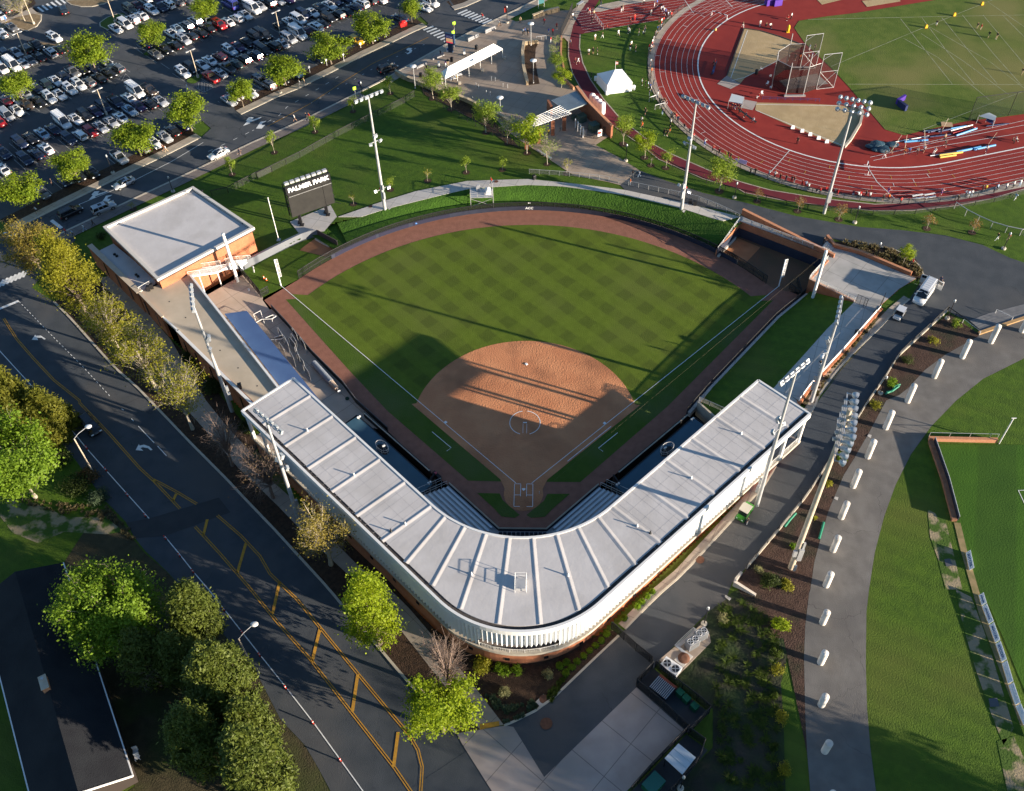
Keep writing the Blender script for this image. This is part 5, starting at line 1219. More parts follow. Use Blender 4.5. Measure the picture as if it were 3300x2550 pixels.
def tree(name,label,base,h,cr,leaf='lot',bark=None,clumps=40,nl=90,lf=.32,rc=None,shape='round',cb=.28,seed=1,group=None,cat='tree',twigs=0,fork=.32,tr=None,longf=1.0,lean=(0,0),local=False):
 r=random.Random(seed*77+5);t=thing(name,label,cat,base,group=group);bark=bark or BARK
 m=MB();r0=tr or max(.05,h*.020);L=Vector((lean[0],lean[1],0))
 ax=lambda f:Vector((math.sin(f*5+seed)*h*.012,math.cos(f*4+seed)*h*.012,h*f))+L*f*f
 top=.82 if shape in('cone','pear')else .62;N=7
 for i in range(N):m.tube(ax(top*i/N)-(Vector((0,0,.15))if i==0 else Vector((0,0,0))),ax(top*(i+1)/N),r0*(1.25 if i==0 else 1)*(1-.85*i/N),r0*(1-.85*(i+1)/N),n=7)
 c=MB();pts=crown_points(r,clumps,h,cr,shape,cb);rc=rc or cr*.34;cen=Vector((0,0,h*(cb+.35*(1-cb))))
 for p in pts:
  p=p+L*(p.z/h)**2
  f=clamp(p.z/h*(.42 if shape!='cone' else .9)+r.uniform(-.05,.05),fork*.7,top);a=ax(f);mid=a.lerp(p,.5)+Vector((0,0,(p-a).length*.10));rr=r0*.30*(1-f*.5)
  m.tube(a,mid,rr,rr*.7,n=4,caps=False);m.tube(mid,p,rr*.7,rr*.25,n=4,caps=False)
  for k in range(twigs):
   d_=((p-cen).normalized()+Vector((r.gauss(0,.55),r.gauss(0,.55),r.gauss(.15,.5)))).normalized();s_=a.lerp(p,r.uniform(.55,1));e=s_+d_*rc*r.uniform(.7,1.7)
   m.tube(s_,e,max(.012,rr*.22),.008,n=3,caps=False)
   for k2 in range(2):
    d2=(d_+Vector((r.gauss(0,.6),r.gauss(0,.6),r.gauss(.1,.5)))).normalized();s2=s_.lerp(e,r.uniform(.3,.9));m.tube(s2,s2+d2*rc*r.uniform(.4,.9),.011,.006,n=3,caps=False)
  if nl:leaves(c,r,p,int(nl*r.uniform(.6,1.4)),rc*r.uniform(.75,1.25),lf,centre=cen,longf=longf)
 m.build('trunk',bark,t,world=False)
 if nl:c.build('crown',LF[leaf],t,world=False)
 return t
def measure(tile,bx,by,tx,ty,hw):
 b=P1(tile,bx,by);h=hz(b,tile,tx,ty);depth=(b-CPOS).dot(CFW);return b,h,hw/TL[tile][2]*depth/CF
LOTV=[tree('lot_tree','x',(0,0,0),8.0,3.6,'lot',clumps=50,nl=135,lf=.30,rc=1.0,cb=.18,seed=s)for s in(1,2,3,4)]
LT=(('A0',745,560,690,240,178,'large loose crowned tree in the middle of the west half of the car park'),('A0',180,790,110,520,140,'yellow green tree cut by the left edge over parked cars'),('A0',1215,372,1200,135,116,'round tree on its own island at the near end of a car row'),('A0',1610,165,1625,-45,130,'tree over the red SUV near the top of the car park'),('A0',1490,1015,1495,700,165,'tree on the pavement corner beside the car park entrance'),('A0',1095,1210,1050,915,185,'broad double crowned street tree left of the car park entrance'),('A0',610,1400,610,1130,150,'street tree over a gap of empty bays and a dark lamp post'),('A0',200,1600,160,1315,180,'street tree nearest the lower left corner of the car park'),('A0',1895,835,1935,585,105,'small street tree just right of the car park entrance'),('B0',295,668,280,420,168,'street tree with a pale blue car under it'),('B0',645,498,625,265,168,'street tree left of the yellow car'),('B0',965,340,970,85,160,'street tree right of the yellow car'),('B0',1275,188,1262,-35,78,'small street tree beside the red trailer at the far crossing'))
for i,(t,bx,by,tx,ty,hw,lab)in enumerate(LT):
 b,h,cr=measure(t,bx,by,tx,ty,hw);v=LOTV[i%4]
 place(v,b,i*1.3,lab,'trees of the car park',scale=(cr/3.6*.92,cr/3.6*.92,h/8.0*.96))
b,h,cr=measure('A0',195,165,150,-70,120)
tree('bare_tree','nearly bare tree on the pavement island in the top left corner',b,h,cr,'yel',BARKP,40,14,.2,twigs=5,seed=9,cb=.3)
SAPV=[tree('sapling','x',(0,0,0),4.0,1.1,'sap',BARKP,16,60,.17,.48,cb=.32,seed=s,tr=.05)for s in(11,12,13)]
SPAR=[tree('sapling','x',(0,0,0),4.0,1.1,'yel',BARKP,15,22,.15,.45,cb=.35,seed=s,tr=.045,twigs=2)for s in(14,)]
YNG=[tree('young_tree','x',(0,0,0),6.5,2.3,'sap',BARKP,34,90,.20,.75,cb=.30,seed=s,tr=.09)for s in(21,22)]
YNB=[tree('young_tree','x',(0,0,0),6.5,2.3,'lime',BARKP,36,105,.21,.75,cb=.26,seed=s,tr=.09)for s in(23,)]
YNS=[tree('young_tree','x',(0,0,0),6.5,2.3,'sap',BARKP,30,26,.17,.7,cb=.30,seed=s,tr=.08,twigs=3)for s in(24,)]
ORA=[tree('sapling','x',(0,0,0),3.6,1.2,'orange',BARKP,22,26,.15,.45,cb=.30,seed=s,tr=.05,twigs=2)for s in(25,)]
MRING=mat('mulch_ring_soil',(.045,.024,.014),(.07,.04,.025),3,bump=.5,bsc=8)
rings=[]
def plant(vs,H0_,R0_,t,bx,by,tx,ty,hw,lab,group,ring=.75):
 b,h,cr=measure(t,bx,by,tx,ty,hw);v=vs[plant.i%len(vs)];plant.i+=1
 place(v,b,plant.i*2.1,lab,group,scale=(cr/R0_,cr/R0_,h/H0_))
 if ring:rings.append([xy(b)+Vector((ring*math.cos(2*math.pi*k/14),ring*math.sin(2*math.pi*k/14)))for k in range(14)])
plant.i=0
G1='saplings on the lawns'
for a in(('B0',205,1188,190,1005,40,'tall narrow sapling by the near sidewalk between the white sedan and the walkers'),('B0',520,1028,515,890,48,'sapling on the grass strip behind the red shirted walkers'),('B0',815,868,800,740,36,'sapling on the strip just left of the tall light pole top'),('B0',1105,728,1095,585,44,'sapling on the strip near the stone wall end'),('A0',1805,1358,1785,1200,42,'sapling beside the white sedan on the street'),('B0',1105,1478,1095,1368,32,'sapling just right of the lit lamps on the light pole'),('B0',1695,1342,1695,1215,40,'bright leaved sapling in the middle of the striped lawn'),('B0',1975,1322,1975,1208,36,'sapling right of the bright one on the striped lawn'),('C0',1315,1308,1315,1148,48,'sapling beside the maroon path left of the tall light pole')):plant(SAPV,4.0,1.1,*a,G1)
for a in(('B0',820,1588,805,1480,26,'thin sapling between the scoreboard and the light pole'),('B0',1395,1408,1385,1298,33,'thin yellowish sapling between the light pole and the bright sapling'),('C0',545,1352,560,1222,42,'thin sapling at the corner where the plaza meets the path'),('C0',1200,1288,1205,1162,36,'thin sapling between two leafy trees by the maroon path'),('A1',1035,180,1035,112,34,'brownish little tree behind the flat roofed building')):plant(SPAR,4.0,1.1,*a,G1)
G2='young trees round the plaza'
for a in(('B0',1435,768,1430,530,88,'leafy young tree in front of the end of the white canopy'),('B0',1575,852,1575,655,88,'young tree in the mulch strip just below the canopy tree'),('B0',1850,1032,1840,775,105,'wide young tree in the mulch strip beside a plaza lamp'),('C0',985,1122,990,888,78,'young tree by the end of the brick gate wall'),('C0',1730,1488,1780,1222,112,'large loose young tree right of the tall light pole by the maroon path'),('C0',465,540,480,420,68,'middle young tree beside the curved brick walk')):plant(YNG,6.5,2.3,*a,G2,.9)
for a in(('C0',240,1192,255,905,122,'bright yellow green tree in front of the slatted pergola'),('C0',1150,1228,1155,1015,84,'bright round tree between the maroon path and the lawn'),('C0',505,686,510,515,64,'bright round tree with a dark planting ring near the gate roof')):plant(YNB,6.5,2.3,*a,G2,.8)
for a in(('B0',2015,1118,2020,885,98,'almost bare young tree left of the pergola'),('C0',395,1278,410,1060,88,'sparse young tree beside the bench below the pergola'),('C0',445,437,460,340,46,'sparse young tree second along the brick walk'),('C0',455,372,470,268,42,'sparse little tree at the head of the brick walk')):plant(YNS,6.5,2.3,*a,G2,.7)
for a in(('C0',2025,1567,2040,1462,38,'first orange leaved sapling by the drive, right of the large young tree'),('D0',410,1643,425,1518,44,'orange leaved sapling left of the round lamp pole'),('D0',730,1708,740,1578,50,'orange leaved sapling right of the round lamp pole'),('D1',1415,332,1440,218,50,'orange leaved sapling on the grass above the drive bend'),('D1',1765,362,1795,252,46,'orange leaved sapling beside the wire fence line')):plant(ORA,3.6,1.2,*a,'orange saplings along the drive')
plant(YNB,6.5,2.3,'D1',1230,607,1262,448,56,'bright green tree among the ornamental grasses by the patio',G2,0)
sheet('mulch_ring',rings,MRING,.045)
def big(label,t,bx,by,tx,ty,hw,**k):
 b,h,cr=measure(t,bx,by,tx,ty,hw);return tree('roadside_tree',label,b,h,cr,group='trees along the west pavement',**k)
big('brownish tree nearest the zebra crossing at the left edge','A1',330,690,130,250,215,leaf='gold',clumps=85,nl=110,lf=.26,rc=1.3,twigs=2,seed=31,cb=.12)
big('full yellow green pear shaped tree beside the brown one','A1',668,1005,400,310,215,leaf='yel',clumps=110,nl=140,lf=.30,rc=1.3,shape='pear',seed=32,cb=.14)
big('loose yellow green tree with a pale trunk beside the street wall','A1',930,1288,730,850,205,leaf='yel',bark=BARKP,clumps=70,nl=62,lf=.26,rc=1.3,twigs=3,seed=33,cb=.12)
big('loose tree with a long pale trunk opposite the deck light pole','A1',1218,1582,1000,1060,215,leaf='yel',bark=BARKP,clumps=72,nl=56,lf=.26,rc=1.3,twigs=3,seed=34,cb=.16)
big('sparse golden tree overhanging the road above the bare trees','A2',1505,438,1330,-60,215,leaf='yel',bark=BARKP,clumps=66,nl=42,lf=.24,rc=1.3,twigs=4,seed=35,cb=.2)
big('small bare purple brown tree by the corner of the grandstand roof','A2',1815,728,1690,330,150,leaf='bud',bark=TWIG,clumps=60,nl=5,lf=.14,rc=1.1,twigs=7,seed=36,cb=.22)
big('large bare reddish tree with scattered buds beside the grandstand','A2',2125,985,1990,540,215,leaf='bud',bark=TWIG,clumps=85,nl=12,lf=.16,rc=1.3,twigs=7,seed=37,cb=.12)
big('golden budding tree in front of the grandstand screen','B2',640,1505,495,1000,225,leaf='gold',bark=BARKP,clumps=90,nl=56,lf=.22,rc=1.15,twigs=4,seed=38,cb=.08)
big('bright lime green tree with ragged tips by the grandstand bend','B3',1010,540,960,-40,205,leaf='lime',clumps=120,nl=130,lf=.27,rc=.95,shape='pear',seed=39,cb=.06,twigs=1)
big('bare many stemmed tree at the end of the planting bed','B3',1575,928,1500,470,170,leaf='bud',bark=TWIG,clumps=60,nl=3,lf=.14,rc=1.1,twigs=6,seed=40,cb=.25,fork=.1)
big('low wide lime green tree at the yellow kerb ramp','B3',1520,1210,1410,830,265,leaf='lime',clumps=75,nl=150,lf=.28,rc=1.05,seed=41,cb=.05,fork=.12)
def wild(name,label,t,bx,by,tx,ty,hw,**k):
 b,h,cr=measure(t,bx,by,tx,ty,hw);return tree(name,label,b,h,cr,group='trees left of the road',**k)
wild('cedar_tree','olive cedar at the left edge above the bright maple','A2',200,430,40,-90,240,leaf='olive',clumps=190,nl=130,lf=.30,rc=1.0,shape='cone',cb=.05,seed=51,longf=1.6)
wild('cedar_tree','lower olive cedar beside the lamp over the road','A2',440,470,300,120,190,leaf='olive',clumps=150,nl=120,lf=.28,rc=.9,shape='cone',cb=.05,seed=52,longf=1.6)
wild('maple_tree','big bright green maple at the left edge','A2',275,965,120,340,330,leaf='maple',bark=BARKP,clumps=130,nl=170,lf=.34,rc=1.5,cb=.16,seed=53,twigs=1)
wild('maple_tree','bright spreading maple beside the dark roof','A3',1010,540,900,-110,385,leaf='maple',bark=BARKP,clumps=180,nl=170,lf=.32,rc=1.35,cb=.14,seed=54,twigs=2)
wild('cedar_tree','dark green cedar beside the bright maple and the road','A3',1620,520,1490,30,205,leaf='cedar',clumps=229,nl=96,lf=.24,rc=.72,shape='pear',cb=.05,seed=55,longf=1.7)
wild('cedar_tree','wide dark cedar opposite the roadside lamp','A3',1830,1060,1680,520,300,leaf='cedar',clumps=351,nl=112,lf=.24,rc=.72,shape='pear',cb=.04,seed=56,longf=1.7)
wild('cedar_tree','cedar nearest the bottom of the picture beside the road','A3',2130,1760,1990,1120,270,leaf='cedar',clumps=351,nl=120,lf=.24,rc=.72,shape='pear',cb=.04,seed=57,longf=1.7)
wild('cedar_tree','shaded cedar between the two big ones and the dark roof','A3',1660,1480,1530,960,250,leaf='cedar',clumps=202,nl=96,lf=.24,rc=.72,shape='pear',cb=.04,seed=58,longf=1.7)
wild('dead_tree','grey leafless tree in the gap between maple and cedars','A3',1250,860,1180,520,170,leaf='bud',bark=TWIG,clumps=60,nl=0,rc=1.0,twigs=6,seed=59,cb=.15)
wild('cedar_tree','slim dark cedar between the spreading maple and the dark house','A3',1230,820,1120,380,190,leaf='cedar',clumps=150,nl=110,lf=.24,rc=.75,shape='pear',cb=.04,seed=61,longf=1.7)
wild('cedar_tree','ragged cedar filling the gap above the wide cedar','A3',1480,820,1370,430,200,leaf='cedar',clumps=170,nl=110,lf=.24,rc=.75,shape='pear',cb=.04,seed=62,longf=1.7)
wild('cedar_tree','dark cedar beside the road between the two lowest cedars','A3',2060,1390,1930,960,200,leaf='cedar',clumps=170,nl=110,lf=.24,rc=.75,shape='pear',cb=.04,seed=63,longf=1.7)
for k,(x,y,h,cr)in enumerate(((80,-58,18,6),(90,-63,19,6.5),(101,-66,20,7),(80,-70,18,6.5),(93,-75,19,7),(106,-79,19,7),(70,-64,16,5.5),(118,-74,20,7),(84,-82,18,6.5))):
 tree('shade_tree','tall tree standing below the picture',(x,y,3),h,cr,'maple',clumps=70,nl=60,lf=.5,rc=2.0,cb=.05,seed=70+k,group='trees beyond the lower edge')
def shrub(label,t,x,y,hw,leaf,n=14,nl=60,lf=.16,hf=.9,group=None,seed=1,name='shrub'):
 b=P1(t,x,y);depth=(b-CPOS).dot(CFW);r0=hw/TL[t][2]*depth/CF;r=random.Random(seed*31+int(x));s=thing(name,label,'shrub',b,group=group)
 m=MB();c=MB()
 for i in range(n):
  a=r.uniform(0,6.283);q=math.sqrt(r.random())*r0*.8;p=Vector((q*math.cos(a),q*math.sin(a),r0*hf*(.35+.75*r.random()*(1-q/r0*.6))))
  m.tube((0,0,-.1),p,.025,.01,n=3,caps=False);leaves(c,r,p,nl,r0*.42,lf,centre=Vector((0,0,r0*.2)))
 m.build('stem',BARK,s,world=False);c.build('crown',LF[leaf],s,world=False);return s
proto=None
BX=((993,345,'round green shrub alone right of the black gate by the brick curve'),(1088,253,'round shrub first after the single one beside the kerb'),(1122,222,'round shrub nearly touching its lower left neighbour by the wall'),(1167,178,'round shrub second from the upper end of the wall bed'),(1210,142,'round shrub at the upper end of the wall bed'),(858,470,'round shrub nearest the gate in the curved bed'),(815,520,'second round shrub from the gate in the curved bed'),(768,558,'third round shrub from the gate in the curved bed'),(722,600,'fourth round shrub from the gate in the curved bed'),(677,643,'fifth round shrub from the gate in the curved bed'),(628,685,'sixth round shrub from the gate in the curved bed'),(545,690,'round shrub closest to the brick wall foot'),(492,718,'leftmost round shrub of the curved bed'),(584,728,'round shrub between kerb and wall in the lower bed'),(537,775,'round shrub lowest in the curved bed near the kerb'))
for i,(x,y,lab)in enumerate(BX):
 if proto is None:proto=shrub(lab,'C3',x,y,25,'box',14,60,.15,group='round shrubs along the brick wall',name='round_shrub');proto['_used']=1
 else:place(proto,P1('C3',x,y),i*1.1,lab,'round shrubs along the brick wall',scale=(.9+.2*rnd.random(),)*3)
for i,(t,x,y,hw,lf_,lab)in enumerate((('C3',402,785,42,'pale','pale flowering shrub in the middle of the bark bed'),('C3',60,935,45,'pale','pale flowering shrub near the low grasses'),('B3',1820,720,75,'yel','loose yellowish shrub by the brick bend'),('B3',1990,920,42,'pale','pale shrub beside the blue green grasses'),('B3',1950,740,50,'box','low green ground shrub against the brick foot'),('B3',2090,750,50,'box','second low green shrub against the brick foot'),('C3',70,760,50,'box','third low green shrub against the brick foot'),('D1',1645,1080,45,'sap','green shrub beside the lamp post on the mulch bank'),('D1',1460,1210,42,'yel','yellowish shrub in the middle of the mulch bank'),('D1',1260,1365,46,'bush','dark shrub on the mulch bank above the green pipes'),('D1',1135,1540,48,'box','bright shrub beside the green pipes'),('D2',1010,265,46,'yel','shrub left of the third bollard on the bank'),('D2',755,680,48,'box','shrub below the lamps of the wooden pole'),('D2',655,875,32,'yel','small shrub beside the wooden pole shaft'),('D2',540,1135,20,'yel','tiny shrub below the small one by the wooden pole'),('D2',380,1360,36,'box','shrub left of the cabinets on the wooden pole'),('D2',97,1545,40,'pale','pale flowering shrub beside the wing wall'),('D2',320,1650,46,'yel','yellow shrub below the foot of the wooden pole'),('D2',190,1640,75,'bush','dark spreading shrub between the pale and yellow shrubs'),('D3',325,105,48,'yel','yellow shrub left of the bollard in the mulch'),('D3',275,405,62,'lime','bright lime shrub in the weeds beside the walkway'),('D3',250,755,50,'yel','yellow shrub in the weeds at the start of the grass strip'),('D3',290,1125,56,'yel','yellow green shrub beside the grass strip'),('D3',300,1520,60,'yel','yellow shrub in the weeds nearest the bottom'),('D3',225,940,34,'weed','green weed tuft between two yellow shrubs'),('D3',220,1340,40,'weed','green weed tuft above the lowest yellow shrub'),('D3',240,620,55,'weed','dense green weeds below the lime shrub'),('C3',1760,350,40,'pale','pale straggly shrub on the weedy bank by the air conditioners'),('A2',600,905,115,'bush','dark bush below the bright maple by the road'),('A2',770,985,80,'blue','blue green bush nearest the road below the maple'),('A2',480,700,90,'bush','dark bush behind the lamp post left of the road'),('A2',690,830,80,'bud','brownish bush between the dark bush and the road'),('A1',790,400,40,'bush','low bush in the corner behind the flat roofed building'),('A1',1500,1340,75,'bush','dark shrub at the foot of the deck wall'),('A1',1680,1560,70,'bush','dark shrub beside the foot of the deck light pole'),('A2',1930,440,70,'bush','dark shrub below the corner of the grandstand roof'),('A2',1640,150,70,'bush','dark shrub between pavement and deck wall'),('A3',1300,640,150,'bush','dark undergrowth bush beside the house'),('A3',1450,720,130,'cedar','dark cedar bush between the two big cedars'),('A3',2000,1120,120,'cedar','cedar bush beside the road above the lowest cedar'),('A3',1150,480,120,'cedar','cedar bush under the spreading maple'))):
 shrub(lab,t,x,y,hw,lf_,n=20 if hw>60 else 12,nl=90 if hw>60 else 55,lf=.22 if hw>60 else .16,seed=i+3,group='shrubs on the banks and beds')
def tufts(name,n,region,leaf,r0,hgt,seed):
 r=random.Random(seed);m=MB();xs=[p[0]for p in region];ys=[p[1]for p in region];k=0
 while k<n:
  p=Vector((r.uniform(min(xs),max(xs)),r.uniform(min(ys),max(ys))))
  if not inside(p,region):continue
  k+=1;z=H(p.x,p.y)+.05;s=r.uniform(.7,1.25)
  vs,fs=[],[]
  for i in range(34):
   a=r.uniform(0,6.283);d_=Vector((math.cos(a),math.sin(a),0));q=r.uniform(.4,1)*r0*s;b=Vector((p.x,p.y,z));t_=b+d_*q+Vector((0,0,hgt*s*r.uniform(.5,1)));sd_=Vector((-d_.y,d_.x,0))*.045
   o=len(vs);vs+=[b-sd_,b+sd_,t_+sd_*.6,t_-sd_*.6];fs.append((o,o+1,o+2,o+3))
  m.add(vs,fs)
 o=m.build(name,LF[leaf]);o['kind']='stuff';return o
tufts('ornamental_grass',150,[xy(q)for q in PM('D1 720 425 860 440 1150 495 1320 570 1385 690 1330 720 1280 680 900 520',None)],'straw',.42,.5,5)
sheet('planting_bed',[[xy(q)for q in PM('D1 690 440 760 432 1150 492 1330 572 1395 700 1380 725 1290 705 900 540',None)]],MULCH,.075)
kerb('bed_kerb',PM('D1 760 430 1150 490 1330 570 1395 700',None),.2,.12)
tufts('ornamental_grass',70,[xy(q)for q in PM('B3 1850 950 1920 950 2000 1090 2170 1010 2170 1100 1980 1160',None)]+[xy(q)for q in PM('C3 60 1150 320 1040 280 1000 0 1050',None)],'blue',.4,.35,6)
tufts('bank_grass',110,[xy(q)for q in PM('D1 1020 1060 900 1200 680 1430 560 1640 520 1640 720 1340 1000 1030',None)],'straw',.35,.4,7)
tufts('bed_grass',60,[xy(q)for q in PM('C3 540 760 600 700 430 1000 380 960',None)],'weed',.3,.25,8)
tufts('weeds',150,[xy(q)for q in PM('C3 1750 250 2050 200 2170 400 | D3 250 450 260 900 250 1300 300 1700 | C3 1750 1650 1700 900',None)],'weed',.85,.30,9)
tufts('weeds',90,[xy(q)for q in PM('A2 840 1050 950 1150 1050 1290 1000 1330 900 1180',None)]+[xy(q)for q in PM('A2 300 1060 100 980',None)],'straw',.4,.3,10)
hs=[P1('A2',492,1478,5.2),P1('A3',1052,1628,5.2)]
ridge=[P1('A2',130,1592,7.6),P1('A3',700,1800,7.6)]
dv=(xy(hs[1])-xy(hs[0])).normalized();pv=Vector((-dv.y,dv.x))
e0=xy(hs[0]);e1=e0+dv*34;rw_=(xy(ridge[0])-e0).dot(pv);rid0,rid1=e0+pv*rw_,e1+pv*rw_;f0,f1=e0+pv*rw_*2,e1+pv*rw_*2
hb=thing('house','long house with a dark shingle roof and pale chimney in the lower left corner','house',V3((e0+f1)/2,0))
SHING=mat('dark_shingle',(.012,.013,.017),(.017,.019,.023),.4,rough=.95,bump=.3,bsc=8,c3=(.022,.023,.026),sc3=.15)  # dark shingle, blackened further in colour to stand in for tree shade
m=MB();up=Vector((0,0,.25));A_,B_,C_,D_,E_,F_=V3(e0,5.2),V3(e1,5.2),V3(rid1,7.6),V3(rid0,7.6),V3(f1,5.2),V3(f0,5.2)
m.add([A_,B_,C_,D_,E_,F_,A_-up,B_-up,E_-up,F_-up],[(0,1,2,3),(3,2,4,5),(6,7,1,0),(5,4,8,9),(9,6,0,3,5)]);rfh=m.build('roof',SHING,hb)
e1i=e1-dv*1.6;f1i=f1-dv*1.6
m=MB();q=[e0+(e1-e0).normalized()*.4+pv*.5*(1 if rw_>0 else-1),e1i+pv*.5*(1 if rw_>0 else-1),f1i-pv*.5*(1 if rw_>0 else-1),f0+(e1-e0).normalized()*.4-pv*.5*(1 if rw_>0 else-1)]
m.prism(q,-.5,5.0);m.build('wall',mat('house_wall',(.035,.026,.022)),hb)
m=MB();m.bar(A_+Vector((0,0,-.05)),B_+Vector((0,0,-.05)),.16,.16);m.build('rain_gutter',WPAINT,hb)
m=MB();m.bar(B_+Vector((0,0,-.02)),C_+Vector((0,0,-.02)),.16,.2);m.build('end_trim',WPAINT,hb)
m=MB();m.bar(F_+Vector((0,0,-.05)),E_+Vector((0,0,-.05)),.16,.16);m.build('rain_gutter',WPAINT,hb)
cb_=P1('A3',345,850,8.0);rz=math.atan2(dv.y,dv.x)
m=MB();m.box(cb_+Vector((0,0,-1.0)),(1.9,.85,2.6),rz);ch_=m.build('chimney',COPING,rfh)
m=MB();m.box(cb_+Vector((0,0,.33)),(2.0,.95,.12),rz);ch2=m.build('chimney_cap',WOOD,rfh)
m=MB();m.tube(cb_+V3(-dv*.5,.38),cb_+V3(-dv*.5,.55),.2,n=10);m.build('flue',GALV,rfh)
for k in range(2):
 p=P1('A3',1060+12*k,1385+50*k,.5);ct=thing('garden_chair','white slatted chair beside the dark roofed house, %s of the two'%('farther' if k==0 else 'nearer'),'chair',p,rz=.4,group='white chairs beside the house')
 m=MB();m.box((0,0,.43),(.6,.55,.05));m.build('seat',WPAINT,ct,world=False)
 m=MB();m.box((0,.3,.75),(.6,.06,.65));m.build('backrest',WPAINT,ct,world=False)
 for a,b in((-.26,-.24),(.26,-.24),(-.26,.24),(.26,.24)):m=MB();m.box((a,b,.2),(.06,.06,.42));m.build('leg',WPAINT,ct,world=False)
HEAD=mat('lamp_housing',(.42,.44,.46),rough=.4,metal=.4);LENS=mat('lamp_lens',(.55,.60,.66),rough=.2,spec=.7)
LIT=mat('lit_lamp',(1.0,.95,1.0),emit=9.0)
def led_head(t,p,aim,M=LENS,s=1.0):
 aim=Vector(aim).normalized();d_=(aim+Vector((0,0,-.55))).normalized();m=MB()
 x=d_.cross(Vector((0,0,1))).normalized();z=x.cross(d_);mt=Matrix((x,d_,z)).transposed().to_4x4();mt.translation=Vector(p)+d_*.25
 m.box(None,(.62*s,.34*s,.58*s),M=mt,mi=0);mt2=mt.copy();mt2 .translation=Vector(p)+d_*(.25+.19*s);m.box(None,(.56*s,.05,.52*s),M=mt2,mi=1)
 m.bar(p,Vector(p)+d_*.1,.12,mi=0);return m.build('lamp_head',[HEAD,M],t)
def light_pole(lab,base,h,aim=(0,30),n=6,span=5.2,mid=.62,zb=None,cab=True,lit=False):
 base=Vector(base);t=thing('light_pole',lab,'light pole',base,group='tall field light poles')
 top=base+Vector((0,0,h));m=MB();m.tube(base-Vector((0,0,.2)),base+Vector((0,0,h*.45)),.34,.26,n=12);m.tube(base+Vector((0,0,h*.45)),top,.25,.15,n=12);m.build('pole',GALV,t)
 f=(Vector((aim[0],aim[1]))-xy(base)).normalized();f3=Vector((f.x,f.y,0));s3=Vector((-f.y,f.x,0))
 m=MB();m.bar(top-s3*span/2,top+s3*span/2,.16);m.build('crossarm',GALV,t)
 for i in range(n):led_head(t,top+s3*(span*(i/(n-1)-.5)),f3)
 c=base+Vector((0,0,h*mid));m=MB();m.bar(c-s3*.9,c+s3*.9,.13);m.build('crossarm',GALV,t)
 for sg in(-1,1):led_head(t,c+s3*(.95*sg),f3+s3*sg*.4)
 led_head(t,c+Vector((0,0,1.5))+f3*.2,f3,s=1.25)
 if cab:
  k=base+Vector((0,0,3.6))+f3*.45
  for z_,d_ in((0,(.5,.35,1.6)),(1.9,(.42,.3,1.1))):m=MB();m.box(k+Vector((0,0,z_)),d_,math.atan2(f.y,f.x));m.build('cabinet',HEAD,t)
 if lit:
  k=base+Vector((0,0,4.9));m=MB();m.bar(k-s3*1.3,k+s3*1.3,.1);m.build('lower_arm',GALV,t)
  for sg in(-1,1):led_head(t,k+s3*1.35*sg,-f3 if sg<0 else f3,LIT,.85)
  m=MB();m.box(k-f3*.36,(.08,.7,.35),math.atan2(f.y,f.x));m.build('red_sign',mat('sign_red',(.6,.04,.03)),t)
 return t
def lp(lab,bt,bx,by,tt,tx,ty,zb=None,**k):
 b=P1(bt,bx,by,zb);return light_pole(lab,b,hz(b,tt,tx,ty),**k)
lp('tall light pole with two lit lamps beside the path left of the steel stand','B0',1062,1628,'B0',922,745,lit=True)
lp('tall light pole with two lit lamps beside the path at right centre','C0',1437,1623,'C0',1545,782,lit=True)
lp('tall light pole on the service drive behind the right grandstand wing','C2',2020,1035,'D1',375,1440)
lp('tall light pole behind the first base side walk beside the brick wall','D1',515,1675,'D1',747,962)
lp('tall light pole beside the roof deck on the third base side','A2',1805,305,'A1',1478,868)
lp('tall light pole behind the left grandstand wing among the bare trees','B2',410,1190,'B2',165,375)
def round_lamp(t,p,aim,s=1.0):
 d_=(Vector(aim)+Vector((0,0,-.45))).normalized();m=MB();x=d_.cross(Vector((0,0,1))).normalized();y=d_.cross(x);p=Vector(p);n=10;vs=[];prof=((.10,-.25),(.22,-.18),(.36,.05),(.42,.32))
 for r_,a in prof:
  for i in range(n):th=2*math.pi*i/n;vs.append(p+d_*a*s+x*(r_*s*math.cos(th))+y*(r_*s*math.sin(th)))
 m.add(vs,[(k*n+i,k*n+(i+1)%n,(k+1)*n+(i+1)%n,(k+1)*n+i)for k in range(3)for i in range(n)],0,True);m.add(vs[:n],[tuple(range(n))]);m.add([v-d_*.06 for v in vs[-n:]],[tuple(range(n))],1)
 return m.build('lamp',[mat('lamp_shell',(.50,.52,.54),rough=.35,metal=.5),LENS],t)
b=P1('D0',615,1658);h=hz(b,'D0',855,775)
t=thing('light_pole','tall grey pole with three rows of round lamps beside the running track','light pole',b,group='tall field light poles')
m=MB();m.tube(b,b+Vector((0,0,h)),.32,.16,n=12);m.build('pole',GALV,t);f3=Vector((.35,.93,0));s3=Vector((.93,-.35,0))
for k in range(3):
 c=b+Vector((0,0,h-.1-1.15*k));m=MB();m.bar(c-s3*2.6,c+s3*2.6,.12);m.build('crossarm',GALV,t)
 for i in range(5 if k else 6):round_lamp(t,c+s3*(2.5*(i/(4 if k else 5)*2-1)),f3)
m=MB();m.box(b+Vector((.1,-.35,4)),(.7,.5,2.2));m.build('cabinet',GALV,t)
b=P1('D2',358,1520);h=hz(b,'D2',832,292)
t=thing('light_pole','huge wooden pole with stacked crossarms of round lamps on the mulch bank','light pole',b,group='tall field light poles')
m=MB();m.tube(b-Vector((0,0,.3)),b+Vector((0,0,h)),.42,.27,n=14);m.build('pole',WOOD,t);f3=Vector((.96,-.25,0));s3=Vector((.25,.96,0))
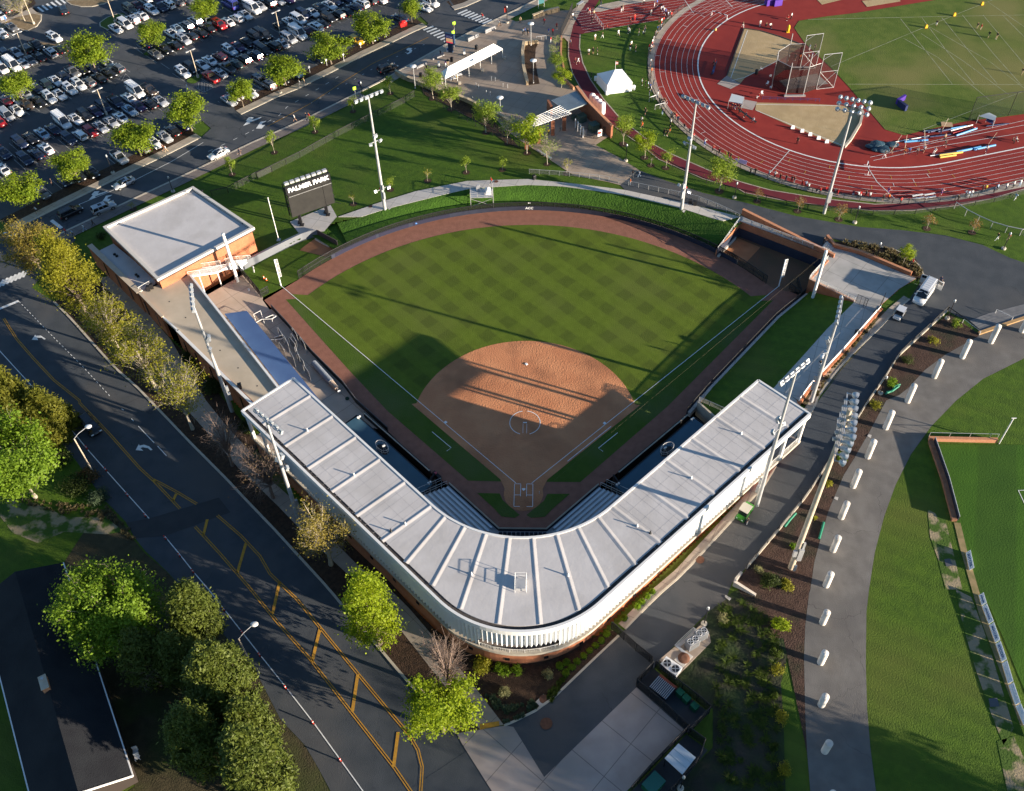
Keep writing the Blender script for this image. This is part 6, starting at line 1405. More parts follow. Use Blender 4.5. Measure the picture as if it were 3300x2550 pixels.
for k in range(5):
 c=b+Vector((0,0,h-.9-1.15*k));m=MB();m.bar(c-s3*3.3-f3*.3,c+s3*3.3-f3*.3,.14);m.build('crossarm',GALV,t)
 for i in range(7):
  q=c+s3*(3.2*(i/3-1));m=MB();m.bar(q-f3*.3,q+f3*.35,.09);m.build('bracket',GALV,t);round_lamp(t,q+f3*.5,f3,1.1)
 m=MB();m.box(c-f3*.55,(.3,.4,.35));m.build('ballast',GALV,t)
for dx,dy,z_,d_ in((.35,-.45,4.2,(.65,.5,2.6)),(-.4,-.5,4.5,(.5,.4,1.2)),(.5,-.3,6.0,(.3,.3,1.6)),(.2,-.75,1.2,(.35,.25,1.3))):m=MB();m.box(b+Vector((dx,dy,z_)),d_);m.build('cabinet',GALV,t)
def plain_pole(name,lab,t_,bx,by,tt,tx,ty,r,zb=None,M=WPAINT,cat='pole'):
 b=P1(t_,bx,by,zb);h=hz(b,tt,tx,ty);t=thing(name,lab,cat,b);m=MB();m.tube(b-Vector((0,0,.2)),b+Vector((0,0,h)),r,r*.92,n=14);m.build('shaft',M,t)
 m=MB();m.lathe([(r*1.02,0),(r*1.0,.06),(0,.10)],b+Vector((0,0,h)),14);m.build('cap',M,t);return b,h,t
plain_pole('net_pole','thick white net pole in front of the flat roofed building','j',510,790,'j',372,318,.30,0,cat='pole')
nb_,nh_,nt_=plain_pole('net_pole','thick white net pole at the corner of the patio lawn','D1',525,878,'D1',630,505,.28,1.0)
fb_,fh_,ft_=plain_pole('flagpole','thin white flagpole between the building and the scoreboard','B1',237,420,'B1',150,96,.08,None,cat='flagpole')
m=MB();m.box(fb_+Vector((0,0,.05)),(.7,.7,.12));m.build('base_plate',GALV,ft_);m=MB();m.ball(fb_+Vector((0,0,fh_+.12)),.14);m.build('finial',GALV,ft_)
cb0=P1('C2',333,945,0);m=MB();m.tube(nb_+Vector((0,0,nh_-.4)),cb0+Vector((0,0,.3)),.008,n=4);ct=thing('net_cable','thin cable from the right net pole down to the ground behind home plate','cable',cb0);m.build('cable',mat('cable_tan',(.16,.13,.08)),ct)
m=MB();m.tube(cb0,cb0+Vector((0,0,.6)),.05,n=6);m.build('stake',WPAINT,ct)
def post_lamp(lab,t_,bx,by,tx,ty,kind,group=None,flip=1):
 b=P1(t_,bx,by);h=hz(b,t_,tx,ty);t=thing('street_lamp',lab,'street lamp',b,group=group)
 if kind=='disc':
  m=MB();m.tube(b,b+Vector((0,0,h)),.09,.07,n=8);m.build('post',GALV,t);m=MB();m.lathe([(.25,.02),(.72,.10),(.72,.16),(.2,.22)],b+Vector((0,0,h-.1)),16);m.build('disc_head',WPAINT,t)
  m=MB();m.lathe([(.2,0),(.12,.25)],b,8);m.build('base',GALV,t)
 elif kind=='dark':
  m=MB();m.tube(b,b+Vector((0,0,h)),.08,.06,n=8);m.build('post',BLACK,t);m=MB();m.lathe([(.10,0),(.20,.12),(.17,.5),(.05,.62)],b+Vector((0,0,h-.3)),8);m.build('lantern',HEAD,t)
  m=MB();m.lathe([(.42,0),(.42,.25),(.3,.3)],b,12);m.build('base',KERB,t)
 elif kind=='cobra':
  m=MB();m.tube(b,b+Vector((0,0,h)),.13,.09,n=8);m.build('post',WOOD,t);d_=Vector((.75,.66,0))*flip;p=b+Vector((0,0,h));q=[p,p+d_*.9+Vector((0,0,.55)),p+d_*2.1+Vector((0,0,.85))]
  m=MB();m.path(q,.05,6);m.build('arm',GALV,t);m=MB();m.ball(q[-1]+d_*.45,(.55,.42,.16),10,6);m.build('lamp_head',WPAINT,t)
 else:
  m=MB();m.tube(b,b+Vector((0,0,h)),.12,.08,n=8);m.build('post',WOOD,t);d_=Vector((AXR.x,AXR.y,0));p=b+Vector((0,0,h))
  for sg in(-1,1):m=MB();m.bar(p,p+d_*sg*.5,.07);m.box(p+d_*sg*.85,(.75,.34,.16),math.atan2(d_.y,d_.x));m.build('lamp_head',GALV,t)
  m=MB();m.tube(b,b+Vector((0,0,.7)),.32,n=10);m.build('base',KERB,t)
 return t
g='disc lamps of the plaza'
for a in(('B0',1298,685,1283,515,'disc headed lamp at the corner of the stone wall'),('B0',1960,895,1960,760,'disc headed lamp beside the lower end of the plaza'),('C0',268,355,267,185,'disc headed lamp at the top end of the long mulch bed'),('C0',287,648,283,472,'disc headed lamp in the middle of the long mulch bed')):post_lamp(a[5],*a[:5],'disc',g)
g='double headed lamps of the car park'
for a in(('A0',830,895,765,692,'double headed lamp by the grass median near a navy SUV'),('A0',1540,605,1480,392,'double headed lamp beside the red pickup'),('B0',250,268,214,92,'double headed lamp beside the white passenger van'),('A0',898,180,815,-90,'car park lamp on the dark green island at the top'),('A0',265,190,190,-40,'car park lamp on the straw island in the corner'),('A0',210,440,140,255,'car park lamp among dark cars at the left')):post_lamp(a[5],*a[:5],'double',g)
g='dark lantern posts'
for a in(('A0',878,1345,822,1215,'dark lantern post in the mulch strip between two street trees'),('A0',1345,1490,1305,1380,'dark lantern post behind the flat roofed building'),('B0',890,755,868,645,'dark lantern post with a banner beside the street'),('B0',2012,180,2012,55,'lantern post with a red banner at the far crossing'),('B0',250,725,222,595,'green lantern post in the mulch left of a street tree'),('B0',1185,190,1165,40,'lantern post beside the red trailer'),('C0',1004,1252,1008,1130,'dark lantern post on the lawn beside the plaza edge'),('C0',1848,1538,1868,1425,'dark lantern post beside the drive near the first orange sapling'),('D1',853,285,890,165,'dark lantern post beside the drive right of the round lamp pole'),('D1',2010,488,2065,370,'dark lantern post with a white base beside two walkers'),('D1',1018,560,1048,445,'dark lantern post among the ornamental grasses'),('D1',1572,1030,1625,890,'black lamp post at the top of the mulch bank'),('D2',1052,165,1090,35,'black lamp post beside the green pipes'),('C3',1612,390,1640,265,'black lamp post beside the air conditioners'),('C3',1428,1668,1440,1575,'small lamp post with a white base at the bottom enclosure')):post_lamp(a[5],*a[:5],'dark',g)
for x,y,lab,col in((868,690,'navy banner on the street lantern post',(.03,.03,.08)),(2008,85,'red banner on the far lantern post',(.5,.05,.03))):
 b=P1('B0',x+(22 if x<900 else 4),755 if x<900 else 180);z0=3.4;m=MB();m.box(b+Vector((-.35,.1,z0)),(.55,.05,1.5));single(m,'banner',mat('banner_%d'%x,col),lab,'banner',b+Vector((-.35,.1,z0-.7)))
g='cobra head lamps over the road'
post_lamp('curved arm road lamp with a white head above the black SUV','A2',733,790,580,515,'cobra',g);post_lamp('curved arm road lamp with a white head by the wide cedar','A3',1925,648,1853,505,'cobra',g)
SB=thing('scoreboard','black scoreboard reading PALMER PARK with a lamp row along its top','scoreboard',P1('B1',500,250))
def ground_z(p):return H(p.x,p.y)
fl,fr=P1('B1',405,300),P1('B1',610,230)
a0,b0=xy(fl),xy(fr);dx_=(b0-a0).normalized()
gz=ground_z(fl);zt,zb_=gz+9.6,gz+2.7
def solve_x(tile,x,y,z):return xy(P1(tile,x,y,z))
bl,br2=solve_x('B1',345,245,zb_),solve_x('B1',672,130,zb_)
dx_=(br2-bl).normalized();tl=bl;tr=bl+dx_*(br2-bl).length;nrm=Vector((dx_.y,-dx_.x));dp=1.0
SBM=mat('scoreboard_black',(.020,.019,.018),(.026,.025,.023),.8,rough=.7)
m=MB();fcs=[V3(bl,zb_),V3(br2,zb_),V3(tr,zt-1.5),V3(tl,zt-1.5)];bk=[v-V3(nrm,0)*.5 for v in fcs]
m.add(fcs+bk,[(0,1,2,3),(5,4,7,6),(1,5,6,2),(4,0,3,7),(3,2,6,7),(4,5,1,0)]);m.build('screen',SBM,SB)
up_=[V3(bl-dx_*.1,zt-1.5)+V3(nrm,0)*.06,V3(br2+dx_*.1,zt-1.5)+V3(nrm,0)*.06,V3(br2+dx_*.1,zt)+V3(nrm,0)*.06,V3(bl-dx_*.1,zt)+V3(nrm,0)*.06];bk=[v-V3(nrm,0)*.5 for v in up_]
m=MB();m.add(up_+bk,[(0,1,2,3),(5,4,7,6),(1,5,6,2),(4,0,3,7),(3,2,6,7),(4,5,1,0)]);m.build('title_panel',BLACK,SB)
cen=V3((bl+br2)/2,zt-.78)+V3(nrm,0)*.09
text_mesh('lettering','PALMER PARK',1.30,mat('letter_white',(.85,.84,.82),emit=.25),SB,cen,V3(dx_,0),(0,0,1),.06,.035)
m=MB();m.bar(V3(bl,zt-1.75)+V3(nrm,0)*.7,V3(br2,zt-1.75)+V3(nrm,0)*.7,.05);m.build('cable_rail',GALV,SB)
for q in(bl,br2):m=MB();m.bar(V3(q,zt-1.6),V3(q,zt-1.75)+V3(nrm,0)*.75,.09);m.build('bracket',BLACK,SB)
m=MB();m.bar(V3(bl.lerp(br2,.8),zb_)+V3(nrm,0)*.03,V3(bl.lerp(br2,.8),zt-1.5)+V3(nrm,0)*.03,.04);m.build('seam',BLACK,SB)
back=-nrm*1.3
for q in(bl-dx_*.15,bl.lerp(br2,.33),bl.lerp(br2,.66),br2+dx_*.15):
 m=MB();m.bar(V3(q+back,zb_-.3),V3(q+back,zt+.2),.16);m.build('rear_post',BLACK,SB)
 m=MB()
 for k in range(5):
  z0,z1=zb_+k*1.3,zb_+(k+1)*1.3;m.bar(V3(q,z0),V3(q+back,z1),.07);m.bar(V3(q,z1),V3(q+back,z1),.07)
 m.build('side_truss',BLACK,SB)
for i in range(8):
 p=V3(bl.lerp(br2,(i+.5)/8)+back*.75,zt+.22);m=MB();m.box(p,(.85,.75,.35),math.atan2(dx_.y,dx_.x));m.box(p+Vector((0,0,.2)),(.7,.6,.06),math.atan2(dx_.y,dx_.x));m.build('lamp_box',GALV,SB)
m=MB();m.bar(V3(bl+back*.75,zt+.05),V3(br2+back*.75,zt+.05),.12);m.bar(V3(bl+back,zt+.42),V3(br2+back,zt+.42),.08);m.build('lamp_rail',BLACK,SB)
for q in(bl.lerp(br2,.17),bl.lerp(br2,.80)):
 for k in(0,1):
  f=q+back*(.15+.75*k);m=MB();m.bar(V3(f,ground_z(f)-.1),V3(f,zb_+.3),.32);m.box(V3(f,ground_z(f)+.18),(.8,.8,.2));m.build('leg',BLACK,SB)
m=MB();m.bar(V3(br2+dx_*.2,zb_+.1),V3(br2+dx_*1.0+nrm*.6,zb_-.2),.08);m.build('outrigger',BLACK,SB)
cs=[Vector((-11.6,69.6)),Vector((-7.2,69.8)),Vector((-7.0,67.0)),Vector((-11.4,66.8))];zt=3.3
st=thing('camera_stand','galvanised steel viewing stand on the grass bank behind the outfield fence','stand',V3(cs[3],1))
m=MB();m.prism(cs,zt-.12,zt);m.build('platform',GALV,st)
for q in cs:m=MB();m.bar(V3(q,.8),V3(q,zt+1.1),.12);m.build('leg',GALV,st)
m=MB();m.bar(V3(cs[3],1.2),V3(cs[2],zt-.3),.05);m.bar(V3(cs[2],1.2),V3(cs[3],zt-.3),.05);m.build('brace',GALV,st)
railing('rail',None,[V3(cs[0],zt),V3(cs[3],zt),V3(cs[2],zt),V3(cs[1],zt)],1.05,GALV,0,parent=st,posts=1.4,mid=True)
m=MB();m.box((-10.0,69.2,zt+.5),(.7,.7,1.0));m.box((-10.0,69.2,zt+1.1),(.5,.4,.3));single(m,'camera_case',GALV,'grey equipment case standing on the steel stand','case',(-10,69.2,zt))
m=MB();vs=[Vector((-8.6,68.8,zt+.95)),Vector((-7.6,69.0,zt+.9)),Vector((-7.5,67.8,zt+.4)),Vector((-8.5,67.7,zt+.2)),Vector((-8.05,68.4,zt+1.25))];m.add(vs+[Vector((-8.6,68.8,zt)),Vector((-7.6,69,zt)),Vector((-7.5,67.8,zt)),Vector((-8.5,67.7,zt))],[(0,1,4),(1,2,4),(2,3,4),(3,0,4),(5,6,1,0),(6,7,2,1),(7,8,3,2),(8,5,0,3)])
single(m,'cover_sheet',WPAINT,'white plastic cover draped over gear on the steel stand','cover',(-8,68.4,zt))
railing('picket_rail','long grey picket rail along the outside of the outfield path',[q+Vector((0,0,.1))for q in PM('C0 255 1352 600 1375 840 1405 1100 1460 1400 1525 | C1 1440 85 1580 120 1740 185 1885 255',None)],1.05,GALV,.22)
def bin_(lab,t,x,y,group='black litter bins',z=None):
 p=P1(t,x,y,z);b=thing('litter_bin',lab,'litter bin',p,rz=rnd.uniform(0,1.5),group=group)
 m=MB();m.box((0,0,.48),(.52,.56,.95),taper=1.12);m.build('body',BLACK,b,world=False);m=MB();m.box((0,0,1.0),(.64,.68,.10),taper=.85);m.build('lid',BLACK,b,world=False)
for a in(('black bin left of its twin by the lit right pole','C0',1503,1585),('black bin right of its twin by the lit right pole','C0',1540,1598),('black bin at the start of the long picket rail','C0',293,1395)):bin_(*a)
for a in(('left one of the pair of bins on the roof deck','A1',1158,812),('right one of the pair of bins on the roof deck','A1',1183,795),('lone black bin at the far end of the roof deck','A1',1868,1570)):bin_(*a,z=4.25)
for a in(('black bin by the white rail of the side walk','D1',868,1155),):bin_(*a,z=3.27)
for a in(('round topped dark bin right of the canopy','B0',1775,385),('dark bin on the plaza left of the canopy end','B0',1582,480),('dark bin beside the leafy tree by the canopy','B0',1342,600)):bin_(*a,group='dark bins of the plaza')
sheet('cover_slab',[poly('B0','1080 1615 1098 1605 1112 1622 1095 1635'),poly('C0','1440 1645 1455 1632 1470 1640 1455 1657'),poly('C3','1772 180 1780 168 1825 192 1810 212'),poly('D2','950 500 962 485 985 492 978 515'),poly('D2','692 985 700 970 727 975 720 1000')],CONC,.12)
def disc(t,x,y,r,lift=.1,z=None):
 p=P1(t,x,y,z);return[xy(p)+Vector((r*math.cos(2*math.pi*k/16),r*math.sin(2*math.pi*k/16)))for k in range(16)]
mh=[disc('B0',950,1608,.42),disc('C0',-2,1415,.42),disc('C2',1580,1460,.62),disc('C3',387,1166,.78),disc('C3',368,976,.6)]
sheet('manhole_covers',mh,RUST,.14);sheet('cover_slab',[poly('C3','303 997 366 937 412 985 345 1040')],CONC,.12)
BOL=(('D1',2150,1130,2178,1010),('D1',1910,1215,1975,1072),('D1',1688,1332,1750,1192),('D1',1470,1485,1527,1338),('D1',1263,1675,1312,1540),('D2',1093,435,1142,298),('D2',953,660,1000,525),('D2',840,888,885,765),('D2',748,1130,792,1015),('D2',684,1385,720,1280),('D2',630,1658,663,1562),('D3',603,380,632,292),('D3',588,690,613,607),('D3',593,1020,613,942),('D3',620,1378,636,1300),('D3',655,1760,668,1690))
nm_=['first','second','third','fourth','fifth','sixth','seventh','eighth','ninth','tenth','eleventh','twelfth','thirteenth','fourteenth','fifteenth','sixteenth']
for i,(t,bx,by,tx,ty)in enumerate(BOL):
 b=P1(t,bx,by);h=hz(b,t,tx,ty);h=clamp(h,1.3,3.9);r=.46
 t_=thing('concrete_pillar',f'pale round concrete pillar, {nm_[i]} of the walkway row counted from the upper right','pillar',b,group='concrete pillars along the old walkway')
 m=MB();m.lathe([(r,-.3),(r,h-.28),(r*.96,h-.26)],b,20);m.build('shaft',BOLLC,t_)
 m=MB();m.lathe([(r*1.015,h-.26),(r*1.015,h-.02),(r*.98,h),(r*.45,h+.004),(r*.42,h+.03),(.12,h+.035)],b,20);m.build('cap',BOLLC,t_)
YD=P('q','225 405 655 35 765 195 405 560');zq=H(YD[0].x,YD[0].y)
m=MB();m.prism([xy(p)for p in YD],zq-.4,zq+.42);single(m,'equipment_pad',jointed(mat('pad_concrete',(.30,.235,.185),(.36,.29,.23),.8),50,0),'raised concrete pad carrying air conditioning units beside the drive','pad',YD[0])
zq+=.42
def ac(lab,x0,y0,x1,y1,w,h,fans):
 a,b=P1('q',x0,y0,zq+h),P1('q',x1,y1,zq+h);d_=(b-a);L=d_.length;rz=math.atan2(d_.y,d_.x);c=(a+b)/2;c.z=zq
 t=thing('air_conditioner',lab,'air conditioner',c,group='air conditioning units on the pad');m=MB();m.box(c+Vector((0,0,h/2+.05)),(L,w,h-.1),rz);m.build('casing',mat('unit_grey',(.20,.21,.23),(.25,.26,.28),1,rough=.5,metal=.2)if h>1.2 else WPAINT,t)
 for k in range(fans):
  p=a+d_*((k+.5)/fans);p.z=zq+h;m=MB();m.lathe([(w*.40,.01),(w*.40,.05),(w*.34,.05),(w*.33,.012)],p,14,mi=0);m.lathe([(w*.33,.0),(w*.33,.015)],p,14,mi=1)
  for s_ in range(4):q=Vector((math.cos(s_*1.57),math.sin(s_*1.57),0))*w*.3;m.bar(p+Vector((0,0,.03)),p+q+Vector((0,0,.03)),.10,.02,mi=2)
  m.build('fan',[GALV,BLACK,HEAD],t)
 m=MB()
 for s_ in range(-3,4):m.box(c+Vector((math.cos(rz),math.sin(rz),0))*s_*L/8+Vector((math.sin(rz),-math.cos(rz),0))*(w/2)+Vector((0,0,h*.5)),(.05,.04,h*.8),rz)
 m.build('grille',BLACK,t)
ac('tall twin fan unit at the upper end of the pad',600,140,700,85,1.05,1.75,2);ac('tall twin fan unit next to the pipes on the pad',515,225,615,165,1.05,1.75,2);ac('low wide white twin fan unit at the lower end of the pad',268,395,430,505,1.5,1.05,2)
m=MB()
for k in range(5):
 o_=7*k;a,b,c=P1('q',385+o_*1.6,245+o_*.5,zq+.5),P1('q',480+o_*1.2,150+o_*1.5,zq+.6),P1('q',570+o_*.9,70+o_*1.4,zq+.6);m.path([P1('q',455+o_*1.3,310+o_*.3,zq+.3),a,b,c,P1('q',605+o_*.4,95+o_*1.4,zq+.8)],.05,6)
single(m,'insulated_pipes',GALV,'bundle of pale insulated pipes running between the units on the pad','pipes',YD[0])
m=MB();m.prism([xy(p)for p in P('q','375 395 480 300 565 360 465 465',zq)],zq,zq+.12,mi=0);c=P1('q',473,378,zq);m.lathe([(.78,.12),(.78,.17),(.3,.18)],c,20,mi=1);single(m,'access_hatch',[CONC,RUST],'round rusty access cover in a concrete slab between the units','cover',c)
def screen_fence(lab,t_,s,h,every=2.2,closed=False,M=NETD):
 return rail_fence(lab,[Vector((q.x,q.y,H(q.x,q.y)))for q in resample(PM(t_+' '+s,None),every)],h,every,'black screened fences of the yard',netm=M)
screen_fence('black screened fence and gate across the drive from the brick curve','C3','890 430 940 470 1070 590 1195 690 1205 700',2.1)
screen_fence('black screened fence between the drive gate and the bin enclosure','C3','1210 735 1165 785 1085 865',2.1);screen_fence('black screened fence behind the bins under the equipment pad','C3','1230 730 1380 865 1540 980 1650 1075',2.1)
screen_fence('black screened fence between the apron and the bin enclosure','C3','1085 875 1270 1030 1480 1220',2.1);screen_fence('black screened fence at the lower end of the bin enclosure','C3','1650 1085 1560 1175 1490 1250',2.1)
screen_fence('black screened fence along the lower side of the apron','C3','1475 1235 1340 1370 1160 1560 1040 1700',2.1);screen_fence('black screened fence round the shed enclosure corner','C3','1490 1245 1570 1300 1645 1365 1500 1540 1340 1720',2.1)
sheet('enclosure_floor',[poly('C3','1085 880 1225 740 1650 1080 1490 1240'),poly('C3','1475 1250 1640 1370 1360 1720 1020 1720')],mat('enclosure_asphalt',(.05,.05,.055),(.07,.07,.072),.5),.075)
def box_t(name,lab,cat,t,x,y,d,rz,M,lid=None,z=None,group=None,extra=None):
 p=P1(t,x,y,z);o=thing(name,lab,cat,p,rz=rz,group=group);m=MB();m.box((0,0,d[2]/2),d);m.build('body',M,o,world=False)
 if lid:m=MB();m.box((0,0,d[2]+.05),(d[0]+.06,d[1]+.06,.1));m.build('lid',lid,o,world=False)
 return o
GBIN=mat('bin_green',(.012,.10,.05),(.014,.12,.06),2,rough=.5)
for x,y,l_ in((1422,945,'green wheeled bin nearest the dumpster'),(1470,990,'middle green wheeled bin of the three'),(1533,1050,'green wheeled bin set apart beside the other two')):
 o=box_t('wheeled_bin',l_,'wheeled bin','C3',x,y,(.75,.85,1.05),.75,GBIN,GBIN,group='green wheeled bins in the enclosure')
 for s_ in(-.3,.3):m=MB();m.tube((s_-.04,.42,.12),(s_+.04,.42,.12),.12,n=8);m.build('wheel',BLACK,o,world=False)
dm=box_t('dumpster','dark ribbed metal dumpster with a rusty red end in the yard','dumpster','C3',1280,915,(2.6,1.9,1.2),-.72,mat('dump_blue',(.03,.035,.05),rough=.6))
m=MB()
for k in range(11):m.box((-1.2+.24*k,0,1.24),(.09,1.95,.09))
m.build('rib',HEAD,dm,world=False);m=MB();m.box((0,1.2,.9),(2.6,.45,.25));m.build('end_flap',mat('flap_rust',(.28,.06,.035),(.36,.09,.05),3),dm,world=False)
box_t('storage_box','dark green dumpster with a two part lid at the bottom edge','dumpster','C3',1215,1650,(2.3,1.7,1.2),.78,GBIN,mat('lid_green',(.035,.14,.11)))
sp=[xy(q)for q in P('C3','1418 1303 1553 1412 1448 1545 1310 1418',H(38,-40)+2.6)];sh=thing('shed','small open shed with a pale blue metal roof in the lower enclosure','shed',V3(sp[0],H(sp[0].x,sp[0].y)));z0=H(sp[0].x,sp[0].y)
m=MB();m.prism(sp,z0+2.5,z0+2.6)
for k in(.33,.66):m.bar(V3(sp[0].lerp(sp[3],k),z0+2.63),V3(sp[1].lerp(sp[2],k),z0+2.63),.06)
m.build('roof',mat('shed_roof',(.50,.55,.58),rough=.4,metal=.2),sh)
for q in sp:m=MB();m.bar(V3(q.lerp(sum(sp,Vector((0,0)))/4,.08),z0),V3(q.lerp(sum(sp,Vector((0,0)))/4,.08),z0+2.5),.1);m.build('post',BLACK,sh)
wg=[q for q in PM('C3 1900 0 1855 60 1845 90 2012 170',None)];m=MB();m.wall(wg,lambda x,y:H(x,y)-.3,[H(q.x,q.y)+z_ for q,z_ in zip(wg,(.6,.9,1.1,.35))],.35);single(m,'wing_wall',mat('wall_concrete',(.45,.40,.34),(.52,.46,.40),1),'low concrete wing wall at the foot of the mulch bank','wall',wg[1])
fb=PM('D1 1570 975 1420 1115 1180 1335 1080 1505 940 1700 | D2 910 305 780 505 640 715 480 965 250 1245 10 1530',None)
m=MB();fs_=resample(fb,2);m.wall(fs_,lambda x,y:H(x,y)-.2,lambda x,y:H(x,y)+.35,.22);t=single(m,'bank_kerb',KERB,'long pale concrete edging between drive and mulch bank','kerb',fb[0])
rail_fence('black post and wire fence along the drive edge of the mulch bank',[Vector((q.x,q.y,H(q.x,q.y)+.3))for q in fs_],1.1,3.0,'wire fences',netm=NETL)
rail_fence('black rail from the lamp post to the stone steps',[Vector((q.x,q.y,H(q.x,q.y)))for q in P('D1','1575 975 1700 1060 1815 1155')],1.0,1.6,'wire fences',netm=NETL)
GP=mat('pipe_green',(.015,.16,.10),(.02,.20,.12),4,rough=.5)
for t_,s,l_ in(('D1','1090 1620 1150 1590 1165 1560 1205 1545','green corrugated pipe lying beside the fifth pillar'),('D1','1100 1605 1140 1600 1180 1570 1195 1560','second green pipe crossing the first beside the fifth pillar'),('D2','612 1170 600 1215 590 1250 575 1300','short green pipe in the gap of the mulch bank'),('D2','395 1100 350 1150 308 1205','green pipe along the drive edge of the bank')):
 q=[v+Vector((0,0,.15))for v in P(t_,s)];m=MB();m.path(q,.17,8);single(m,'drain_pipe',GP,l_,'pipe',q[0],'green drain pipes')
sp0=P('D1','1755 1055 1900 1000 2170 930 2300 905');m=MB()
for k in range(6):m.wall(shift(sp0,-.55*k),2.4,3.28-.0*k+.02*k,.56)
tag(m.build('stone_steps',mat('step_grey',(.14,.14,.145),(.18,.18,.185),1)),'wide grey steps curving along the upper end of the walkway','steps')
m=MB();m.wall(P('D1','1815 1150 1990 1090 2170 1030 2300 990'),3.0,3.5,.6);tag(m.build('brick_ledge',mat('ledge_brick',(.36,.22,.10),(.42,.27,.13),2)),'tan brick ledge between the grey steps and the pillars','ledge')
for s,l_ in(('1945 990 1955 975 2075 1020 2070 1050','bent white handrail at the top of the grey steps'),('1690 1065 1760 1075 1835 1105 1820 1160','bent white handrail at the lower end of the grey steps')):
 q=P('D1',s);railing('handrail',l_,q,.95,WPAINT,0,posts=5.0)
q=P('D2','1425 528 1955 540');m=MB();m.wall(q,2.6,3.9,.5);t=thing('brick_wall','low brick wall with a pipe rail across the end of the soccer field','wall',q[0]);m.build('wall',COPING,t);railing('rail',None,[v+Vector((0,0,.4))for v in q]if False else[v+Vector((.0,.25,.6))for v in q],.95,STEEL,0,parent=t,posts=3.0)
q=P('D2','1440 545 1545 850 1625 1160');m=MB();m.wall(q,2.6,3.7,.7);t=thing('brick_wall','low brick wall running down the side of the soccer field','wall',q[0]);m.build('wall',mat('side_brick',(.24,.11,.06),(.30,.15,.09),2),t)
m=MB();m.wall([v+Vector((.5,.1,0))for v in q],2.9,4.3,.14);m.build('navy_pad',NAVY,t);m=MB();m.path([v+Vector((.5,.1,1.15))for v in q],.06,6);m.build('top_rail',GALV,t)
b=P1('D2',1975,555);h=hz(b,'D2',2100,362);t=thing('goal_net_pole','leaning white pole at the end of the brick wall by the soccer field','pole',b);m=MB();m.tube(b,b+Vector((0,0,h)),.09,n=8);m.build('shaft',WPAINT,t);m=MB();m.bar(b+Vector((-.3,0,h)),b+Vector((.4,0,h)),.1);m.build('tip',WPAINT,t)
bd_=PM('D2 1715 1400 1745 1545 | D3 1815 165 1840 250 1895 395 1945 540 1995 690 2045 860 2100 1025 2165 1180 2200 1280',None)
BT=('',None,'ATHLETICS','UVA','ATHLETICS','SOCCER','SOCCER','SOCCER','')
segs=[(bd_[0],bd_[1])]+[(bd_[i],bd_[i+1])for i in range(2,len(bd_)-1)]
BL=mat('board_white',(.62,.66,.72),(.68,.72,.76),1.2,rough=.5);BTX=mat('board_text',(.10,.16,.32))
for i,(a,b)in enumerate(segs):
 a,b=a.lerp(b,.03),b.lerp(a,.03);t=thing('advertising_board',('pale blue lettered board, %s along the soccer touchline from the top'%nm_[i]),'board',a,group='boards along the soccer touchline');d_=xy(b-a).normalized();n_=Vector((d_.y,-d_.x));n_=n_ if n_.x<0 else-n_
 u=Vector((0,0,.85));lo=Vector((0,0,.08));k=V3(-n_*.35,0)
 m=MB();m.add([a+lo,b+lo,b+u+k,a+u+k,a+lo+k*.2,b+lo+k*.2,b+u+k*1.15,a+u+k*1.15],[(0,1,2,3),(5,4,7,6),(3,2,6,7),(0,3,7,4),(1,5,6,2)]);m.build('panel',BL,t)
 s_=('SOCCER','SOCCER','ATHLETICS')[i%3]if i<4 else 'SOCCER'
 mid_=(a+b)/2+V3(n_*.03,.48)-V3(n_,0)*.17
 text_mesh('lettering',s_,min(.72,(b-a).length/len(s_)*1.15),BTX if i<5 else SIGNW,t,mid_,b-a if(b-a).cross(Vector((0,0,1))).dot(V3(n_,0))>0 else a-b,V3(-n_*.42,.85),.012,.01)
 for f in(.1,.9):p=a.lerp(b,f);m=MB();m.bar(p+k*1.2+Vector((0,0,.75)),p+k*1.9,.04);m.build('prop',BLACK,t)
sheet('drain_grate',[poly('D2','1548 1455 1590 1450 1620 1505 1565 1512'),poly('D3','1893 970 1960 965 1978 1030 1905 1035')],mat('grate_steel',(.12,.12,.13),rough=.5,metal=.4),.08)
def van_open():
 o=car('V','white',P1('D1',1385,860),0,'white panel van with its front and rear doors open by the patio','vehicles on the drive');a,b=P1('D1',1440,780),P1('D1',1320,945);d_=b-a;rz=math.atan2(d_.y,d_.x);o.rotation_euler.z=rz
 for nm,loc,ang in(('door',(1.75,1.0,1.25),1.15),('door',(1.75,-1.0,1.25),-1.15),('rear_door',(-2.85,.98,1.35),-1.75),('rear_door',(-2.85,-.98,1.35),1.75)):
  m=MB();m.box((-.5,0,0),(1.0,.06,1.75));dd=m.build(nm,PAINT['white'],o,world=False);dd.location=loc;dd.rotation_euler=(0,0,ang if 'rear' not in nm else ang)
  m=MB();m.box((-.5,0,.48),(.75,.075,.55));g_=m.build('window',CGLASS,dd,world=False)
van_open()
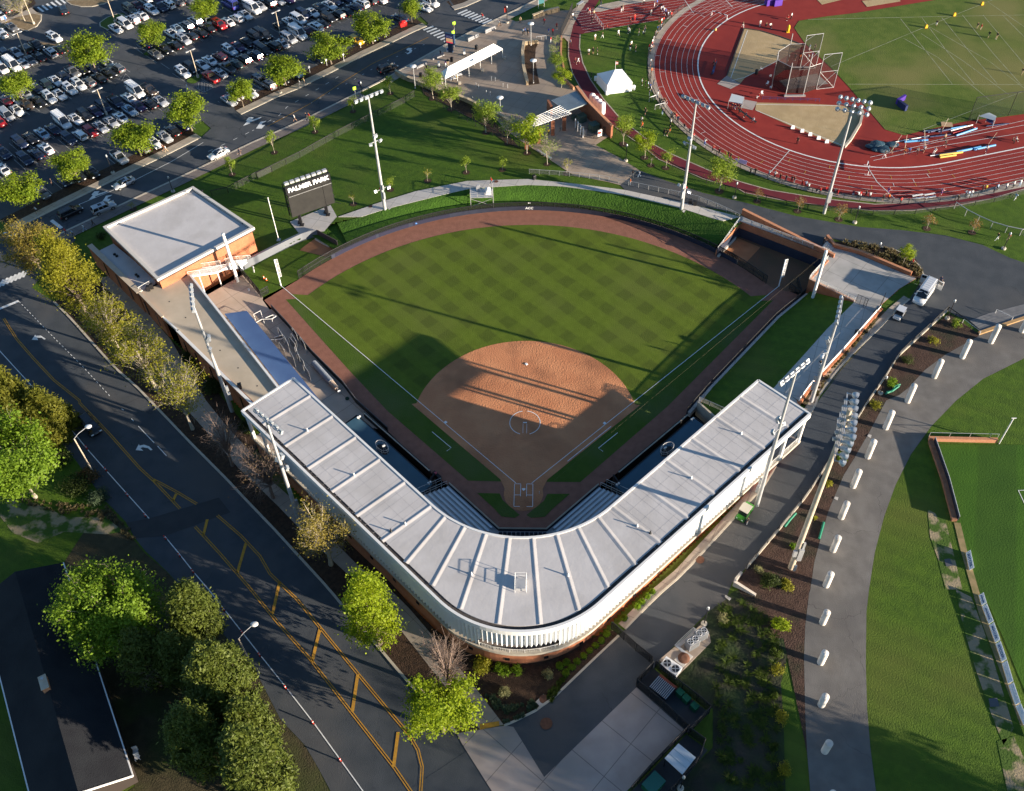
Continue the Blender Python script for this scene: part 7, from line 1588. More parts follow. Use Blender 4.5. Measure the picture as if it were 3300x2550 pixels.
def buggy(lab,p,rz,col,roofM,cargo,s=1.0):
 t=thing('utility_vehicle',lab,'utility vehicle',p,rz=rz,group='utility vehicles');Pm=PAINT[col]
 m=MB();m.box((0,0,.55),(2.7*s,1.3*s,.35));m.box((1.05*s,0,.78),(.75*s,1.2*s,.35),taper=.8);m.build('body',Pm,t,world=False)
 m=MB();m.box((-.05,0,1.85),(1.5*s,1.35*s,.09));m.build('roof',roofM,t,world=False)
 m=MB();[m.bar((x,y*s,.7),(x*.85,y*s*.95,1.82),.06)for x in(.72,-.75)for y in(-.6,.6)];m.build('roll_bar',BLACK,t,world=False)
 m=MB();m.box((.1,0,.82),(.55,1.1*s,.15));m.box((-.2,0,1.1),(.12,1.1*s,.5));m.build('seat',BLACK,t,world=False)
 m=MB();m.add([(.78,-.58*s,.95),(.78,.58*s,.95),(.62,.56*s,1.8),(.62,-.56*s,1.8)],[(0,1,2,3)]);m.build('windscreen',CGLASS,t,world=False)
 if cargo:m=MB();m.box((-1.15,0,.95),(1.05,1.3,.4));m.box((-1.15,0,1.16),(.9,1.15,.02));m.build('cargo_box',Pm,t,world=False)
 for x in(-.95*s,.95*s):
  for y in(-.6*s,.6*s):m=MB();m.tube((x,y-.12,.32),(x,y+.12,.32),.32,n=12);m.build('wheel',TYRE,t,world=False)
 for y in(-.4,.4):m=MB();m.box((1.4*s,y*s,.8),(.06,.22,.12));m.build('headlight',LAMPW,t,world=False)
a,b=P1('D1',1225,970),P1('D1',1165,1060);d_=b-a;buggy('small white electric buggy on the drive in front of the white van',(a+b)/2,math.atan2(d_.y,d_.x),'white',PAINT['white'],False,1.0)
a,b=P1('o',1010,215),P1('o',925,330);d_=b-a;buggy('green utility vehicle with a pale roof on the service drive by the grandstand',(a+b)/2,math.atan2(d_.y,d_.x),'green',mat('roof_khaki',(.45,.42,.36),rough=.6),True,1.05)
DEL=None
for i,(t_,x,y)in enumerate((('A2',680,600),('A2',830,770),('A2',995,965),('A2',1135,1125),('A2',1290,1300),('A2',1400,1435),('A2',1505,1560),('A3',1745,287),('A3',1885,462),('A3',2022,640),('B3',295,893),('B3',508,1165),('B3',720,1455))):
 lab=f'red and white flexible road post, {nm_[i]} down the white edge line'
 p=P1(t_,x,y)+Vector((0,0,.05))
 if DEL is None:
  DEL=thing('road_post',lab,'road post',(0,0,0),group='flexible posts along the edge line');m=MB();m.box((0,0,.03),(.3,.3,.06));m.build('base',BLACK,DEL,world=False)
  m=MB();m.tube((0,0,.05),(-.05,0,.95),.09,n=8);m.build('tube',mat('post_red',(.55,.04,.025)),DEL,world=False);m=MB();m.tube((-.028,0,.55),(-.038,0,.75),.096,n=8);m.build('band',SIGNW,DEL,world=False)
 place(DEL,p,0,lab,'flexible posts along the edge line')
for i,(s,h,l_)in enumerate((('270 440 345 560',2.4,'tall netted pitching screen nearest the awning top'),('345 535 430 715',2.4,'netted screen leaning beside the second white frame'),('430 440 525 600',2.3,'netted screen against the wall at the upper end'),('415 505 510 650',2.3,'netted screen just inside the upper wall screen'),('390 540 475 640',2.2,'netted screen in the middle of the row'),('515 545 600 690',2.4,'netted screen beside the wall below the upper one'),('455 645 515 770',2.2,'small netted screen standing alone'),('480 730 580 850',2.3,'netted screen near the grey roll'),('285 600 350 700',2.3,'netted screen half under the awning edge'),('400 690 480 840',2.3,'netted screen along the awning edge'),('550 850 620 950',2.3,'netted screen nearest the grandstand roof'))):
 a,b=P('k',s,0);t=thing('net_screen',l_,'net screen',a,group='netted practice screens');u=Vector((0,0,h));w_=(b-a)
 if w_.length>2.6:b=a+w_*(2.6/w_.length)
 m=MB();m.path([a,a+u*.75,a+u+(b-a)*.25,b+u,b],.04,5);m.bar(a+Vector((0,0,.1)),b+Vector((0,0,.1)),.05);m.build('frame',STEEL if i%2 else GALV,t)
 m=MB();m.add([a,a+u*.75,a+u+(b-a)*.25,b+u,b],[(0,1,2,3,4)]);m.build('netting',NETB,t)
 for q in(a,b):m=MB();n_=Vector((-(b-a).y,(b-a).x,0)).normalized()*.5;m.bar(q-n_,q+n_,.05);m.build('foot',GALV,t)
for s,l_ in(('10 310 80 270 190 265 240 235 205 220 120 255','bent white batting cage frame with a dark net by the awning corner'),('175 495 290 485 330 465 310 440 220 465','white batting cage frame beside the netted screens')):
 q=P('k',s,1.2);t=thing('batting_cage',l_,'batting cage',V3(q[0],0),group='folded batting cage frames');m=MB();m.path(q,.06,6);m.build('frame',WPAINT,t);m=MB();[m.tube((v.x,v.y,0),v,.04,n=5)for v in q[::2]];m.build('leg',WPAINT,t);m=MB();m.add([v-Vector((0,0,.1))for v in q],[tuple(range(len(q)))]);m.build('netting',NETB,t)
q=P('k','-10 215 65 175 90 250',1.5);t=thing('practice_goal','white tubular goal frame at the left end of the concourse','goal',V3(q[0],0));m=MB();m.path([V3(q[0],0),q[0],q[1],V3(q[2],.1)],.05,5);m.build('frame',WPAINT,t)
a,b=P('B1','510 1375 705 1590',.55);d_=b-a;t=thing('tarp_roll','long grey rolled field tarp with a pale canvas end on the concourse','tarp roll',V3(a,0));m=MB();m.tube(a,a+d_*.70,.55,n=16);m.build('roll',mat('tarp_grey',(.20,.22,.25),(.26,.28,.31),.6,bump=.3,bsc=4),t)
m=MB();m.tube(a+d_*.68,a+d_*.93,.50,.42,n=14);m.tube(a+d_*.93,b,.30,.15,n=10);m.build('canvas_end',mat('tarp_canvas',(.42,.31,.23),(.52,.40,.31),2,bump=.6,bsc=6),t)
def chair(lab,p,rz,M=SIGNW,group='folding chairs'):
 t=thing('folding_chair',lab,'chair',p,rz=rz,group=group);m=MB();m.box((0,0,.45),(.44,.44,.04));m.build('seat',M,t,world=False);m=MB();m.box((0,-.22,.72),(.44,.04,.42));m.build('backrest',M,t,world=False)
 for x,y in((-.2,.2),(.2,.2),(-.2,-.2),(.2,-.2)):m=MB();m.bar((x,y,0),(x,y,.45),.03);m.build('leg',STEEL,t,world=False)
 return t
chair('white folding chair at the end of the rolled tarp',P1('B1',708,1610,0),.5)
p=P1('B1',770,1655,0);m=MB();[m.lathe([(.28,.05+.07*k),(.33,.09+.07*k),(.28,.13+.07*k)],p,12)for k in range(3)];single(m,'hose_coil',mat('hose_green',(.02,.05,.03)),'coiled green hose on the concourse near the dugout','hose',p)
m=MB();p=P1('j',622,880,0);m.lathe([(.16,0),(.2,.42),(.17,.42),(.14,.05)],p,12);single(m,'bucket',SIGNW,'small white bucket beside the black screened fence','bucket',p)
p=P1('n',950,835,0);m=MB();m.box(p+Vector((0,0,.45)),(1.6,.5,.8),-.78);single(m,'equipment_box',BLACK,'black equipment trunk at the end of the left dugout','trunk',p)
m=MB();m.box(p+Vector((-.2,.15,.95)),(.4,.35,.2),.3);single(m,'gear_bag',mat('bag_red',(.5,.10,.12)),'red and white bag on the equipment trunk','bag',p+Vector((-.2,.15,.85)))
railing('gate','black double gate at the head of the side walk',P('D1','862 905 940 940',3.27),1.9,BLACK,.18,posts=.7);railing('gate','black gate leaf beside the planting bed',P('D1','1035 975 1075 890',3.27),1.9,BLACK,.18,posts=.7)
gl=lambda s:[Vector((q.x,q.y,H(q.x,q.y)))for q in PM(s,None)]
rail_fence('long black mesh fence across the sloping lawn from the building to the stone wall',gl('A0 1650 1530 1740 1520 2000 1385 2170 1310 | B0 75 1390 400 1230 700 1060 1000 910 1220 800 1295 750'),1.5,3.4,'black mesh fences',netm=NETL)
rail_fence('black mesh fence along the mulch strip below the plaza',gl('B0 1360 735 1530 850 1720 960 1910 1060 2110 1155'),1.4,2.6,'black mesh fences',netm=NETL)
rail_fence('low black wire fence along the maroon path',gl('C0 930 1040 1060 1110 1280 1260 1520 1390 1790 1480 1980 1530 | D0 150 1550 360 1610 560 1630 770 1650 960 1670 1270 1670 1480 1640 1690 1610 1900 1580 2060 1545 2200 1500'),1.1,4.0,'black mesh fences',netm=NETL)
rail_fence('dark spectator fence round the outside of the running track',[Vector((TC.x+46.3*math.cos(R(a)),TC.y+46.3*math.sin(R(a)),3.25))for a in range(140,288,3)],1.05,3.0,'black mesh fences',netm=NETL)
rail_fence('tall black fence curving along the top of the brick walk',gl('C0 588 90 555 170 520 240 500 292'),2.2,1.3,'black mesh fences',netm=NETD)
rail_fence('pale temporary wire fence panels on the grass beyond the drive',gl('D1 1625 175 1720 240 1880 320 1985 350 2090 385 2170 385'),1.5,2.6,'wire fences',M=GALV,netm=NETL)
rail_fence('tall dark safety net at the far right edge of the infield',[Vector((q.x,q.y,3.25))for q in P('D0','1735 945 2025 905 2230 880',3.2)],5.6,9.0,'black mesh fences',netm=net('field_net',(.02,.03,.02),.35))
rail_fence('metal barrier on the lawn beside the track near the tent',[Vector((q.x,q.y,3.25))for q in P('C0','1230 855 1310 835',3.2)],1.1,1.2,'crowd barriers',M=GALV,netm=NETL);rail_fence('short metal barrier on the lawn above the longer one',[Vector((q.x,q.y,3.25))for q in P('C0','1185 795 1240 775',3.2)],1.1,1.1,'crowd barriers',M=GALV,netm=NETL)
rail_fence('metal barrier along the edge of the maroon path by the upper lawn',[Vector((q.x,q.y,3.25))for q in P('C0','765 145 830 235',3.2)],1.1,1.4,'crowd barriers',M=GALV,netm=NETL)
rail_fence('grey crowd barrier across the brick walk',gl('C0 310 320 385 312'),1.1,1.2,'crowd barriers',M=GALV,netm=NETL)
def stone_wall(lab,s,h,t=.55,group='fieldstone walls'):
 q=resample(gl(s),1.2);o=thing('stone_wall',lab,'wall',q[0],group=group);m=MB();rr=random.Random(len(q));hs_=[H(p.x,p.y)+h+rr.uniform(-.06,.06)for p in q];m.wall(q,lambda x,y:H(x,y)-.3,hs_,t);m.build('stonework',STONE,o)
 m=MB();m.wall(q,hs_,[z+.07 for z in hs_],t+.12);m.build('cap_stones',mat('cap_stone',(.40,.31,.20),(.52,.42,.28),1.5),o)
stone_wall('fieldstone wall from the street corner down between lawn and plaza','B0 1148 575 1200 610 1300 650 1400 690 1520 735',1.0);stone_wall('fieldstone wall along the mulch strip below the lower plaza','B0 1640 770 1720 800 1800 845 1960 915 2060 985',.9)
stone_wall('curved fieldstone wall round the long mulch bed on the plaza','C0 325 340 215 350 203 420 210 540 240 665',1.0);stone_wall('fieldstone wall end at the top of the brick walk','C0 282 150 380 115 490 88',1.1)
sheet('mulch_bed',[poly('C0','325 340 220 355 215 430 225 550 250 665 335 655 315 560 300 450 305 380')],MULCH,.12)
bw_=gl('C0 505 300 500 430 540 640 600 700');m=MB();m.wall(bw_,lambda x,y:H(x,y)-.3,lambda x,y:H(x,y)+.75,.35);single(m,'garden_wall',COPING,'low curved brick wall between the brick walk and the maroon path','wall',bw_[0])
def bench(lab,t_,x0,y0,x1,y1,h=.8):
 a,b=P1(t_,x0,y0),P1(t_,x1,y1);d_=(b-a);rz=math.atan2(d_.y,d_.x);o=thing('concrete_barrier',lab,'barrier',(a+b)/2,group='concrete barriers on the plaza kerb');c=(a+b)/2
 m=MB();m.box(c+Vector((0,0,h*.25)),(d_.length,.62,h*.5),rz);m.box(c+Vector((0,0,h*.75)),(d_.length,.34,h*.5),rz,taper=.9);m.build('block',mat('barrier_grey',(.22,.22,.23),(.28,.28,.29),1.5),o)
bench('grey concrete barrier nearest the far crossing','B0',1838,262,1920,222);bench('grey concrete barrier between the two crossings and the canopy','B0',1705,325,1755,300);bench('short grey barrier touching the middle one','B0',1760,298,1787,285)
bench('dark barrier left of the totem sign along the plaza kerb','B0',1430,465,1520,430);bench('dark barrier nearest the leafy tree along the plaza kerb','B0',1305,535,1390,495)
b=P1('B0',1575,405);h=hz(b,'B0',1572,262);t=thing('totem_sign','dark blue digital totem sign with a picture screen beside the crossing','sign',b);TB=mat('totem_navy',(.02,.045,.09),rough=.4);ax=(P1('B0',1602,405)-P1('B0',1548,395));ax.z=0;ax.normalize();an=math.atan2(ax.y,ax.x);nn=Vector((ax.y,-ax.x,0))
m=MB();m.box(b+Vector((0,0,h*.25)),(1.1,.5,h*.5),an);m.build('pedestal',TB,t);m=MB();m.box(b+Vector((0,0,h*.74)),(2.3,.6,h*.54),an);m.build('cabinet',TB,t)
m=MB();c=b+Vector((0,0,h*.74))+nn*.33;m.box(c,(1.9,.03,h*.44),an,mi=0);m.box(c+Vector((0,0,-h*.05))+nn*.02,(1.7,.02,h*.18),an,mi=1);m.box(c+Vector((0,0,-h*.17))+nn*.02,(1.7,.02,h*.06),an,mi=2);m.build('screen',[mat('screen_dark',(.02,.02,.06),emit=.5),mat('screen_tan',(.45,.25,.12),(.15,.1,.08),3,emit=.4),mat('screen_red',(.5,.04,.05),emit=.5)],t)
text_mesh('lettering','VIRGINIA',.34,SIGNW,t,c+Vector((0,0,h*.13))+nn*.05,ax,(0,0,1),.01)
p=P1('B0',1552,400);o=thing('sandwich_board','small white and blue sandwich board at the foot of the totem sign','sign',p);m=MB();m.add([p+Vector((-.35,-.25,0)),p+Vector((.35,-.25,0)),p+Vector((.35,0,1.1)),p+Vector((-.35,0,1.1)),p+Vector((-.35,.25,0)),p+Vector((.35,.25,0))],[(0,1,2,3),(3,2,5,4)]);m.build('panel',SIGNW,o);m=MB();m.box(p+Vector((0,-.17,.55)),(.5,.03,.6));m.build('blue_print',mat('print_blue',(.05,.12,.3)),o)
for x,y,l_ in((1680,430,'white upright sign board beside the canopy'),(1482,525,'white upright sign board near the dark barriers')):
 p=P1('B0',x,y);o=thing('sign_board',l_,'sign',p,group='upright sign boards');m=MB();m.box(p+Vector((0,0,.9)),(.5,.12,1.3));m.build('panel',SIGNW,o);m=MB();m.box(p+Vector((0,0,.12)),(.7,.5,.24));m.build('foot',BLACK,o)
b=P1('B0',1602,365)
for x,y,tx,ty,l_ in((1600,370,1600,240,'yellow green pedestrian sign post beside the totem sign'),(1602,232,1602,170,'yellow green pedestrian sign at the first crossing'),(838,770,828,675,'yellow green sign post on the kerb above the tall light pole')):
 b=P1('B0',x,y);h=hz(b,'B0',tx,ty);o=thing('road_sign',l_,'road sign',b,group='yellow green crossing signs');m=MB();m.tube(b,b+Vector((0,0,h)),.05,n=6);m.build('post',GALV,o);m=MB();m.box(b+Vector((0,0,h-.35)),(.7,.05,.75),.5);m.build('plate',mat('sign_lime',(.45,.75,.03)),o)
for x,y,tx,ty,l_ in((480,565,472,515,'small white bay sign under the double crowned street tree'),(745,480,740,415,'small white bay sign left of the yellow car tree'),(612,512,607,460,'small white bay sign in front of the dark blue car'),(875,375,865,335,'small white sign in front of the yellow car'),(1072,290,1062,228,'small white sign behind the tree right of the yellow car')):
 b=P1('B0',x,y);h=hz(b,'B0',tx,ty);o=thing('bay_sign',l_,'sign',b,group='small white bay signs');m=MB();m.tube(b,b+Vector((0,0,h)),.045,n=6);m.build('post',WPAINT,o);m=MB();m.box(b+Vector((0,0,h-.22)),(.45,.05,.5),.5);m.build('plate',SIGNW,o)
b=P1('a',128,405);o=thing('road_sign','blue parking sign on a yellow post in the top left corner','road sign',b);m=MB();m.tube(b,b+Vector((0,0,1.2)),.08,n=8);m.build('post',mat('post_yellow',(.6,.42,.04)),o);m=MB();m.box(b+Vector((0,0,2.2)),(.6,.05,.7),.4);m.tube(b+Vector((0,0,1.2)),b+Vector((0,0,2.5)),.04,n=6);m.build('plate',mat('sign_blue',(.06,.18,.6)),o)
b=P1('C0',348,60);o=thing('direction_sign','blue green direction sign on white posts beside the street','sign',b);m=MB();m.box(b+Vector((0,0,1.6)),(1.6,.1,1.1),.5);m.build('panel',mat('dir_green',(.04,.14,.16)),o);m=MB();m.bar(b+Vector((-.7,-.4,0)),b+Vector((-.7,-.4,2.1)),.08);m.bar(b+Vector((.7,.4,0)),b+Vector((.7,.4,2.1)),.08);m.build('posts',SIGNW,o)
m=MB();b=P1('B0',1205,215);o=thing('red_trailer','small red cooking trailer on wheels by the street trees','trailer',b);m.box(b+Vector((0,0,.95)),(1.7,1.2,.9),.5);m.ball(b+Vector((0,0,1.4)),(.85,.6,.4));m.build('body',mat('trailer_red',(.55,.02,.02),rough=.4),o)
for s_ in(-.7,.7):m=MB();m.tube(b+Vector((-.3,s_,.35)),b+Vector((-.3,s_+.15,.35)),.34,n=12);m.build('wheel',TYRE,o)
for i,(x,y)in enumerate(((1770,675),(1790,690),(1890,628),(1920,632),(1980,680),(2015,685),(1850,735),(1880,745),(1745,785))):
 b=P1('B0',x,y);m=MB();m.tube(b,b+Vector((0,0,.95)),.07,n=8);m.ball(b+Vector((0,0,.95)),.075);single(m,'steel_bollard',STEEL,f'slim steel bollard on the plaza, {nm_[i]} counted from the canopy side','bollard',b,'slim steel bollards')
c4=P('B0','1500 560 1915 345 1975 378 1530 605',2.6+2.5);z0=2.6
cn=thing('canopy','long white frame canopy with a ridged top on the plaza','canopy',V3((c4[0]+c4[2])/2,z0));A_,B_,C_,D_=[Vector((p.x,p.y,z0+2.5))for p in c4];r0=(A_+D_)/2;r1=(B_+C_)/2;ra=r0 .lerp(r1,.09)+Vector((0,0,1.3));rb=r1 .lerp(r0,.09)+Vector((0,0,1.3));dn=Vector((0,0,-.3))
CLOTH=mat('tent_cloth',(.80,.80,.79),(.76,.76,.75),.5,rough=.7)
m=MB();m.add([A_,B_,C_,D_,ra,rb,A_+dn,B_+dn,C_+dn,D_+dn],[(0,1,5,4),(1,2,5),(2,3,4,5),(3,0,4),(6,7,1,0),(7,8,2,1),(8,9,3,2),(9,6,0,3)]);m.build('cloth',CLOTH,cn)
for k in range(6):
 for a,b in((A_,B_),(D_,C_)):
  q=a.lerp(b,k/5);m=MB();m.tube((q.x,q.y,H(q.x,q.y)),q,.06,n=6);m.build('pole',WPAINT,cn)
  if k in(1,3,5)and a is D_:m=MB();m.box((q.x+.5,q.y-.5,H(q.x,q.y)+.3),(.55,.55,.6));m.build('ballast_block',KERB,cn)
for x,y,l_ in((1600,630,'white folding table under the near end of the canopy'),(1632,605,'second white table beside it under the canopy')):p=P1('B0',x,y);o=thing('folding_table',l_,'table',p,rz=.5,group='tables under the canopy');m=MB();m.box((0,0,.74),(1.8,.75,.05));m.build('tabletop',SIGNW,o,world=False);[MB().bar((a,b,0),(a,b,.74),.05).build('leg',STEEL,o,world=False)for a in(-.8,.8)for b in(-.3,.3)]
z0=3.2;q=P('C0','782 575 862 665 1056 640 975 540',z0+2.2);cen_=sum(q,Vector())/4
mt_=thing('marquee','white square marquee tent with a peaked top and a flag on the lawn','tent',V3(cen_,z0));pk=V3(P1('C0',973,525,z0+4.4),z0+4.4)
pk=V3(cen_,z0+4.2);m=MB();m.add([Vector((p.x,p.y,z0+2.25))for p in q]+[pk],[(0,1,4),(1,2,4),(2,3,4),(3,0,4)]);m.build('roof_cloth',CLOTH,mt_);m=MB();m.wall([Vector((p.x,p.y))for p in q],z0,z0+2.3,.05,closed=True);m.build('side_walls',CLOTH,mt_)
m=MB();m.tube(pk,pk+Vector((0,0,1.9)),.04,n=6);m.build('flag_staff',WPAINT,mt_);m=MB();[m.box(pk+Vector((.28,0,1.75-.13*k)),(.5,.03,.13),0,mi=k%2)for k in range(5)];m.build('flag',[mat('flag_red',(.5,.04,.05)),SIGNW],mt_)
for x,y,l_ in((770,625,'white water barrel at the left corner of the marquee'),(855,735,'white water barrel at the near left corner of the marquee'),(958,715,'white water barrel in the middle of the marquee front'),(1067,695,'white water barrel at the right corner of the marquee')):p=P1('C0',x,y,z0);m=MB();m.lathe([(.34,0),(.36,.1),(.36,.85),(.28,.95)],p,14);single(m,'water_barrel',CLOTH,l_,'barrel',p,'water barrels round the marquee')
z0=3.2;gb=thing('gate_building','brick gate building with a standing seam metal roof and open yard','building',P1('C0',540,850,z0))
rq=P('C0','425 780 625 705 705 805 545 865',z0+3.6);SEAM=mat('seam_roof',(.32,.36,.37),(.38,.42,.43),.6,rough=.4,metal=.3)
m=MB();m.prism([xy(p)for p in rq],z0+3.35,z0+3.6)
for k in range(1,16):m.bar(rq[0].lerp(rq[1],k/16)+Vector((0,0,.03)),rq[3].lerp(rq[2],k/16)+Vector((0,0,.03)),.06)
m.build('roof',SEAM,gb)
RB=mat('red_brick',(.23,.085,.045),(.29,.115,.065),3,rough=.9)
w1=P('C0','622 700 705 800 900 965 890 1040',z0+3.3);m=MB();m.wall([xy(p)for p in w1[:3]],z0-.3,[z0+4.2,z0+3.9,z0+2.9],.5);m.build('brick_wall',RB,gb);m=MB();m.wall([xy(p)for p in w1[:3]],[z0+4.2,z0+3.9,z0+2.9],[z0+4.3,z0+4.0,z0+3.0],.6);m.build('coping',COPING,gb)
m=MB();m.wall([xy(p)for p in P('C0','400 785 428 835',z0+3.2)],z0-.3,z0+3.5,.5);m.build('brick_wall',RB,gb)
for x,y in((437,1045),(525,1010),(235,1150),(330,1105)):p=P1('C0',x,y,z0);m=MB();m.box(p+Vector((0,0,1.6)),(.75,.75,3.4));m.build('brick_pier',RB,gb)
pg=thing('pergola','white slatted pergola reaching out from the gate building roof','pergola',P1('C0',380,1000,z0));pq=P('C0','200 960 500 825 580 885 300 985',z0+3.45)
for k in range(12):m=MB();m.bar(pq[0].lerp(pq[1],k/11),pq[3].lerp(pq[2],k/11),.10,.22);m.build('slat',WPAINT,pg)
for k in range(7):f=k/6;m=MB();m.bar(pq[0].lerp(pq[3],f)+Vector((0,0,.16)),pq[1].lerp(pq[2],f)+Vector((0,0,.16)),.09,.12);m.build('beam',WPAINT,pg)
GRN=mat('cabinet_green',(.07,.11,.085),(.09,.13,.10),2,rough=.5)
for x,y,d_,l_ in((660,945,(1.7,1.4,1.5),'olive green electrical cabinet nearer the gate roof'),(755,1015,(1.8,1.6,1.6),'olive green electrical cabinet nearer the brick wall end'),(600,930,(.8,.8,.9),'small green box left of the electrical cabinets')):o=box_t('electrical_cabinet',l_,'cabinet','C0',x,y,d_,.6,GRN,GRN,group='green cabinets in the gate yard')
railing('yard_fence','black picket fence and gates of the yard beside the gate building',P('C0','690 1060 770 1085 840 1050',z0),2.0,BLACK,.16)
for k in range(4):p=P1('C0',612+20*k,990+26*k,z0);o=thing('turnstile',f'slim white turnstile, {nm_[k]} from the brick piers','turnstile',p,group='turnstiles at the gate');m=MB();m.box(p+Vector((0,0,1.0)),(.18,.5,2.0));m.build('post',WPAINT,o);m=MB();[m.bar(p+Vector((.1,0,.5+.3*j)),p+Vector((.7,.1,.5+.3*j)),.05)for j in range(5)];m.build('arms',STEEL,o)
p=P1('C0',800,1070,z0);o=thing('sign_board','white notice board standing by the black yard gates','sign',p);m=MB();m.box(p+Vector((0,0,1.1)),(1.0,.1,1.5),.5);m.build('panel',SIGNW,o);m=MB();m.box(p+Vector((0.03,-.06,1.2)),(.7,.06,.5),.5);m.build('red_print',mat('sign_red',(.6,.04,.03)),o)
q=[P1('C0',742+26*k,815+22*k,z0)for k in range(4)]
for k,p in enumerate(q):m=MB();m.ball(p+Vector((0,0,2.2)),(.66,.66,.55),14,8);m.tube(p,p+Vector((0,0,2.2)),.66,n=14);single(m,'white_tank',CLOTH,f'white domed tank behind the brick gate wall, {nm_[k]} from the roof','tank',p,'white domed tanks behind the gate wall')
a,b=P('C0','318 1178 425 1245');o=thing('bench','long steel bench at the plaza edge below the pergola','bench',a);m=MB();m.bar(a+Vector((0,0,.45)),b+Vector((0,0,.45)),.45,.06);m.build('seat',STEEL,o);[MB().bar(a.lerp(b,f),a.lerp(b,f)+Vector((0,0,.45)),.08).build('leg',STEEL,o)for f in(.05,.5,.95)]
z0=3.25
def hurdle(lab,t_,s,h=.95,n=1):
 a,b=P(t_,s,z0);o=thing('hurdle',lab,'hurdle',a,group='hurdles and steeple barriers');d_=(b-a).normalized();nn=Vector((-d_.y,d_.x,0));m=MB();k=max(2,int((b-a).length/.8))
 for i in range(k):m.bar(a.lerp(b,i/k)+Vector((0,0,h)),a.lerp(b,(i+1)/k)+Vector((0,0,h)),.14,.14,mi=i%2)
 m.build('bar',[SIGNW,BLACK],o)
 for q in(a,b):m=MB();m.bar(q,q+Vector((0,0,h)),.09);m.bar(q-nn*.6,q+nn*.6,.09);m.build('stand',SIGNW,o)
hurdle('white steeplechase barrier on the upper bend of the track','C0','1672 115 1790 150');hurdle('black and white steeplechase barrier standing by the finish line','D0','950 1285 955 1362')
def dugout_shelter(lab,t_,s,x,y):
 q=P(t_,s,z0+2.2);o=thing('team_shelter',lab,'shelter',V3(sum(q,Vector())/4,z0),group='team shelters');m=MB();n_=8;vs=[]
 for i in range(n_+1):
  f=i/n_;up=Vector((0,0,math.sin(f*math.pi*.5)*.45));vs+=[q[0].lerp(q[3],f)+up-Vector((0,0,.4)),q[1].lerp(q[2],f)+up-Vector((0,0,.4))]
 m.add(vs,[(2*i,2*i+1,2*i+3,2*i+2)for i in range(n_)],0,True);m.build('curved_roof',mat('shelter_roof',(.52,.56,.58),rough=.25),o);m=MB();[m.bar(V3(p,z0),V3(p,z0+2.1),.07)for p in q];m.build('frame',GALV,o);a,b=V3(q[3],z0+.45),V3(q[2],z0+.45);m=MB();m.bar(a,b,.5,.08);m.bar(a+Vector((0,.3,.3)),b+Vector((0,.3,.3)),.06,.5);m.build('bench',mat('shelter_blue',(.05,.06,.16)),o)
dugout_shelter('curved team shelter with seated athletes beside the lower sand sector','C0','1808 775 1912 795 1925 755 1828 730',0,0);dugout_shelter('curved team shelter at the right end of the infield','D0','1825 890 1950 925 1955 905 1900 878',0,0)
cg=thing('throwing_cage','tall steel hammer cage with dark netting and two gate panels','throwing cage',P1('D0',460,640,z0));cp=[('205 690 275 450',),('315 738 370 488',),('455 735 505 405',),('310 540 368 262',)]
posts=[]
for s in('205 690 272 447','318 738 368 490','455 735 500 405','315 540 368 262','205 690 250 400'):
 v=[float(k)for k in s.split()];b=P1('D0',v[0],v[1],z0);h=hz(b,'D0',v[2],v[3]);h=clamp(h,6.0,9.5);posts.append((b,h));m=MB();m.tube(b,b+Vector((0,0,h)),.09,n=8);m.build('post',GALV,cg)
for(bl_,br_)in(('555 695','690 680'),('425 545','550 528')):
 v0=[float(k)for k in bl_.split()];v1=[float(k)for k in br_.split()];a,b=P1('D0',*v0,z0),P1('D0',*v1,z0);h=8.2;u=Vector((0,0,h));gt=MB();gt.path([a,a+u,b+u,b,a],.06,6);gt.path([a+u*.5,b+u*.5],.05,6);gt.path([a,b+u*.5],.04,5);gt.path([a+u*.5,b],.04,5);gt.path([a+u*.85,a.lerp(b,.5)+u],.04,5);gt.build('gate_panel',GALV,cg);m=MB();m.quad(a+u*.5,b+u*.5,b+u,a+u);m.quad(a,b,b+u*.5,a+u*.5);m.build('gate_net',NETB,cg)
ring_=[P1('D0',x,y,z0)for x,y in((560,690),(455,725),(320,725),(215,670),(225,600),(310,545),(430,540))]
m=MB();m.wall([xy(p)for p in ring_],z0,z0+6.2,.03);m.build('netting',net('cage_net',(.03,.02,.02),.5),cg)
m=MB();m.path([Vector((p.x,p.y,z0+6.2))for p in ring_],.05,6);m.build('top_cable',GALV,cg)
m=MB();a,b=P('D0','305 750 470 748',z0);m.bar(a+Vector((0,0,.15)),b+Vector((0,0,.15)),.5,.25);single(m,'ladder',STEEL,'flat silver truss lying beside the hammer cage','truss',a)
m=MB();a,b=P('D0','135 775 580 790',z0);q=resample([a,b],1.6);m.path([p+Vector((0,0,.7))for p in q],.04,5);m.path([p+Vector((0,0,.35))for p in q],.03,5);[m.bar(p,p+Vector((0,0,.7)),.06)for p in q];single(m,'low_barrier',mat('barrier_blue',(.03,.04,.14)),'low navy barrier along the top of the lower sand sector','barrier',a)
PUR=mat('mat_purple',(.08,.03,.30),(.10,.04,.36),1,rough=.6)
p=P1('D0',1215,820,z0);o=thing('pole_vault_mat','folded purple landing mat standing alone on the infield turf','mat',p);a,b,c=P('D0','1178 812 1238 775 1250 865',z0);m=MB();m.wall([xy(a),xy(b)],z0,z0+1.2,.5);m.build('panel',PUR,o);m=MB();m.wall([xy(a)+Vector((.2,-.3)),xy(c)],z0,z0+1.3,.6);m.build('panel',mat('mat_navy',(.02,.03,.10)),o)
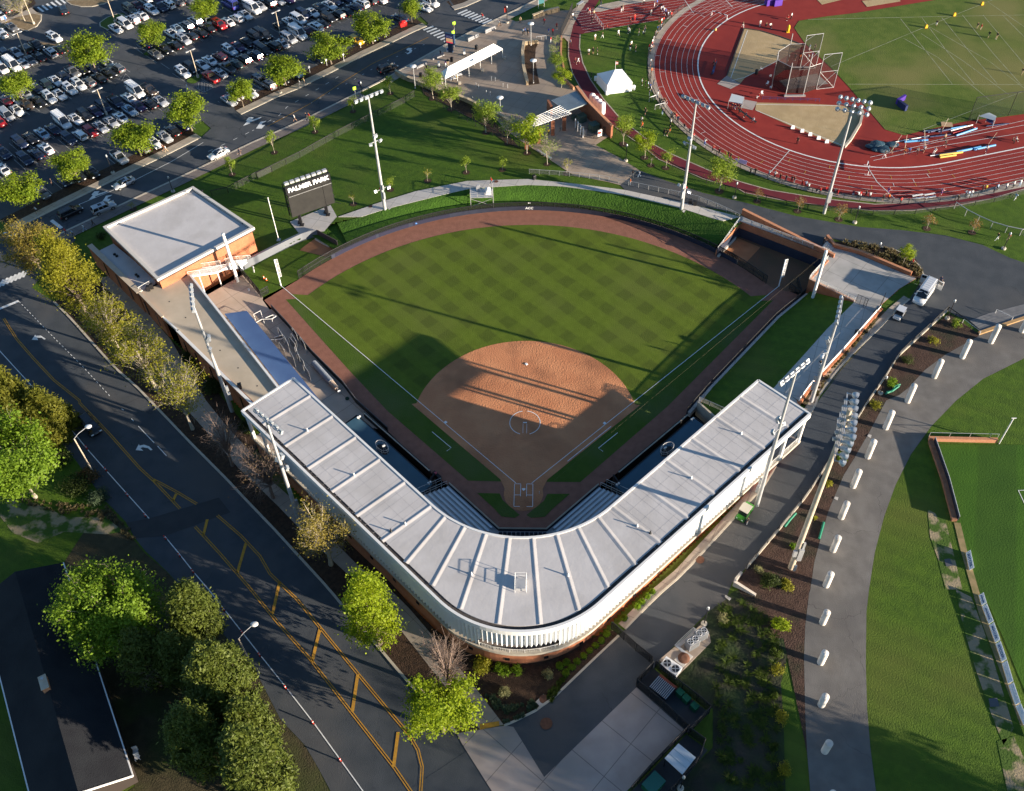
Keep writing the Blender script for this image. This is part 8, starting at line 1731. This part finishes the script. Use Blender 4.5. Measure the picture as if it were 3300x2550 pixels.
for i,(x,y)in enumerate(((190,35),(250,38))):p=P1('D0',x,y,z0);m=MB();m.box(p+Vector((0,0,.75)),(2.0,1.4,1.5),.3);m.box(p+Vector((0,0,1.52)),(1.9,1.3,.06),.3);single(m,'foam_mat',PUR,'purple foam mat by the top bend, %s of the pair'%('left' if i==0 else 'right'),'mat',p,'purple foam mats')
for i,(x,y,l_)in enumerate(((1843,40,'yellow marker box farthest up the infield line'),(1627,125,'middle yellow marker box on the infield line'),(1408,218,'yellow marker box nearest the lone official'))):p=P1('D0',x,y,z0);m=MB();m.box(p+Vector((0,0,.4)),(.7,.4,.8),.3,taper=.6);single(m,'marker_box',mat('marker_yellow',(.7,.36,.02)),l_,'marker',p,'yellow distance markers')
p=P1('D0',335,250,z0);m=MB();m.ball(p+Vector((0,0,.9)),(.35,.35,.95));m.box(p+Vector((0,0,.1)),(.7,.7,.2));single(m,'training_dummy',mat('dummy_yellow',(.75,.45,.02)),'tall yellow padded post beside the upper sand sector','padded post',p)
p=P1('D0',90,575,z0);m=MB();m.lathe([(.35,0),(.4,.9),(.3,1.0)],p,12);single(m,'barrel',BLACK,'black barrel on the edge of the upper sand sector','barrel',p);p=P1('C0',1700,240,z0);m=MB();m.ball(p+Vector((0,0,.3)),.3);single(m,'ball',mat('ball_tan',(.6,.48,.15)),'tan ball lying on the inner white line of the track','ball',p)
for i,(x,y)in enumerate(((372,998),(445,1025),(507,1052),(573,1080),(637,1108))):p=P1('D0',x,y,z0);m=MB();m.add([p+Vector((-.4,-.25,0)),p+Vector((.4,-.25,0)),p+Vector((.4,.25,0)),p+Vector((-.4,.25,0)),p+Vector((-.3,0,.7)),p+Vector((.3,0,.7))],[(0,1,5,4),(2,3,4,5),(1,2,5),(3,0,4)]);single(m,'distance_board',SIGNW,f'small white distance board, {nm_[i]} along the lower sand sector','board',p,'distance boards of the sand sector')
p=P1('D0',1070,1150,z0);o=thing('tarp_pile','dark blue tarpaulin heap at the end of the pole vault runway','tarpaulin',p);m=MB();rr=random.Random(4);[m.ball(p+Vector((rr.uniform(-2.6,2.4),rr.uniform(-1.2,1.2),.25)),(rr.uniform(.9,1.6),rr.uniform(.6,1.1),rr.uniform(.3,.75)),10,6)for _ in range(9)];m.build('folds',mat('tarp_teal',(.02,.05,.08),(.03,.07,.10),2,rough=.4,bump=.6),o)
VP=(('1130 1115 1430 1060',.1,'white'),('1240 1110 1420 1095',.22,'sky'),('1385 1075 1600 1050',.14,'navy'),('1390 1025 1520 1010',.12,'white'),('1500 1030 1600 1010',.2,'navy'),('1600 1020 1770 975',.12,'white'),('1640 1060 1800 1005',.2,'sky'),('1615 1040 1790 995',.12,'red'),('1510 1215 1690 1190',.22,'yellow'),('1515 1230 1640 1212',.2,'yellow'),('1640 1190 1830 1150',.24,'sky'),('1440 1215 1640 1185',.1,'white'),('1780 1170 1945 1135',.22,'sky'),('1875 985 2050 965',.12,'navy'),('1600 1005 1720 985',.16,'sky'),('1420 1035 1500 1018',.2,'navy'))
VC={'white':SIGNW,'sky':mat('pole_sky',(.10,.32,.60),rough=.4),'navy':mat('pole_navy',(.03,.05,.12),rough=.4),'red':mat('pole_red',(.55,.05,.06),rough=.4),'yellow':mat('pole_yellow',(.65,.45,.10),rough=.4)}
for i,(s,r_,c)in enumerate(VP):a,b=P('D0',s,z0);m=MB();m.tube(a+Vector((0,0,r_)),b+Vector((0,0,r_)),r_,n=8);single(m,'vault_pole_bag',VC[c],'%s vaulting pole bag on the runway, %s counted from the tarpaulin'%(c,nm_[i]),'pole bag',a,'vaulting poles along the runway')
for i,(s,l_)in enumerate((('1130 1200 1220 1050','pale pole held upright nearest the tarpaulin'),('1235 1195 1262 1050','pale pole held by the orange shirted vaulter'),('1395 1170 1398 1010','pale pole standing in the middle of the vaulters'),('1520 1050 1582 920','pale pole held above the blue bags'),('1885 1140 1960 1030','pale pole of the vaulter on the right'))):
 v=[float(k)for k in s.split()];b=P1('D0',v[0],v[1],z0);e=P1('D0',v[2],v[3],z0+3.9);m=MB();m.tube(b+Vector((0,0,.6)),e,.035,n=6);single(m,'vaulting_pole',mat('pole_pale',(.7,.62,.45)),l_,'vaulting pole',b,'poles held by the vaulters')
m=MB();a,b=P('D0','1525 968 1612 975',z0);m.bar(a+Vector((0,0,.12)),b+Vector((0,0,.12)),1.4,.2);single(m,'wood_board',mat('board_ply',(.42,.28,.17)),'plywood board lying on the turf edge by the vaulters','board',a)
def bench_white(lab,x,y):p=P1('D0',x,y,z0);o=thing('track_bench',lab,'bench',p,rz=.25,group='white benches beside the track');m=MB();m.box((0,0,.5),(2.2,.4,.06));m.box((0,.5,.8),(2.2,.35,.06));m.build('seat',WPAINT,o,world=False);[MB().bar((a,b,0),(a,b,.75),.06).build('leg',STEEL,o,world=False)for a in(-.9,.9)for b in(-.15,.5)]
bench_white('white bench left of its twin beside the outer lane',1345,1555);bench_white('white bench right of its twin beside the outer lane',1437,1547)
for i,(x,y)in enumerate(((197,605),(200,690),(172,662),(133,740),(128,548))):chair(f'white folding chair left of the hammer cage, {nm_[i]} of the scattered five',P1('D0',x,y,z0),i*1.1,group='folding chairs round the cage')
a,b=P('C0','1875 860 2015 965',z0);o=thing('athlete_bench','long dark bench with seated athletes below the team shelter','bench',a);m=MB();m.bar(a+Vector((0,0,.45)),b+Vector((0,0,.45)),.45,.07);m.build('seat',BLACK,o);[MB().bar(a.lerp(b,f),a.lerp(b,f)+Vector((0,0,.45)),.08).build('leg',BLACK,o)for f in(.05,.35,.65,.95)]
a,b=P('C0','1675 590 1705 490',z0);o=thing('athlete_bench','blue bench with athletes sitting on it left of the upper sand sector','bench',a);m=MB();m.bar(a+Vector((0,0,.45)),b+Vector((0,0,.45)),.45,.07);m.build('seat',VC['navy'],o);[MB().bar(a.lerp(b,f),a.lerp(b,f)+Vector((0,0,.45)),.08).build('leg',BLACK,o)for f in(.05,.5,.95)]
p=P1('C0',1895,1275,z0);m=MB();m.box(p+Vector((0,0,.6)),(2.4,.06,.9),-.35);single(m,'banner',mat('banner_lilac',(.42,.35,.62)),'lilac banner hanging on the track fence','banner',p)
p=P1('C0',650,45,z0);o=thing('folding_table','grey table with a red bag at the top of the maroon path','table',p,rz=.9);m=MB();m.box((0,0,.74),(2.2,.8,.05));m.build('tabletop',GALV,o,world=False);[MB().bar((a,b,0),(a,b,.74),.05).build('leg',STEEL,o,world=False)for a in(-1,1)for b in(-.3,.3)]
SKIN=mat('skin',(.42,.24,.16),(.36,.20,.13),2,rough=.6);SKIN2=mat('skin_dark',(.14,.075,.045),rough=.6)
HAIR=[mat('hair_brown',(.045,.026,.016),rough=.7),mat('hair_black',(.012,.010,.010),rough=.7),mat('hair_blond',(.30,.20,.09),rough=.7)]
CL={k:mat('cloth_'+n,c,rough=.9)for k,n,c in(('w','white',(.74,.74,.73)),('k','black',(.015,.015,.017)),('n','navy',(.018,.028,.075)),('b','blue',(.05,.12,.42)),('l','pale_blue',(.36,.48,.62)),('r','red',(.55,.03,.03)),('o','orange',(.70,.16,.03)),('g','grey',(.22,.22,.23)),('t','tan',(.42,.32,.20)),('y','yellow',(.65,.45,.05)),('p','purple',(.14,.04,.20)),('m','maroon',(.16,.02,.03)),('i','pink',(.60,.28,.36)),('e','lime',(.45,.70,.05)))}
CL['s']=SKIN;CN=dict(w='white',k='black',n='navy',b='blue',l='pale blue',r='red',o='orange',g='grey',t='tan',y='yellow',p='purple',m='maroon',i='pink',e='lime',s='bare')
def person_mesh(name,J):
 """one continuous skinned body; J: joint positions"""
 order=['pel','che','nec','hea','top'];V,E_,Rr,idx=[],[],[],{}
 def add(k,p,r,parent=None):
  idx[k]=len(V);V.append(Vector(p));Rr.append(r)
  if parent:E_.append((idx[parent],idx[k]))
 add('pel',J['pel'],.145);add('wai',Vector(J['pel']).lerp(Vector(J['che']),.45),.125,'pel');add('che',J['che'],.155,'wai');add('nec',J['nec'],.058,'che');add('hea',J['hea'],.098,'nec');add('top',Vector(J['hea'])+Vector((-.01,0,.11)),.07,'hea');add('nos',Vector(J['hea'])+Vector((.10,0,-.01)),.02,'hea')
 for s in 'LR':
  add('sh'+s,J['sh'+s],.072,'che');add('el'+s,J['el'+s],.047,'sh'+s);add('wr'+s,J['wr'+s],.031,'el'+s);d_=(Vector(J['wr'+s])-Vector(J['el'+s])).normalized();add('pa'+s,Vector(J['wr'+s])+d_*.09,.036,'wr'+s);add('fi'+s,Vector(J['wr'+s])+d_*.18+Vector((.02,0,0)),.018,'pa'+s);add('th'+s,Vector(J['wr'+s])+d_*.08+Vector((.055,0,0)),.014,'pa'+s)
  add('hi'+s,J['hi'+s],.095,'pel');add('kn'+s,J['kn'+s],.060,'hi'+s);add('ca'+s,Vector(J['kn'+s]).lerp(Vector(J['an'+s]),.35),.058,'kn'+s);add('an'+s,J['an'+s],.040,'ca'+s);add('to'+s,J['to'+s],.036,'an'+s)
 me=bpy.data.meshes.new(name);me.from_pydata(V,E_,[]);ob=bpy.data.objects.new(name,me);COL.objects.link(ob)
 md=ob.modifiers.new('s','SKIN');md.use_smooth_shade=True;md.branch_smoothing=.6
 for i,v in enumerate(me.skin_vertices[0].data):v.radius=(Rr[i],Rr[i]);v.use_root=(i==0)
 sub=ob.modifiers.new('u','SUBSURF');sub.levels=sub.render_levels=1
 dg=bpy.context.evaluated_depsgraph_get();out=bpy.data.meshes.new_from_object(ob.evaluated_get(dg));bpy.data.objects.remove(ob)
 out.materials.clear()
 for q in(SKIN,CL['w'],CL['k'],SKIN,HAIR[0],CL['w']):out.materials.append(q)
 inv={v:k for k,v in idx.items()};slot={}
 for a,b in E_:
  k=inv[b][:2];slot[(a,b)]={'wa':1,'ch':1,'ne':0,'he':0,'to':4,'no':0,'sh':1,'el':1,'wr':0,'pa':0,'fi':0,'th':0,'hi':2,'kn':2,'ca':3,'an':3}.get(k,5)
  if inv[b]in('toL','toR'):slot[(a,b)]=5
  if inv[b]=='top':slot[(a,b)]=4
 hd=Vector(J['hea'])
 for p in out.polygons:
  c=p.center;best=None
  for(a,b),s_ in slot.items():
   A,B=V[a],V[b];d_=B-A;t=clamp((c-A).dot(d_)/max(d_.length_squared,1e-9));e=(c-A-d_*t).length/(Rr[a]*(1-t)+Rr[b]*t)
   if best is None or e<best[0]:best=(e,s_)
  s_=best[1]
  if(c-hd).length<.16 and s_ in(0,4):s_=4 if(c.z>hd.z+.045 or c.x<hd.x-.035)else 0
  p.material_index=s_;p.use_smooth=True
 return out
def joints(pose):
 J=dict(pel=(0,0,.95),che=(.01,0,1.30),nec=(.01,0,1.47),hea=(.035,0,1.60))
 leg={'s':((.0,.02),(.01,-.0)),'w':((.20,.30),(-.10,-.38)),'r':((.34,.20),(-.05,-.50)),'f':((.02,.0),(-.06,-.05)),'c':((.03,.0),(-.02,-.02)),'t':((.42,.40),(.42,.42))}[pose]
 for s,y,(kx,ax)in(('L',1,leg[0]),('R',-1,leg[1])):
  z0=.95 if pose!='t' else .52;kz=.50 if pose!='t' else .50;az=.09
  if pose=='r' and s=='R':kz,az=.47,.38
  if pose=='r' and s=='L':kz=.58
  J['hi'+s]=(0,.095*y,z0-.05);J['kn'+s]=(kx,.11*y,kz);J['an'+s]=(ax,.12*y,az);J['to'+s]=(ax+.16,.14*y,max(.045,az-.05))
  J['sh'+s]=(0,.185*y,1.40);sw={'s':(0,.04),'w':(-.18*y,-.12*y),'r':(-.22*y,.12-.2*y),'f':(.20,.42),'c':(.22,.12),'t':(.10,.30)}[pose]
  J['el'+s]=(sw[0],.245*y,1.13);J['wr'+s]=(sw[1]+.03,.25*y,.90)
  if pose=='r':J['wr'+s]=(sw[1]+.18,.20*y,1.12)
  if pose=='f':J['el'+s]=(.24,.25*y,1.16);J['wr'+s]=(.46,.16*y,1.10)
  if pose=='c':J['el'+s]=(.24,.26*y,1.36);J['wr'+s]=(.26,.12*y,1.58)
  if pose=='t':J['wr'+s]=(.34,.15*y,1.06)
 if pose in 'rw':
  k=.10 if pose=='r' else .04
  for j in('che','nec','hea','shL','shR','elL','elR','wrL','wrR'):x,y,z=J[j];J[j]=(x+k*(z-.95)/.4,y,z)
 if pose=='t':
  for j in('pel','che','nec','hea','shL','shR','elL','elR','wrL','wrR'):x,y,z=J[j];J[j]=(x,y,z-.43)
 return J
BODY={p:person_mesh('person',joints(p))for p in 'swrfct'}
VERB=dict(s='standing',w='walking',r='running',f='leaning forward',c='with raised hands',t='sitting')
ORD=nm_+['seventeenth','eighteenth','nineteenth','twentieth','twenty-first','twenty-second','twenty-third','twenty-fourth','twenty-fifth','twenty-sixth','twenty-seventh','twenty-eighth','twenty-ninth','thirtieth','thirty-first','thirty-second','thirty-third','thirty-fourth','thirty-fifth','thirty-sixth','thirty-seventh','thirty-eighth','thirty-ninth','fortieth','forty-first','forty-second','forty-third','forty-fourth','forty-fifth','forty-sixth','forty-seventh','forty-eighth','forty-ninth','fiftieth','fifty-first','fifty-second']
PR=random.Random(12)
def people(place_,group,t,s,face=None,z=None,ordered=False):
 E_=[e.strip().split(',')for e in s.split(';')if e.strip()];seen=defaultdict(int);tot=defaultdict(int)
 ds=[f"person in {CN[e[3]]} top, {CN[e[4][0]]} {'shorts' if e[4][1:] else 'trousers'}{'' if ordered else ' '+VERB[e[2]]}".replace('bare top','black vest')for e in E_]
 for d_ in ds:tot[d_]+=1
 for k,(e,d_)in enumerate(zip(E_,ds)):
  seen[d_]+=1;lab=d_+' '+place_
  if ordered:lab=f"{d_}, {ORD[k]} {place_}"
  elif tot[d_]>1:lab+=(', uppermost',', lower down',', lowest')[min(seen[d_]-1,2)]
  p=P1(t,float(e[0]),float(e[1]),z);zz=.07 if z is None else .02
  o=bpy.data.objects.new('person',BODY[e[2]]);COL.objects.link(o);o.location=p+Vector((0,0,zz));sc_=PR.uniform(.97,1.08);o.scale=(sc_,sc_,sc_)
  a=face(p)if callable(face)else(face if face is not None else PR.uniform(0,6.28));o.rotation_euler=(0,0,a+PR.uniform(-.35,.35));tag(o,lab,'person',group)
  sk=SKIN2 if PR.random()<.2 else SKIN;sh_=CL[e[3]];lg=CL[e[4][0]]
  for i,q in enumerate((sk,sh_ if e[3]!='s' else CL['k'],lg,sk if e[4][1:]else lg,PR.choice(HAIR),PR.choice((CL['w'],CL['k'])))):o.material_slots[i].link='OBJECT';o.material_slots[i].material=q
to_track=lambda p:math.atan2(TC.y-p.y,TC.x-p.x)
people('along the upper track fence','spectators at the track fence','f','295,62,s,n,w;318,52,s,b,k;352,112,f,w,k;366,104,f,l,n;378,122,f,w,n;391,134,f,b,k;401,152,f,n,k;413,162,f,l,k;428,154,f,g,k;441,162,f,r,k;335,205,s,s,rs;357,216,s,w,r;375,206,s,r,k;322,280,s,b,n;334,276,s,n,k;350,266,f,g,n;361,252,f,n,k;298,335,s,k,k;306,326,f,g,k;286,376,f,w,n;277,402,f,w,r;248,446,s,r,w;263,452,f,w,k;271,440,f,n,k;258,476,s,k,k;259,576,f,w,n;256,606,s,n,k;268,655,f,o,ks;263,690,s,k,k;286,750,f,k,n',to_track,3.2,True)
people('in the trackside knot below the tent','spectators at the track fence','f','185,752,s,w,k;215,767,s,k,ks;240,772,s,l,k;256,792,s,b,k;250,847,s,n,w;266,812,s,w,n;320,862,f,w,n;326,837,f,n,k;346,917,t,k,k;361,917,t,k,g;376,914,t,g,k;388,906,t,k,n',to_track,3.2,True)
people('along the middle track fence','spectators at the track fence','g','472,97,f,k,k;491,102,f,k,g;511,101,f,k,n;500,192,s,n,l;576,217,f,w,k;590,219,f,k,k;603,228,f,k,t;616,238,f,r,k;630,262,f,n,k;641,258,f,n,k;565,347,s,s,os;541,381,s,k,ks;515,377,s,k,k;571,287,s,w,k;690,312,t,k,n;738,352,t,n,k;762,380,t,k,r;870,462,f,w,b;940,517,f,r,k;995,547,s,k,ks;1075,572,f,k,k;1096,587,f,k,k',to_track,3.2,True)
people('along the lower track fence','spectators at the track fence','D0','40,1365,c,k,k;76,1367,c,k,k;186,1371,f,w,n;230,1386,f,w,k;270,1407,f,k,k;315,1416,f,k,n;360,1422,f,k,k;380,1427,f,k,g;441,1452,f,r,k;470,1462,f,l,k;491,1477,f,w,k;552,1502,t,n,k;581,1512,f,r,k;626,1502,f,r,n;696,1517,f,g,k;716,1522,f,r,r;836,1532,f,n,l;876,1542,f,w,k;891,1541,f,r,w;935,1537,f,k,k;966,1548,f,w,k;1070,1562,s,k,ks;1113,1562,f,o,k;1206,1587,s,r,k;1710,1532,f,w,n;1731,1537,f,l,w;1756,1531,f,w,l;1841,1491,f,k,k;1866,1491,f,y,k;1931,1502,s,n,k;1956,1482,f,l,k;2026,1477,f,w,n;2081,1462,f,w,k;2131,1452,f,w,l',to_track,3.2,True)
people('on the lawn by the marquee','people on the upper lawn','C0','716,431,s,w,ks;749,421,s,k,ks;781,423,s,n,k;821,301,w,k,w;766,316,s,w,ts;856,241,s,r,k;946,281,w,w,ws;1022,262,s,w,k;1032,254,s,k,w;1106,276,s,k,g;1136,277,t,w,k;1151,250,s,k,n;1038,181,s,r,k;1073,161,s,r,r;1200,122,s,g,g;970,91,s,k,w;981,89,s,t,w;1143,41,s,w,k;736,612,s,k,k;1155,892,w,s,ks;1036,396,s,k,w;1046,371,s,w,k;1079,402,s,k,ks;740,181,w,k,k;757,131,s,t,k;1125,960,s,w,k;1131,992,w,o,rs',None,3.2,False)
people('on the maroon jogging path','people on the jogging path','C0','610,500,r,m,ks;634,496,r,w,ws;575,356,w,n,k;722,111,r,r,ws;706,106,r,w,ks;592,151,s,w,k;811,46,s,k,n',R(-65),3.2)
people('on the shaded maroon path','people on the jogging path','D0','1650,1572,r,k,ks;2096,1557,w,l,w',R(190),3.2);people('on the path behind the tree','people on the jogging path','g','948,718,r,y,ks;966,800,w,k,k',R(150),3.2)
people('on the upper plaza','people on the plaza','C0','206,277,s,w,k;221,271,s,b,k;243,282,s,k,k;26,206,w,s,ks;187,172,t,t,k;370,196,w,r,k;467,231,s,m,ks;406,270,s,b,ws;437,276,s,r,k;422,337,s,r,w')
people('near the white canopy','people on the plaza','B0','1535,522,s,p,w;1553,512,s,k,t;1495,440,s,k,n;1592,640,t,k,k;1620,625,t,y,k;1388,560,s,k,g');people('by the pergola piers','people on the plaza','C0','405,1058,s,y,k;495,1022,s,g,k',None,3.2)
people('on the street pavement','people along the street','B0','404,672,w,w,g;440,662,w,t,k;365,946,w,w,ks;457,932,w,n,k;479,932,w,r,k;1820,157,w,r,k;1600,232,s,e,k;1950,207,w,w,ts',R(205));people('left of the car park entrance','people along the street','A0','1275,1176,w,o,ks;1298,1187,w,w,t',R(205))
people('beside the white sedan','people along the street','A0','1862,1207,r,n,ks',R(25));people('near the lower left street trees','people along the street','A0','297,1662,r,w,ks;415,1447,s,k,k;1462,703,w,w,l',R(205));people('behind the flat roofed building','people along the street','A1','660,352,w,w,l;572,392,w,l,k;520,382,w,r,n;730,312,w,k,k',R(25))
people('on the path by the steel stand','people on the paths','B0','1890,1432,w,r,k',R(200));people('where the plaza meets the asphalt','people on the paths','g','240,742,c,k,g;299,742,w,w,l;219,812,s,o,w',None);people('on the turf of the infield','officials on the infield turf','D0','1484,207,s,s,ws;1801,227,s,k,t;1829,237,s,r,t;1890,296,w,k,t;1951,307,s,k,t;2150,582,w,k,t',None,3.2)
people('by the top bend of the track','athletes on the infield','D0','117,206,s,w,w;359,152,s,w,k;331,157,t,r,k;196,217,t,w,k;165,217,t,k,k',None,3.2);people('beside the upper sand sector','athletes on the infield','C0','1912,217,w,k,w',None,3.2);people('around the hammer cage','athletes on the infield','D0','340,472,s,w,ks;387,472,s,n,ks;426,472,s,o,ks;447,420,s,k,k;491,470,s,w,k;521,457,s,b,ks;541,392,s,k,k;500,395,s,l,w;395,657,r,g,n;566,440,s,w,g',None,3.2)
people('among the pole vaulters','athletes on the infield','D0','405,1122,s,k,k;1081,1227,w,k,w;1136,1192,w,k,ks;1235,1202,w,o,ks;1272,1197,w,b,n;1335,1202,w,g,k;1386,1187,w,w,ks;1516,1052,s,n,n;1546,1097,s,t,k;1551,1142,w,s,ks;1870,1187,w,w,n;1475,1190,t,w,w;2075,1107,t,k,k;2100,1102,t,w,k',None,3.2);people('in the lanes of the track','athletes on the infield','D0','1106,1512,r,p,ps;1520,1522,r,i,ps',R(15),3.2)
people('in the curved shelter','seated athletes','C0','1832,842,t,n,k;1852,848,t,n,n;1872,846,t,k,n;1892,850,t,n,k;1898,886,t,k,k;1938,912,t,n,k;1996,950,t,w,n;1698,500,t,r,k;1700,524,t,k,k;1683,582,t,b,n',R(200),3.2,True);people('seated beside the sand','seated athletes','C0','2035,765,t,r,w',R(200),3.2)
people('beside the drive wall','people by the drive','D1','606,457,f,k,k',R(0));people('walking on the grass beside the drive','people by the drive','D1','1955,422,w,k,w;2041,420,w,r,t',R(190));people('behind the white van','people by the drive','D1','1328,762,s,k,k;1385,745,s,r,k;1436,767,s,w,is;1512,760,s,n,k;1520,795,s,w,w',R(250));people('among the ornamental grasses','people by the drive','D1','1300,607,t,r,k',R(200))
people('carrying a white bundle','people by the drive','D1','580,1407,w,k,w',R(250),3.27);p=P1('D1',605,1325,4.2);m=MB();m.ball(p,(.5,.45,.3),10,6);m.box(p+Vector((.3,.3,.2)),(.5,.4,.3),.4);single(m,'white_bundle',CLOTH,'white bundle carried above the walker on the side walk','bundle',p);people('beside the green utility vehicle','people by the drive','o','993,347,s,k,w',R(160));people('in the left field bullpen','people by the drive','j','673,698,s,w,w',R(250),0.02)
